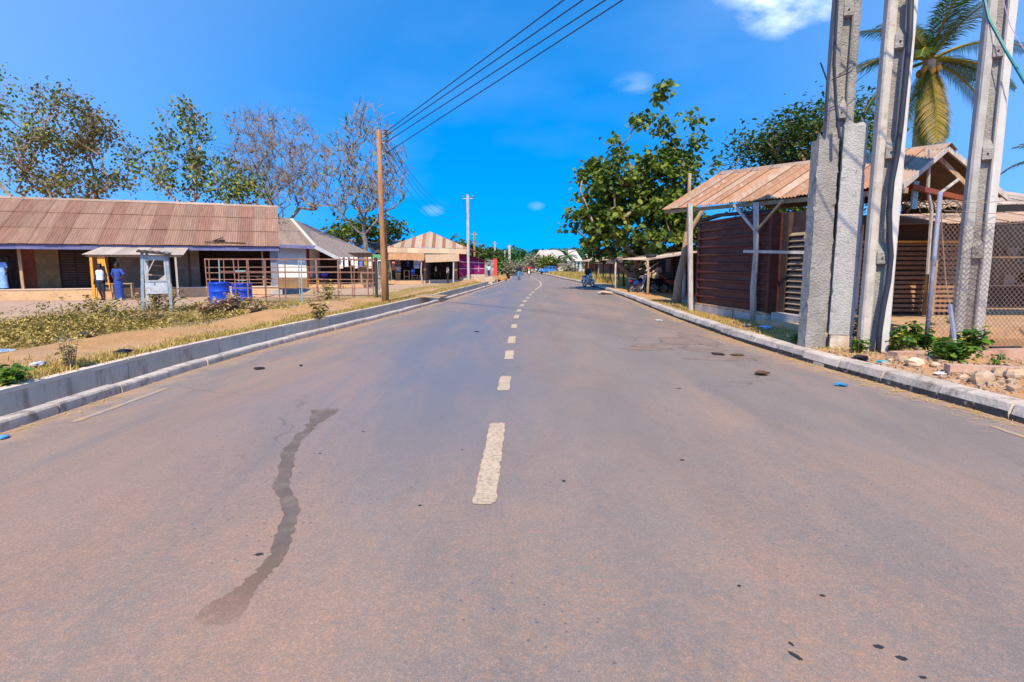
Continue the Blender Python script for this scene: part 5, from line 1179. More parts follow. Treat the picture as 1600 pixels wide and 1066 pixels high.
t = MB().ball((0, 0, 0), (.25, .3, .28), 10, 7, .08).build('saddle_bag', M('dark_green_bag', (.02, .03, .025), rough=.7), None, loc=(q_.x-.08, q_.y+.25, 1.08)); tag(t, 'bulging dark bag strapped on top of the motorcycle at the kerb', 'bag')
def rider(label, Y, px, paint, shirt, rot=PI, h=1.65):
    q_ = at(px, 430, Y); mo = motorcycle(label[0], (q_.x, Y, rz(q_.x, Y) if XL(Y) < q_.x < XR(Y) else .0), rot, paint, 0)
    person(label[1], (q_.x, Y+(.25 if abs(rot-PI) < 1 else -.25)*1.0, -.12), rot, h, shirt, cloth('rider_trousers', (.03, .03, .05)), 'trousers', 'long',
           dict(hl=(-.1, 0, .92), kl=(-.2, .42, .83), al=(-.2, .35, .42), tl=(-.22, .5, .38), hr=(.1, 0, .92), kr=(.2, .42, .83), ar=(.2, .35, .42), tr=(.22, .5, .38), chest=(0, .06, 1.33), neck=(0, .09, 1.5), jaw=(0, .13, 1.575), skull=(0, .13, 1.665), crown=(0, .12, 1.735), nose=(0, .23, 1.645),
                sl=(-.18, .07, 1.43), sr=(.18, .07, 1.43), el=(-.3, .3, 1.22), wl=(-.32, .52, 1.17), nl=(-.33, .58, 1.17), er=(.3, .3, 1.22), wr=(.32, .52, 1.17), nr=(.33, .58, 1.17)))
rider(('motorcycle coming down the road under the rider in red', 'motorcyclist in a red jacket riding on the road'), 86, 826.5, m_seat, cloth('red_jacket', (.6, .03, .03)))
rider(('tiny far motorcycle where the road vanishes into the bend', 'tiny far rider in dark clothes where the road vanishes into the bend'), 128, 804.5, m_seat, cloth('brown_jacket', (.12, .08, .08)))

# ------------------------------------------------------------------ far right: white roof, hut, car, stalls
H5 = thing('white_roofed_hall', 'big hall with a bright pale roof far beyond the bend', 'hall', (0, 0, 0)); Yw = 138.0
e0, e1, r0, r1 = at(832, 405.5, Yw), at(911, 408.5, Yw), at(843, 391, Yw+6), at(899, 390.5, Yw+6)
m_palroof = M('bright_pale_roof', (.54, .47, .42), (.48, .42, .37), .6, rough=.6)
roof_plane(H5, e0, e1, r1, r0, 10, 2, [m_palroof], waves=4, amp=.02)
m = MB(); m.v = [tuple(e1), tuple(e1+Vector((0, 12, 0))), tuple(r1), tuple(e0), tuple(e0+Vector((0, 12, 0))), tuple(r0)]; m.f = [(0, 1, 2), (4, 3, 5)]; m.build('hip_slope', m_palroof, H5)
MB().bx(e0.x+.6, e1.x-.3, Yw+.6, Yw+10, 0, e0.z-.25).build('wall', M('pale_blue_wall', (.40, .55, .66), (.46, .6, .7), 2), H5)
for k in range(4): MB().bx(e1.x-3.6+.8*k, e1.x-3.2+.8*k, Yw+.54, Yw+.595, .9, 2.2).build('window', m_dark, H5)
hut = thing('block_hut', 'small grey block hut by the dry grass right of the bend', 'hut', (0, 0, 0)); Yh = 96.0; a_, b2 = at(873, 424, Yh), at(893, 413, Yh); hutc = M('hut_block', (.42, .38, .33), (.36, .33, .29), 3, bmp=.5)
for r_ in range(6):
    x = a_.x-(.2 if r_ % 2 else 0)
    while x < b2.x: MB().bx(x+.01, x+.39, Yh, Yh+.2, r_*.28+.005, r_*.28+.275, .006).build('block', hutc, hut); x += .4
MB().bx(a_.x, b2.x, Yh+.2, Yh+2.5, 0, 1.66).build('walls', hutc, hut); MB().bx(a_.x-.3, b2.x+.3, Yh-.3, Yh+2.8, 1.7, 1.78).build('roof', m_greywood, hut)
# blue car
def car(label, loc, rotz, paint):
    t_ = thing('parked_car', label, 'car', loc, rotz)
    L2, W2 = 1.75, .74; prof = [(-L2, .32), (-L2, .75), (-L2+.15, .88), (-1.05, .93), (-.75, 1.36), (.35, 1.40), (.85, .95), (1.6, .82), (L2, .66), (L2, .32)]
    m_ = MB(); n_ = len(prof)
    for s_ in (-1, 1):
        for x_, z_ in prof: m_.v.append((x_, s_*(W2-(.12 if z_ > 1.2 else 0)), z_))
    m_.f = [tuple(range(n_))[::-1], tuple(range(n_, 2*n_))]+[(i, (i+1) % n_, n_+(i+1) % n_, n_+i) for i in range(n_)]
    m_.build('body', paint, t_)
    gl = M('dark_car_glass', (.03, .04, .05), rough=.1, bmp=0, rnd=0)
    for s_ in (-1, 1):
        for x0_, x1_, xt0, xt1 in ((-.95, -.22, -.7, -.2), (-.14, .72, -.14, .34)):
            m_ = MB(); yy0, yy1 = s_*(W2+.012), s_*(W2-.1); m_.quad((x0_, yy0, .96), (x1_, yy0, .96), (xt1, yy1, 1.33), (xt0, yy1, 1.33)); m_.build('side_window', gl, t_)
        for x_ in (-1.1, 1.1):
            m_ = MB(); m_.lathe([(.29, -.09), (.31, -.06), (.31, .06), (.29, .09)], 16, (0, 0, 0), 'y'); wh = m_.build('wheel', m_black, t_, loc=(x_, s_*(W2-.06), .31)); m_ = MB(); m_.lathe([(.17, -.1), (.17, .1)], 12, (0, 0, 0), 'y'); m_.build('rim', m_metal, wh)
        m_ = MB(); m_.box((L2-.02, s_*.52, .68), (.1, .26, .13)); m_.build('headlight', m_lamp, t_)
        m_ = MB(); m_.box((-L2+.0, s_*.56, .74), (.06, .22, .14)); m_.build('tail_light', m_rlamp, t_)
    m_ = MB(); m_.quad((.87, -.66, .97), (.87, .66, .97), (.39, .58, 1.385), (.39, -.58, 1.385)); m_.build('windscreen', gl, t_)
    m_ = MB(); m_.bx(L2-.02, L2+.06, -.7, .7, .33, .47); m_.build('bumper', m_seat, t_); m_ = MB(); m_.bx(-L2-.06, -L2+.02, -.7, .7, .33, .47); m_.build('bumper', m_seat, t_)
    return t_
q_ = at(861, 424, 100); car('bright blue car parked on the dirt beside the block hut', (q_.x-.2, 101, 0), PI+.5, M('bright_blue_enamel', (.02, .2, .6), rough=.35, spec=.5, rnd=0, bmp=0))
q_ = at(871, 424, 98.5); person('person in red beside the bright blue car', (q_.x, 98.2, 0), PI, 1.65, cloth('red_shirt', (.5, .06, .05)), cloth('red_brown_skirt', (.2, .05, .05)), 'skirt')
def stall(label, px0, px1, ye, Y, dep, mats, zback, posts=3, wall=True, mt=m_wood, ncol=4, Yb=None):
    Yb = Yb or Y; a_, b2 = at(px0, ye, Y), at(px1, ye+.4, Yb); t_ = thing('market_stall', label, 'stall', (0, 0, 0))
    sd = (b2-a_).normalized(); bk = Vector((-sd.y, sd.x, 0)); bk = bk if bk.x > 0 or abs(sd.y) < .5 else -bk
    if bk.y < 0 and abs(sd.x) > .7: bk = -bk
    roof_plane(t_, a_, b2, b2+bk*dep+Vector((0, 0, zback)), a_+bk*dep+Vector((0, 0, zback)), ncol, 1, mats, waves=5, amp=.015)
    for k in range(posts):
        f = (k+.1)/(posts-.8); p_ = a_.lerp(b2, min(1, f))+bk*.15; MB().tube([(p_.x, p_.y, 0), (p_.x+rng.uniform(-.06, .06), p_.y, p_.z*.5), (p_.x, p_.y, p_.z+.0)], .055, 5).build('post', mt, t_)
        p2 = p_+bk*(dep-.3); MB().tube([(p2.x, p2.y, 0), (p2.x, p2.y, p_.z+zback*.9)], .05, 5).build('post', m_dark, t_)
    if wall:
        p_, q2 = a_+bk*(dep-.1), b2+bk*(dep-.1); m_ = MB(); m_.v = [(p_.x, p_.y, 0), (q2.x, q2.y, 0), (q2.x, q2.y, b2.z+zback-.1), (p_.x, p_.y, a_.z+zback-.1)]; m_.f = [(0, 1, 2, 3)]; m_.build('back_wall', wall if wall is not True else m_dark, t_)
    return t_
stall('low brown shelter with slim posts left of the thatched stall', 901, 936, 408.5, 76, 3, [m_awning, M('brown_tin', (.3, .2, .15), (.36, .26, .2), 3)], .5, 3, M('faded_red_wall', (.4, .16, .14), (.45, .25, .22), 3), Yb=62)
stall('small pink-roofed stall behind the low brown shelter', 918, 940, 404, 86, 4, [M('pink_tin', (.5, .36, .32), (.44, .32, .28), 3)], .7, 2, m_redwall)
th = M('dark_thatch', (.05, .035, .025), (.09, .065, .04), 8, c3=(.14, .1, .06), s3=18, bmp=1, bs=30)
stall('dark thatched stall with forked posts beside the teak tree', 928, 966, 412, 50, 3.6, [th], .75, 4, None, m_dark, 3, Yb=43)
# ------------------------------------------------------------------ low parking shelter with motorcycles
PS = thing('parking_shelter', 'low tin-roofed shelter on crooked posts with motorcycles parked under it', 'shelter', (0, 0, 0))
f0, f1, f2 = at(957, 405, 36.5), at(1014, 407, 29.0), at(1078, 397, 22.0)
bk = Vector((3.4, 1.2, .48))
tin = [M('pale_tin', (.46, .38, .32), (.54, .45, .38), 2, c3=(.38, .24, .17), s3=3, rough=.6), M('brown_tin_sheet', (.42, .30, .23), (.48, .36, .28), 2, c3=(.33, .18, .12), s3=3, rough=.6)]
roof_plane(PS, f0, f1, f1+bk, f0+bk, 7, 1, tin, waves=6, amp=.012)
roof_plane(PS, f1+Vector((0, 0, .03)), f2, f2+bk, f1+bk+Vector((0, 0, .03)), 7, 1, tin, waves=6, amp=.012)
def crook(px, pyb, pyt, Y, r, mt, parent, name='post', z0=.05, dx=.05):
    a_, c_ = at(px, pyb, Y), at(px, pyt, Y); b3 = a_.lerp(c_, .5)+Vector((rng.uniform(-dx, dx), 0, 0)); a_.z = z0-.05
    return MB().tube([a_, a_.lerp(b3, .5)+Vector((rng.uniform(-dx, dx)*.5, 0, 0)), b3, c_], [r*1.15, r, r, r*.9], 7).build(name, mt, parent, world=False, smooth=True)
crook(962, 455, 404, 35.5, .06, m_greywood, PS); crook(1012, 464, 406, 28.6, .065, m_wood, PS); crook(1068, 462, 398, 24.2, .07, m_greywood, PS)
crook(975, 450, 402, 38, .06, m_dark, PS); crook(1034, 452, 398, 34, .07, m_wood, PS); crook(997, 448, 400, 38.5, .05, m_dark, PS); crook(1052, 452, 396, 32, .05, m_dark, PS)
MB().tube([at(1009, 423.5, 28.5), at(1029, 410, 28.9)], .035, 5).build('brace', m_greywood, PS)
MB().tube([at(1008, 410, 28.7), at(1012, 422, 28.6)], .03, 5).build('brace', m_wood, PS)
p_, q2 = f0+bk, f2+bk
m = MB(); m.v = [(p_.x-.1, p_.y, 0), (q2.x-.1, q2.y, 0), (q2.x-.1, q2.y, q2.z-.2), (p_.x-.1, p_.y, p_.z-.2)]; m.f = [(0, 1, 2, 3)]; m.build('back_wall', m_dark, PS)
c_ = f1.lerp(f0, .12)+bk*.12+Vector((0, 0, .14)); m = MB(); torus(m, (0, 0, 0), .2, .085, 20, 8); ty = m.build('tyre', m_black, None, smooth=True, loc=tuple(c_+Vector((0, 0, .02)))); ty.rotation_euler = (0, PI/2-.12, .3); tag(ty, 'black tyre lying flat on the low tin shelter roof', 'tyre')
mcs = [(998, 455, 31.5, -.9, m_bluepaint, 'blue motorcycle parked foremost under the low tin shelter'), (1020, 456, 30.5, 1.8, m_seat, 'black motorcycle standing right of the blue one under the shelter'), (1040, 452, 31.5, 1.4, m_redpaint, 'dark red motorcycle standing furthest right under the shelter')]
for px, py, Y, ro, pt_, lb in mcs:
    a_ = at(px, py, Y); motorcycle(lb, (a_.x, Y, .07), ro, pt_, .1)
a_ = at(1029, 440, 32.3); person('man in a beige shirt standing among the motorcycles under the shelter', (a_.x, 32.3, .05), PI*.6, 1.68, cloth('beige_shirt', (.5, .4, .28), (.35, .27, .18), 12), cloth('brown_trousers', (.08, .06, .05)), 'trousers', True, dict(er=(.26, .1, 1.2), wr=(.2, .28, 1.12), nr=(.18, .34, 1.1)))
for px, c_, lb in ((1044, (.5, .5, .55), 'pale bag hanging at the back of the motorcycle shelter'), (1038, (.04, .12, .3), 'blue sheet hanging at the back of the motorcycle shelter')):
    a_ = at(px, 418, 33); tag(MB().box((a_.x, 33, 1.55), (.45 if c_[0] < .1 else .3, .06, .75), .2, jit=.03).build('hanging_cloth', cloth('hung_cloth', c_), None), lb, 'cloth')
pvs = MB().box((7.2, 23.5, .10), (2.0, 5.5, .10), .12, jit=.02).build('concrete_pad', m_conc, None); tag(pvs, 'pale concrete slab on the orange soil in front of the parking shelter', 'slab')

# ------------------------------------------------------------------ rusty-roofed shed on the right
SH = thing('tin_roofed_shed', 'rickety shed with a rust-striped tin roof and dark slatted front on the right', 'shed', (0, 0, 0))
EL, ER, RL, RR = at(1036, 327, 20.8), at(1409, 289, 11.3), at(1126, 270, 20.4), at(1481, 227, 12.3)
rsh = [roofmat('shed_rust_%s' % k, *[(q[0]*.92, q[1]*1.04, q[2]*1.12) for q in (a, b_, c_)], math.atan2(9.5, 2.3)+PI/2) for k, a, b_, c_ in (('orange', (.52, .27, .15), (.60, .36, .22), (.42, .20, .11)), ('pale', (.66, .50, .39), (.56, .38, .27), (.5, .27, .16)), ('brown', (.46, .24, .14), (.54, .30, .18), (.66, .5, .4)))]
roof_plane(SH, EL, ER, RR, RL, 17, 1, rsh, waves=5, amp=.018, jit=.02)
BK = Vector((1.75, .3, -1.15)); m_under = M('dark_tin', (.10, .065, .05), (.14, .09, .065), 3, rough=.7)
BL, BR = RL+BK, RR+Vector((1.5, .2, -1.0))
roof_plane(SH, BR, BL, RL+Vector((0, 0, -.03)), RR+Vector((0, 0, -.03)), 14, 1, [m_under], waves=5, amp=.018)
for i in range(9):
    a_, b2 = RL.lerp(RR, i/9), RL.lerp(RR, (i+1)/9+.01); m = MB(); o_ = Vector((.16, .03, -.10)); m.v = [tuple(a_-o_*Vector((1, 1, -1)) if 0 else a_+Vector((-.14, -.03, -.075))), tuple(a_+Vector((0, 0, .045))), tuple(a_+o_), tuple(b2+Vector((-.14, -.03, -.075))), tuple(b2+Vector((0, 0, .045))), tuple(b2+o_)]; m.f = [(0, 3, 4, 1), (1, 4, 5, 2)]; m.build('ridge_cap', rsh[1], SH)
m = MB(); m.beam(ER+Vector((0, 0, -.05)), RR+Vector((0, 0, -.06)), .05, .1); m.beam(RR+Vector((0, 0, -.06)), BR+Vector((0, 0, -.05)), .05, .1); m.build('barge_board', m_greywood, SH)
m = MB(); m.beam(EL.lerp(ER, .0)+Vector((.1, 0, -.1)), ER+Vector((.1, 0, -.1)), .08, .1); m.build('eave_beam', m_wood, SH)
tb0, tb1 = ER.lerp(RR, .45)+Vector((0, .3, -.35)), BR+Vector((-.3, .3, -.1))
MB().beam(tb0, tb1, .07, .1).build('tie_beam', m_redwall, SH)
MB().beam(RR+Vector((-.1, .25, -.1)), RR+Vector((.95, .1, -1.15)), .06, .08).build('brace', m_wood, SH)
MB().tube([RR+Vector((-.42, -.1, -.1)), RR+Vector((-.35, -.05, -.9)), RR+Vector((-.2, 0, -1.3)), RR+Vector((-.1, .1, -2.6))], .035, 6).build('gable_pole', m_greywood, SH)
MB().box(tuple(ER.lerp(RR, .4)+Vector((.25, .5, -.45))), (.12, .05, .55), .2).build('hanging_rag', m_bluebar, SH)
def fdir(a, b2): d_ = (b2-a); d_.z = 0; return d_.normalized()
wa0, wa1 = g(1086, 491, .06), g(1194, 511, .06); wu = fdir(wa0, wa1); wn = Vector((wu.y, -wu.x, 0)); wn = wn if wn.x < 0 else -wn   # wn points to the road
Lw = (wa1-wa0).length; ANG = math.atan2(wu.y, wu.x)
def wpnt(u, v, z): return wa0+wu*u-wn*v+Vector((0, 0, z-wa0.z))     # u along, v back
def wbox(u0, u1, v0, v1, z0, z1, name, mat, parent, jit=0):
    m_ = MB(); c_ = wpnt((u0+u1)/2, (v0+v1)/2, (z0+z1)/2); m_.box(tuple(c_), (u1-u0, v1-v0, z1-z0), ANG, jit=jit); return m_.build(name, mat, parent)
u = 0
k = 0
while u < Lw+.02:     # plinth of blocks, the front course one by one
    l = min(.46, Lw+.05-u); wbox(u+.008, u+l-.008, -.02+rng.uniform(-.015, .015), .25, .0, .36+rng.uniform(-.008, .008), 'block', m_block, SH, .012); u += .46
wbox(0, Lw+.04, -.01, .3, .37, .42, 'plinth_top', m_step, SH)
for i in range(10):
    z0 = .43+i*.248; j_ = rng.uniform(-.01, .01); m_ = MB()
    pr_ = [(.02, 0), (.02, .17), (-.012, .185), (-.035, .2), (-.035, .232), (.015, .246)]
    for u in (0, Lw*.33, Lw*.66, Lw-.04):
        for v, z in pr_: m_.v.append(tuple(wpnt(u, v+.04+j_, z0+z+j_*(u/Lw))))
    n_ = len(pr_)
    for a_ in range(3):
        for b2 in range(n_-1): q = a_*n_+b2; m_.f.append((q, q+n_, q+n_+1, q+1))
    m_.build('wall_plank', m_maroon, SH)
m_ = MB(); pts_ = [(0, 2.9), (Lw*.3, 2.98), (Lw*.6, 2.93), (Lw, 2.86)]
for u, z in pts_: m_.v += [tuple(wpnt(u, .0, z)), tuple(wpnt(u, .0, z+.09)), tuple(wpnt(u, .14, z+.1)), tuple(wpnt(u, .14, z))]
for a_ in range(3):
    for b2 in range(4): q = a_*4; m_.f.append((q+b2, q+(b2+1) % 4, q+4+(b2+1) % 4, q+4+b2))
m_.build('top_rail', m_black, SH)
wbox(Lw-.03, Lw+.09, .0, .32, .42, 2.86, 'corner_board', m_maroon, SH)
# recessed louvred doors
D0 = Lw+.1
wbox(D0, D0+.22, .28, .40, .36, 2.85, 'door_frame', m_dark, SH); wbox(D0, D0+2.2, .44, .52, .36, 2.85, 'inner_wall', m_dark, SH)
for c0, c1 in ((D0+.26, D0+.92), (D0+1.04, D0+1.7)):
    lf = wbox(c0-.04, c1+.04, .37, .42, .44, 2.5, 'louvred_door', m_dark, SH)
    for i in range(14):
        c_ = wpnt((c0+c1)/2, .33, .56+i*.135); m_ = MB(); m_.box((0, 0, 0), (c1-c0, .10, .022), 0, Matrix.Rotation(.75, 3, 'X')); 
        m_.v = [(c_.x+x_*math.cos(ANG)-y_*math.sin(ANG), c_.y+x_*math.sin(ANG)+y_*math.cos(ANG), c_.z+z_) for x_, y_, z_ in m_.v]; m_.build('louvre', m_louvre, lf)
wbox(D0, D0+2.2, -.25, .28, .0, .26, 'door_step', m_step, SH, .01); wbox(D0, D0+2.2, .1, .43, .262, .44, 'sill', m_block, SH)
wbox(-.08, .04, .02, 3.2, .05, 2.85, 'end_wall', m_maroon, SH)
p2 = g(1178, 508, .06); top2 = at(1181, 318, p2.y); MB().tube([p2-Vector((0, 0, .1)), p2.lerp(top2, .3)+Vector((-.03, 0, 0)), p2.lerp(top2, .6)+Vector((.03, 0, 0)), top2+Vector((0, 0, .02))], [.095, .085, .075, .07], 8).build('post', m_greywood, SH, smooth=True)
yb = p2.y-.03
MB().tube([at(1181, 362, yb), at(1147, 321, yb+.7)], .04, 6).build('brace', m_greywood, SH); MB().tube([at(1181, 362, yb), at(1223, 313, yb-.8)], .035, 6).build('brace', m_wood, SH)
MB().beam(at(1162, 393, yb-.1), at(1275, 395, yb-1.6), .035, .07).build('rail', m_greywood, SH)
p1 = g(1079, 491, .06); m = MB(); m.beam((p1.x, p1.y, 0), at(1078, 318, p1.y), .13, .13); m.build('post', m_greywood, SH)
cb = g(1057, 477, .06); Yk = cb.y
MB().tube([cb-Vector((0, 0, .1)), at(1060, 440, Yk), at(1069, 400, Yk), at(1074, 365, Yk), at(1088, 345, Yk), at(1101, 322, Yk-.3)], [.19, .15, .13, .12, .085, .07], 8).build('crooked_post', m_wood, SH, smooth=True)
MB().tube([at(1074, 365, Yk), at(1077, 330, Yk), at(1077, 296, Yk), at(1078, 271, Yk)], [.1, .075, .07, .06], 7).build('crooked_post_fork', m_wood, SH, smooth=True)

# slatted store with the beige awning behind the concrete poles
BS = thing('slatted_store', 'store of brown slats under a long beige corrugated awning behind the concrete poles', 'store', (0, 0, 0))
YS_ = 15.2
sx0, sx1 = at(1325, 420, YS_).x, at(1505, 420, YS_).x
aw0, aw1 = at(1322, 352, 14.0), at(1760, 343, 14.0)
roof_plane(BS, aw0, aw1, aw1+Vector((0, 1.55, .33)), aw0+Vector((0, 1.55, .33)), 12, 1, [M('beige_tin', (.46, .32, .24), (.52, .38, .29), 2, rough=.7)], waves=7, amp=.016, name='awning_sheet')
roof_plane(BS, aw0+Vector((2.6, 1.5, .55)), aw1+Vector((0, 1.5, .55)), aw1+Vector((0, 4.5, 1.3)), aw0+Vector((2.6, 4.5, 1.3)), 9, 1, [tin[0]], waves=6, amp=.015)
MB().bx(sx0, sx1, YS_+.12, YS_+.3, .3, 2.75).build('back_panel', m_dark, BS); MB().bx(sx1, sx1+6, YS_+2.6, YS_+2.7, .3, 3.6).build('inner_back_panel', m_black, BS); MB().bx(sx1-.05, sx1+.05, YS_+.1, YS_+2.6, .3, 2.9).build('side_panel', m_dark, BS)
for i in range(15):
    zz = .42+i*.122
    for a_, b2 in ((sx0, sx0+1.0), (sx0+1.0, sx0+2.0), (sx0+2.0, sx1)): MB().box(((a_+b2)/2, YS_+.02+rng.uniform(-.015, .015), zz+rng.uniform(-.008, .008)), (b2-a_-.012, .035, .072), rng.uniform(-.01, .01), Matrix.Rotation(-.45, 3, 'X')).build('slat', m_slat, BS)
MB().bx(sx0, sx1, YS_-.1, YS_-.06, 2.16, 2.21).build('rail', m_orange_wood, BS)
for px, mt in ((1455, m_wood), (1336, m_greywood)): x_ = at(px, 420, YS_-.4).x; MB().bx(x_-.09, x_+.09, YS_-.5, YS_-.34, .34, 2.7, .012).build('post', mt, BS)
x_ = at(1340, 420, 13.8).x; MB().tube([(x_, 13.9, .3), (x_+.05, 13.95, 1.5), (x_+.1, 14.0, 3.2)], .05, 6).build('pipe_post', m_steelblue, BS)
for z_ in (1.83, 1.03): MB().bx(sx1+.2, sx1+5, YS_+1.4, YS_+1.9, z_-.03, z_).build('shelf', m_wood, BS)
for z_ in (2.0, 1.2): 
    for k in range(6): MB().box((sx1+.8+.55*k, YS_+1.6, z_+rng.uniform(-.1, .1)), (rng.uniform(.25, .4), .2, rng.uniform(.25, .4)), rng.uniform(-.2, .2), jit=.04).build('stored_bundle', [m_black, m_wood, m_dark, m_greyplaster][k % 4], BS)
tr_ = tag(MB().bx(at(1330, 500, 12.4).x, 17, 12.3, 15.2, -.1, .30, .01).build('concrete_terrace', m_step, None), 'raised concrete floor in front of the slatted store', 'terrace')
for k in range(26):      # dry sticks heaped on the awning
    pass
t = thing('stick_heap', 'heap of dry sticks and vines on the beige awning under the shed gable', 'stick heap', tuple(at(1475, 312, 14.6)))
m = MB()
for k in range(90):
    a_ = Vector((rng.uniform(-.9, .9), rng.uniform(-.2, .3), rng.uniform(-.18, .16))); d_ = Vector((rng.normal(0, 1), rng.normal(0, .4), rng.normal(0, .5))).normalized()*rng.uniform(.15, .45)
    m.tube([a_-d_, a_+Vector((0, 0, .05)), a_+d_], .012, 3, cap=False)
m.build('sticks', m_wood, t, kind='stuff')

# ------------------------------------------------------------------ concrete poles
def ipole(name, label, x, y, wd, H, z0, extra=.26, r0=.95, sp=1.62, tilt=0, mat=m_conc, group='concrete power poles by the right kerb', matL=None):
    th_ = math.atan2(x, y); t_ = thing(name, label, 'pole', (x, y, 0), -th_+extra, group); t_.rotation_euler = (0, tilt, -th_+extra)
    fl = wd*.33; dp = wd*.62; rec = dp*.36
    k = 12; zs = [z0+(H-z0)*i/k for i in range(k+1)]; tap = lambda z: 1-.16*(z/H)
    for s_ in (-1, 1):
        m_ = MB()
        for i, z in enumerate(zs):
            T = tap(z); a_, b2 = s_*(wd/2)*T, s_*(wd/2-fl)*T; j_ = lambda: rng.uniform(-.006, .006)
            pts_ = [(a_, -dp/2+.03), (a_-s_*.03, -dp/2), (b2+s_*.02, -dp/2), (b2, -dp/2+.025), (b2, dp/2), (a_, dp/2)]
            for p_ in pts_: m_.v.append((p_[0]+j_(), p_[1]+j_(), z))
        for i in range(k):
            for q in range(6): m_.f.append((i*6+q, i*6+(q+1) % 6, (i+1)*6+(q+1) % 6, (i+1)*6+q) if s_ < 0 else (i*6+q, (i+1)*6+q, (i+1)*6+(q+1) % 6, i*6+(q+1) % 6))
        m_.f += [tuple(range(6)), tuple(k*6+q for q in range(6))]
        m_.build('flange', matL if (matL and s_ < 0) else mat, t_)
    m_ = MB(); w_ = wd/2-fl+.01; m_.v = [(-w_, -dp/2+rec, z0), (w_, -dp/2+rec, z0), (w_, dp/2-rec*.6, z0), (-w_, dp/2-rec*.6, z0), (-w_*.84, -dp/2+rec, H), (w_*.84, -dp/2+rec, H), (w_*.84, dp/2-rec*.6, H), (-w_*.84, dp/2-rec*.6, H)]
    m_.f = [(0, 1, 5, 4), (1, 2, 6, 5), (2, 3, 7, 6), (3, 0, 4, 7), (4, 5, 6, 7)]; m_.build('web', m_roughconc, t_)
    z = r0
    while z < H:
        T = tap(z); w2 = (wd/2-fl)*T+.004; m_ = MB(); m_.v = [(-w2, -dp/2-.012, z), (w2, -dp/2-.012, z), (w2, -dp/2+rec+.02, z-.03), (-w2, -dp/2+rec+.02, z-.03), (-w2, -dp/2-.012, z+.17), (w2, -dp/2-.012, z+.17), (w2, -dp/2+rec+.02, z+.36), (-w2, -dp/2+rec+.02, z+.36)]
        m_.f = [(0, 1, 5, 4), (3, 2, 1, 0), (4, 5, 6, 7), (0, 4, 7, 3), (1, 2, 6, 5)]; m_.build('rung', m_roughconc, t_)
        m_ = MB(); m_.lathe([(.016, 0), (.016, .01)], 8, (0, -dp/2-.022, z+.085), 'y'); m_.build('bolt_hole', m_black, t_); z += sp
    return t_
m_conclight = M('sunlit_smooth_concrete', (.58, .56, .53), (.50, .49, .47), 3, c3=(.36, .34, .31), s3=9, t3=(.6, .72), bmp=.3, bs=45, rough=.95, rnd=0)  # for the sunlit flanges: the brightness is put into a paler colour
m_concshade = M('shaded_brown_concrete', (.40, .36, .31), (.50, .46, .41), 4, c3=(.30, .24, .18), s3=7, bmp=.5, bs=45, rough=.95, rnd=0)  # left flange of the middle pole: its shade is put into the colour
pA, pB, pC = g(1289, 546.5, .15), g(1369, 555, .15), g(1516, 543, .18)
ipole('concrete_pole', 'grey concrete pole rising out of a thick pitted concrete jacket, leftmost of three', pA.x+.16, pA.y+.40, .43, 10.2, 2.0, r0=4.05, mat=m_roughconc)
ipole('concrete_pole', 'ladder-like white concrete pole in the middle with a dark cable down its side', pB.x, pB.y+.12, .42, 10.5, -.1, r0=1.62, mat=m_conclight, matL=m_concshade)
ipole('concrete_pole', 'ladder-like pale concrete pole behind the chain-link fence, rightmost of three', pC.x, pC.y+.12, .43, 10.5, -.1, r0=1.72, mat=m_conclight, matL=m_conc)  # left flange in the darker grey, its shaded side put in as colour
t = thing('pole_jacket', 'thick rough two-piece concrete jacket around the foot of the leftmost pole', 'concrete jacket', (pA.x+.04, pA.y+.02, 0), -math.atan2(pA.x, pA.y)+.12)
def rough_block(x0, x1, y0, y1, z0, H, name, mat, parent, topj=.1):
    m_ = MB(); kz, kx = max(4, int((H-z0)*14)), 5; per = []
    cx0 = [(x0+(x1-x0)*i/kx, y0) for i in range(kx)]+[(x1, y0+(y1-y0)*i/kx) for i in range(kx)]+[(x1-(x1-x0)*i/kx, y1) for i in range(kx)]+[(x0, y1-(y1-y0)*i/kx) for i in range(kx)]
    nP = len(cx0)
    for j in range(kz+1):
        f = j/kz; wv = 1-.07*f
        for i, (x_, y_) in enumerate(cx0):
            corner = i % kx == 0; jx = rng.normal(0, .0015)+(rng.uniform(-.03, .03) if corner and rng.random() < .12 else 0); jy = rng.normal(0, .0015)+(rng.uniform(-.02, .03) if corner and rng.random() < .12 else 0)
            xm, ym = (x0+x1)/2, (y0+y1)/2; z_ = z0+(H-z0)*f+(rng.uniform(-topj, topj*.4) if j == kz else 0); m_.v.append((xm+(x_-xm)*wv+jx, ym+(y_-ym)*wv+jy, z_))
    for j in range(kz):
        for i in range(nP): i2 = (i+1) % nP; m_.f.append((j*nP+i, j*nP+i2, (j+1)*nP+i2, (j+1)*nP+i))
    m_.f.append(tuple(kz*nP+i for i in range(nP))); return m_.build(name, mat, parent)
hj = at(1320, 192, pA.y).z
m_jacket = M('jacket_concrete', (.36, .35, .34), (.46, .45, .44), 2.5, c3=(.22, .205, .19), s3=14, t3=(.6, .68), sc=(1, 1, .35), bmp=.8, bs=34, bd=.04, rough=1, rnd=0)
jh = rough_block(-.36, .0, .04, .30, -.1, hj-.18, 'jacket_half', m_roughconc, t, .18); jh.rotation_euler = (0, 0, .42); rough_block(.01, .37, -.06, .30, .42, hj, 'jacket_half', m_jacket, t, .12)
rough_block(.02, .38, -.09, .31, -.1, .415, 'jacket_foot', M('stained_foot', (.55, .50, .44), (.42, .30, .2), 4, bmp=.5), t, .01)
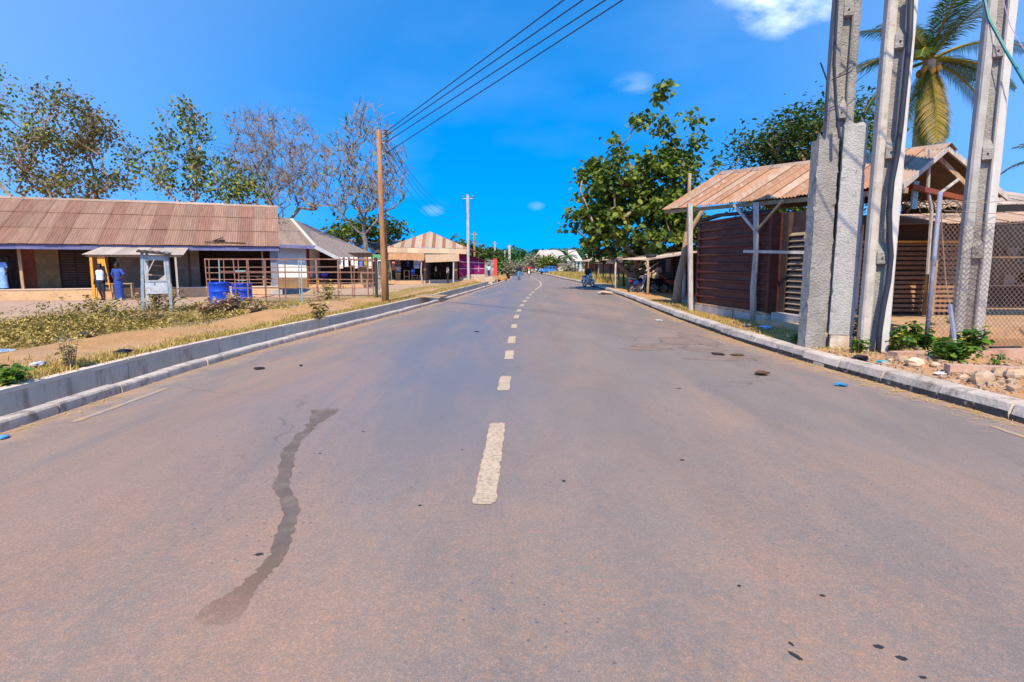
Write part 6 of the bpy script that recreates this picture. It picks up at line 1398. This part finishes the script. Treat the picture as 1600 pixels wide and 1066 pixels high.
# cables on and by the poles
t = thing('power_cable', 'dark blue cable thickened to take in its shadow, snaking down the middle concrete pole', 'cable', (0, 0, 0))
yb = pB.y-.10
MB().tube([at(x_, y_, yb) for x_, y_ in ((1424, -20), (1421, 60), (1414, 130), (1408, 190), (1402, 240), (1393, 285), (1389, 330), (1390, 370), (1392, 400), (1388, 440), (1380, 480), (1374, 520), (1371, 560))], [.042]*13, 8, ).build('cable', m_cable, t, smooth=True)  # drawn wide: the cable's shadow on the pole is put into its thickness
m = MB(); m.tube([at(1310, 118, pA.y-.05), at(1325, 108, pA.y-.1), at(1336, 100, pA.y), at(1330, 112, pA.y-.1), at(1300, 125, pA.y-.05)], .01, 4); m.tube([at(1292, 125, pA.y), at(1282, 98, pA.y)], .014, 4); m.tube([at(1292, 125, pA.y), at(1290, 190, pA.y)], .012, 4); m.tube([at(1335, 130, pA.y), at(1350, 118, pA.y), at(1362, 108, pA.y)], .006, 3); m.tube([at(1308, 0, pA.y-.08), at(1303, 100, pA.y-.09), at(1306, 160, pA.y-.09), at(1312, 215, pA.y-.2)], .028, 6)
tag(m.build('loose_wire', m_cable, None), 'loops of loose wire tied round the leftmost concrete pole', 'wire')
m_gcable = M('green_cable', (.02, .18, .18), rough=.5, rnd=0, bmp=0)
tag(MB().tube([at(1532, -30, 9.6), at(1545, 30, 9.4), at(1572, 80, 9.1), at(1605, 135, 8.6), at(1700, 260, 7.6)], .022, 5).build('overhead_cable', m_gcable, None), 'green cable slanting down past the rightmost concrete pole', 'cable')
tag(MB().tube([at(1560, -30, 9.9), at(1578, 40, 9.8), at(1605, 85, 9.6), at(1700, 200, 9)], .008, 4).build('overhead_cable', M('pink_wire', (.4, .3, .5), rnd=0, bmp=0), None), 'thin pinkish wire at the upper right corner beside the green cable', 'cable')

# chain-link fence
CF = thing('chain_link_fence', 'rusty chain-link fence with bent-topped posts at the right edge', 'fence', (0, 0, 0))
f1, f2 = g(1430, 545, .18), g(1577, 541, .18); f1.y -= .25; f2.y -= .35; fd_ = (f2-f1); fd_.z = 0; Lf = fd_.length; fu = fd_.normalized()
def ft(u, z): return Vector((f1.x+fu.x*u, f1.y+fu.y*u, z))
for i, (u, mt, px0, top) in enumerate(((0, m_steelblue, 0, at(1434, 300, f1.y).z), (Lf, m_rustpipe, 0, at(1580, 322, f2.y).z), (2*Lf+.1, m_rustpipe, 0, 2.62), (3*Lf+.1, m_rustpipe, 0, 2.6))):
    a_ = ft(u, .0); m_ = MB(); m_.tube([a_, ft(u, top)], .034, 8); fp = m_.build('fence_post', mt, CF, smooth=True)
    m_ = MB(); m_.tube([ft(u, top-.02), ft(u+.30, top+.2) if i == 0 else ft(u+.26, top+.16)], .026, 6); m_.build('arm', m_greywood if i == 0 else m_rustpipe, fp)
    if i: m_ = MB(); m_.tube([ft(u, top-.02), ft(u-.22, top+.24)], .024, 6); m_.build('arm', m_rustpipe, fp)
    for z_ in (.7, 1.6): m_ = MB(); torus(m_, (0, 0, 0), .036, .006, 10, 4); tw = m_.build('tie', m_wire, fp); tw.location = ft(u, z_); tw.rotation_euler = (0, PI/2, 0)
m = MB(); z0, z1 = .22, 2.25; hh = z1-z0; st = .088; U0, U1 = .03, 3*Lf+.1
for s_ in (1, -1):
    u = U0-hh
    while u < U1+hh:
        ua, ub = (u, u+hh) if s_ > 0 else (u+hh, u); za, zb2 = z0, z1
        # clip to the run of fence
        def cl(ua, za, ub, zb2):
            for lim, s2 in ((U0, 1), (U1, -1)):
                if (ua-lim)*s2 < 0 and (ub-lim)*s2 < 0: return None
                if (ua-lim)*s2 < 0: f = (lim-ua)/(ub-ua); ua, za = lim, za+(zb2-za)*f
                elif (ub-lim)*s2 < 0: f = (lim-ua)/(ub-ua); ub, zb2 = lim, za+(zb2-za)*f
            return ua, za, ub, zb2
        r_ = cl(ua, za, ub, zb2)
        if r_ and abs(r_[2]-r_[0]) > .03:
            o_ = Vector((-fu.y, fu.x, 0))*(.004*s_); sg = .03*math.sin(u*2.1); n_ = 4; P0, P1 = ft(r_[0], r_[1]), ft(r_[2], r_[3])
            m.tube([P0.lerp(P1, q/n_)+o_+Vector((-fu.y, fu.x, 0))*(.035*math.sin((P0.lerp(P1, q/n_).x)*2.3+P0.lerp(P1, q/n_).z*1.4)) for q in range(n_+1)], .0042, 3, cap=False)
        u += st
m.build('wire_mesh', m_wire, CF, kind='stuff')
m = MB()
for k, z_ in enumerate((2.28, 2.45, 2.62)): m.tube([ft(.1+(U1-.2)*q/20, z_+.02*math.sin(q*1.3+k)) for q in range(21)], .006, 3)
m.build('barbed_wire', m_wire, CF)
lp = thing('leaning_pipe', 'thin broken pipe leaning in the weeds in front of the fence', 'pipe', (0, 0, 0))
a_, b2, c_ = at(1500, 584, 8.3), at(1491, 528, 8.45), at(1484, 476, 8.6)
MB().tube([a_, b2], .024, 6).build('lower_rod', m_greywood, lp); MB().tube([b2, c_], .03, 6).build('upper_rod', m_steelblue, lp); MB().tube([c_, at(1478, 440, 8.7), at(1470, 330, 8.8)], .01, 4).build('wire', m_wire, lp)
# reddish concrete edging beams
for nm, (xa, ya), (xb, yb_), zz, hh_, lb in (('edging_beam', g(1395, 553, .28)[:2], g(1640, 547, .28)[:2], .05, .26, 'long reddish concrete edging beam under the chain-link fence'), ('edging_beam', g(1480, 572, .30)[:2], g(1680, 580, .30)[:2], .05, .27, 'reddish concrete beam lying in front of the edging, nearest the rubble')):
    m = MB(); m.beam((xa, ya, zz+hh_/2), (xb, yb_, zz+hh_/2), .18, hh_); tag(m.build(nm, m_redconc, None), lb, 'concrete beam', 'reddish edging beams by the fence')
t = MB().box((g(1578, 556, .2).x, g(1578, 556, .2).y+.1, .22), (.5, .06, .22), .1).build('dark_panel', m_black, None); tag(t, 'dark panel standing between the two reddish beams', 'panel')

# ------------------------------------------------------------------ rubble, stones, litter
def blobstone(name, c_, r, mat, label=None, cat='stone', group=None):
    m_ = MB(); m_.ball((0, 0, 0), (r*rng.uniform(.8, 1.3), r*rng.uniform(.8, 1.2), r*rng.uniform(.55, .8)), 7, 5, .16); o = m_.build(name, mat, None, loc=tuple(c_)); o.rotation_euler = (rng.uniform(-.3, .3), rng.uniform(-.3, .3), rng.uniform(0, 6)); return tag(o, label, cat, group)
bigs = [(1533, 598, .13, 'largest pale brown stone in the rubble below the front beam'), (1497, 566, .10, 'brown stone half hidden by weeds at the left end of the front beam'), (1430, 572, .12, 'orange-brown lump of soil under the green weeds'), (1462, 575, .07, 'grey-brown stone right of the soil lump under the weeds'), (1560, 596, .10, 'orange stone right of the largest stone, below the beam'), (1583, 600, .11, 'brown stone near the right edge below the beam'), (1505, 592, .07, 'small grey stone left of the largest stone'), (1408, 566, .09, 'reddish broken block at the left end of the rubble')]
for px, py, r, lb in bigs: q_ = g(px, py, .2); blobstone('stone', (q_.x, q_.y, gz(q_.x, q_.y)+r*.35), r, m_stone, lb, 'stone', 'named stones in the rubble')
for k in range(22):
    y_ = rng.uniform(4.6, 9.3); x_ = XR(y_)+rng.uniform(.4, 2.4); r = rng.uniform(.025, .065)
    blobstone('stone', (x_, y_, gz(x_, y_)+r*.25), r, m_stone, 'small broken stone among the loose rubble behind the right kerb', 'stone', 'loose stones behind the right kerb')
m = MB()
for k in range(2600):
    y_ = rng.uniform(3.5, 10); x_ = XR(y_)+.3+abs(rng.normal(0, 1.2)); r = rng.uniform(.006, .022)*(2.4 if k < 220 else 1); m.box((x_, y_, gz(x_, y_)+r*.4), (2*r, 2*r*rng.uniform(.6, 1.2), 1.4*r), rng.uniform(0, 3), jit=r*.35)
m.build('gravel', m_stone, None, kind='stuff')
def litter(label, px, py, r, c_, z=None, name='plastic_bag', cat='litter', flat=.35, rough=.4):
    q_ = g(px, py, .1); x_, y_ = q_.x, q_.y; on_road = XL(y_) < x_ < XR(y_)
    if on_road: q_ = g(px, py, .03); x_, y_ = q_.x, q_.y
    zz = (rz(x_, y_) if on_road else gz(x_, y_)) if z is None else z
    mt = M('litter_'+name, c_, (c_[0]*.6, c_[1]*.6, c_[2]*.6), 12, rough=rough, rnd=0, bmp=.3); m_ = MB(); n_, k = 9, 5
    for i in range(k+1):
        th_ = PI*i/k
        for j in range(n_): a_ = 2*PI*j/n_; q2 = r*(1+rng.uniform(-.4, .4)); m_.v.append((q2*math.sin(th_)*math.cos(a_)*1.3, q2*math.sin(th_)*math.sin(a_), max(0, flat*r*(1-math.cos(th_)))+rng.uniform(0, .1)*r))
    for i in range(k):
        for j in range(n_): j2 = (j+1) % n_; m_.f.append((i*n_+j, i*n_+j2, (i+1)*n_+j2, (i+1)*n_+j))
    o = m_.build(name, mt, None, loc=(x_, y_, zz+.004)); o.rotation_euler = (0, 0, rng.uniform(0, 6)); return tag(o, label, cat)
litter('black plastic bag lying on the straw just above the drain rim', 195, 564, .11, (.01, .012, .02)); litter('white and blue crumpled bag on the bare soil left of the drain', 62, 588, .10, (.6, .62, .65)); litter('pale blue bag at the far left edge of the weeds', 6, 566, .14, (.4, .5, .65))
litter('light blue plastic sheet lying in the left weeds', 95, 528, .22, (.5, .6, .75), flat=.15); litter('dark blue rag in the middle of the left weeds', 132, 522, .18, (.02, .04, .09), name='rag'); litter('dark bag behind the weeds near the display frame', 182, 494, .22, (.02, .03, .06)); litter('second dark bag right of the one behind the weeds', 232, 499, .24, (.03, .03, .07)); litter('tiny red scrap in the left weeds', 181, 526, .05, (.6, .02, .08), name='scrap'); litter('white litter by the shorter drum', 458, 478, .2, (.6, .65, .7), flat=.15, name='paper')
litter('turquoise plastic bag on the rubble below the middle concrete pole', 1377, 576, .06, (.02, .5, .6)); litter('black plastic bag on the rubble behind the right kerb', 1346, 570, .10, (.012, .014, .025)); litter('white scrap on top of the right kerb line near the black bag', 1360, 584, .05, (.75, .78, .85), name='scrap'); litter('blue plastic bag on the straw in front of the right kerb', 1314, 601, .055, (.03, .25, .5)); litter('white plastic cup scrap on the red rubble', 1467, 596, .055, (.8, .8, .8), name='cup'); litter('light blue bag on the verge between kerb and shed', 1196, 518, .12, (.45, .6, .85)); litter('turquoise bag behind the right kerb left of the jacketed pole', 1206, 542, .08, (.05, .5, .6)); litter('grey stone-like bag by the shed post', 1168, 514, .09, (.3, .28, .28)); litter('white paper scrap at the foot of the right kerb', 1030, 500.5, .12, (.8, .78, .75), name='paper', flat=.1)
litter('curled brown rag on the right lane near the kerb', 1190, 585, .08, (.14, .07, .035), name='rag', rough=.9); litter('squashed black scrap on the left lane', 405, 575, .075, (.03, .025, .025), name='scrap', rough=.9, flat=.12); litter('small dark scrap beside the squashed black one on the left lane', 470, 571, .03, (.04, .035, .03), name='scrap', rough=.9); litter('dark rag on the stained patch by the right kerb', 1122, 553, .1, (.05, .035, .03), name='rag', rough=.9, flat=.1); litter('brown leaf scrap right of the dark rag by the right kerb', 1152, 554, .09, (.12, .07, .03), name='leaf_scrap', rough=.9, flat=.1); litter('dark leaf scrap on the middle of the left lane', 745, 519, .06, (.04, .03, .03), name='leaf_scrap', rough=.9, flat=.1)
litter('blue and white bottle scrap in the gutter at the left edge', 6, 681, .04, (.1, .4, .8), name='bottle'); litter('crumpled tan paper heap at the kerb by the parked motorcycle', 946, 459.5, .35, (.6, .45, .38), name='paper', flat=.25, rough=.9)

# ------------------------------------------------------------------ overhead lines
def line(label, pts, r=.016, sag=0, group='overhead wires'):
    P_ = []; a_, b2 = Vector(pts[0]), Vector(pts[1])
    for i in range(25): f = i/24; p_ = a_.lerp(b2, f); p_.z -= sag*4*f*(1-f); P_.append(p_)
    return tag(MB().tube(P_, r, 5).build('power_line', m_line, None, smooth=True), label, 'wire', group)
ends = []
for k, (px, z_) in enumerate(zip((881, 911, 946, 973), WZ)):
    a_ = Vector((poleP.x+.2, poleP.y, z_)); q_ = at(px, 0, 12.4); e_ = a_+(q_-a_)*2.55; ends.append(e_)
    line(['uppermost wire from the wooden pole to the top of the photo', 'second wire from the top leaving the wooden pole', 'third wire from the top leaving the wooden pole', 'lowest wire from the wooden pole to the top of the photo'][k], (a_, e_), .015)
ex = sum((e_.x for e_ in ends))/4; ey = sum((e_.y for e_ in ends))/4
t = thing('utility_pole', 'plain wooden pole at the near end of the four overhead wires', 'pole', (ex, ey, 0)); MB().tube([(0, 0, -.2), (0, 0, 8.2)], [.15, .11], 10).build('pole', m_polewood, t); m = MB(); m.beam(ends[0]-Vector((ex, ey, 0)), ends[3]-Vector((ex, ey, 0)), .08, .08); m.build('crossarm', m_wood, t)
for k, z_ in enumerate(WZ):
    a_ = Vector((poleP.x+.2, poleP.y, z_-.05)); b2 = SPa+Vector((-.4+.27*k, 0, -.15-.1*k)); line(['highest sagging wire between the wooden and the tall pale pole', 'second sagging wire between the wooden and the tall pale pole', 'third sagging wire between the wooden and the tall pale pole', 'lowest sagging wire between the wooden and the tall pale pole'][k], (a_, b2), .009, 1.35+.28*k, 'sagging wires down the street')
for k in range(2):
    o_ = Vector((-.4+.8*k, 0, -.1)); line(['left far wire between the tall pale pole and the brown pole', 'right far wire between the tall pale pole and the brown pole'][k], (SPa+o_, SPb+o_), .014, .5, 'far wires down the street'); line(['left far wire between the brown pole and the thin grey pole', 'right far wire between the brown pole and the thin grey pole'][k], (SPb+o_, SPc+o_), .012, .5, 'far wires down the street')

# ------------------------------------------------------------------ weeds, grass, straw
def bush(label, x, y, r, h, lm, n_, sz, name='weed', stems=14, flowers=0, group=None, droop=.1, cat='plant'):
    t_ = thing(name, label, cat, (x, y, gz(x, y)-.02), group=group); m_ = MB(); tips = []
    for k in range(stems):
        a_ = rng.uniform(0, 2*PI); q = rng.uniform(.1, 1)*r; e_ = Vector((q*math.cos(a_), q*math.sin(a_), h*rng.uniform(.55, 1.05))); s0 = Vector((e_.x*.25, e_.y*.25, 0)); md = s0.lerp(e_, .5)+Vector((rng.normal(0, .04*h), rng.normal(0, .04*h), .08*h)); m_.tube([s0, md, e_], [.008*h+.002, .006*h+.002, .003], 3, cap=False); tips.append((s0, md, e_))
    m_.build('stems', m_barkred if lm in (lm_drybush, lm_weed) else m_straw, t_, kind='stuff')
    C = []
    for k in range(n_): s0, md, e_ = tips[int(rng.integers(stems))]; f = rng.uniform(.2, 1.02); C.append(s0.lerp(md, f*2) if f < .5 else md.lerp(e_, f*2-1))
    C = np.array(C)+rng.normal(0, .05*r+.01, (n_, 3)); C[:, 2] = np.maximum(.02, C[:, 2]); V, F, tn = leaf_mesh(C, sz, droop); np_build('foliage', V, F, lm, t_, tn, kind='stuff')
    for k in range(flowers):
        s0, md, e_ = tips[k % stems]; fm = MB()
        for p_ in range(6): a_ = 2*PI*p_/6; d_ = Vector((math.cos(a_), math.sin(a_), .3)); s2 = Vector((-math.sin(a_), math.cos(a_), 0))*.016; fm.quad(e_, e_+d_*.022+s2, e_+d_*.045, e_+d_*.022-s2)
        fm.build('flower', lm_flower, t_)
    return t_
for lb, px, py, r, h, n_, sz, fl in (('green weed with yellow flowers at the foot of the middle concrete pole', 1400, 556, .34, .42, 330, .085, 5), ('broad-leaved green weed growing against the blue-grey fence post', 1440, 552, .32, .46, 300, .12, 3), ('dark green weed hanging over the reddish beam', 1480, 574, .34, .34, 300, .11, 2), ('tall green weed beside the leaning pipe', 1515, 560, .3, .44, 220, .12, 3), ('low bright green weed at the kerb left of the jacketed pole', 1247, 537, .2, .2, 200, .07, 0), ('small green weed right of the pole jacket foot', 1341, 556, .14, .26, 120, .08, 0), ('small weed on the front beam near the right edge', 1553, 585, .12, .24, 70, .06, 0), ('green weed by the drain rim at the left edge', 12, 606, .28, .22, 240, .09, 0)):
    q_ = g(px, py, .15); bush(lb, q_.x, q_.y, r, h, lm_bush, n_, sz, flowers=fl, name='green_weed')
for lb, px, py, r, h, n_, lm in (('dry grey-green shrub between the fence and the rightmost concrete pole', 1505, 535, .4, .8, 420, lm_weed), ('dry yellowish weed between the jacketed and the middle pole', 1338, 545, .25, .75, 260, lm_weed), ('dry brown bush in front of the taller blue drum', 330, 487, .6, .42, 380, lm_drybush), ('reddish dry bush between the two blue drums', 362, 487, .7, .70, 560, lm_drybush), ('dry bush right of the shorter blue drum', 402, 489, .6, .5, 380, lm_drybush), ('scraggly weed in front of the metal cage', 512, 474, .8, .95, 300, lm_weed), ('dry weed at the foot of the display frame', 246, 482, .8, .75, 380, lm_weed), ('dry weed on the soil bank left of the drain', 496, 503, .35, .5, 170, lm_weed), ('thin lone weed on the soil bank', 112, 585, .2, .5, 60, lm_weed), ('dry weed left of the display frame', 150, 490, .9, .7, 380, lm_weed)):
    q_ = g(px, py, .12); bush(lb, q_.x, q_.y, r, h, lm, n_, .09 if q_.y < 14 else .12, name='dry_weed')
# the mass of weeds on the left verge
C, tn = [], []
for k in range(3300):
    y_ = rng.uniform(5, 23); d_ = rng.normal(5.4, 2.0)
    if d_ < 2.3 or hsh(d_*.8, y_*.6)+rng.normal(0, .4) < (.05 if y_ < 16 else .35): continue
    x_ = XL(y_)-.98-d_; hgt_ = rng.uniform(.05, .30)*(1.9 if rng.random() < .2 else 1)*(1 if d_ < 8 else .5)*(1 if y_ < 16 else .6); n_ = 26; c0 = np.array([x_, y_, gz(x_, y_)]); q = rng.normal(0, 1, (n_, 3))*np.array([.14, .14, 0])+c0; q[:, 2] += rng.uniform(0, hgt_, n_)
    C.append(q); tn.append(np.clip(rng.uniform(0, .7)+rng.uniform(-.2, .35, n_), 0, 1))
lm_mass = leafmat('verge_weed', [(0, (.09, .075, .022)), (.25, (.22, .17, .045)), (.5, (.38, .27, .075)), (.65, (.32, .27, .06)), (.82, (.50, .37, .11)), (1, (.62, .47, .18))], .12)
for k in range(240):
    y_ = rng.uniform(6, 17); d_ = rng.normal(5.6, 1.9)
    if d_ < 2.8 or hsh(d_*.8+2, y_*.6)+rng.normal(0, .4) < 0: continue
    x_ = XL(y_)-.98-d_; hgt_ = rng.uniform(.25, .55); n_ = int(rng.integers(30, 60)); q = rng.normal(0, 1, (n_, 3))*np.array([.10, .10, 0]); zz = rng.uniform(.1, 1, n_); q *= (.4+zz)[:, None]; q += np.array([x_, y_, gz(x_, y_)]); q[:, 2] += zz*hgt_
    C.append(q); tn.append(np.clip(rng.uniform(0, .35)+rng.uniform(-.1, .25, n_), 0, 1))
V, F, t_ = leaf_mesh(np.concatenate(C), .085, -.4, np.concatenate(tn), .38); np_build('verge_weeds', V, F, lm_mass, None, t_, kind='stuff')
def blades(name, pts, hmin, hmax, wd, lm, lean=.5):
    n_ = len(pts); a_ = rng.uniform(0, 2*PI, n_); h = rng.uniform(hmin, hmax, n_)[:, None]; d_ = np.stack([np.cos(a_), np.sin(a_), np.zeros(n_)], 1); s_ = np.stack([-np.sin(a_), np.cos(a_), np.zeros(n_)], 1)*wd; le = rng.uniform(.1, 1, n_)[:, None]*lean; up = np.array([0, 0, 1.0])
    P0 = np.array(pts); V = np.stack([P0-s_, P0+s_, P0+up*h*.6+d_*h*le*.4+s_*.7, P0+up*h*.6+d_*h*le*.4-s_*.7, P0+up*h*(1-.3*le)+d_*h*le*1.1], 1).reshape(-1, 3); i0 = (np.arange(n_)*5)[:, None]
    me_F = np.concatenate([i0+np.array([[0, 1, 2]]), i0+np.array([[0, 2, 3]]), i0+np.array([[3, 2, 4]])], 0); tn_ = np.repeat(np.clip(rng.normal(.6, .25, n_), 0, 1), 5); return np_build(name, V, me_F, lm, None, tn_, kind='stuff')
lm_grass = leafmat('yellow_grass', [(0, (.18, .14, .03)), (.4, (.36, .26, .06)), (.75, (.52, .38, .11)), (1, (.60, .46, .18))], .3)
pts = []
for k in range(26000):
    y_ = rng.uniform(4.5, 46)**1.0; d_ = abs(rng.normal(0, .55)) if rng.random() < .55 else rng.uniform(.3, 4.5)
    if hsh(d_*1.5+3, y_*1.1) + rng.normal(0, .3) < (.5 if .5 < d_ < 2.3 else .05) and d_ > .25: continue
    x_ = XL(y_)-.99-d_; pts.append((x_, y_, gz(x_, y_)-.01))
    if d_ < .6:
        for q in range(2): pts.append((x_+rng.normal(0, .08), y_+rng.normal(0, .12), gz(x_, y_)))
blades('bank_grass', pts, .03, .12, .007, lm_grass, 1.3)
pts = []
for k in range(22000):
    y_ = rng.uniform(36, 92); x_ = XR(y_)+.3+abs(rng.normal(0, 4))+(.0 if y_ > 46 else 1.2); 
    if 5 < x_ < 10 and y_ < 40: continue
    pts.append((x_, y_, gz(x_, y_)-.02))
blades('dry_grass', pts, .15, .75, .018, lm_grass, .5)
pts = []
for k in range(5000):
    y_ = rng.uniform(9, 24); x_ = XR(y_)+.3+abs(rng.normal(0, .6)); pts.append((x_, y_, gz(x_, y_)-.01))
    if rng.random() < .0: break
blades('kerb_grass', pts, .03, .12, .005, lm_grass, .9)
m = MB()
for k in range(2600):
    s_ = 1 if rng.random() < .75 else -1; y_ = rng.uniform(2.2, 24)
    if s_ > 0: x_ = XR(y_)-.03-abs(rng.normal(0, .16))
    else: x_ = XL(y_)+.03+abs(rng.normal(0, .10))
    a_ = rng.uniform(0, PI); l = rng.uniform(.015, .055); z_ = rz(x_, y_)+rng.uniform(.004, .014); dx, dy = math.cos(a_)*l, math.sin(a_)*l; w_ = .0035; m.quad((x_-dx+dy*.1, y_-dy-dx*.1, z_), (x_+dx+dy*.1, y_+dy-dx*.1, z_+.004), (x_+dx-dy*.1, y_+dy+dx*.1, z_+.004), (x_-dx-dy*.1, y_-dy+dx*.1, z_))
m.build('straw', m_straw, None, kind='stuff')
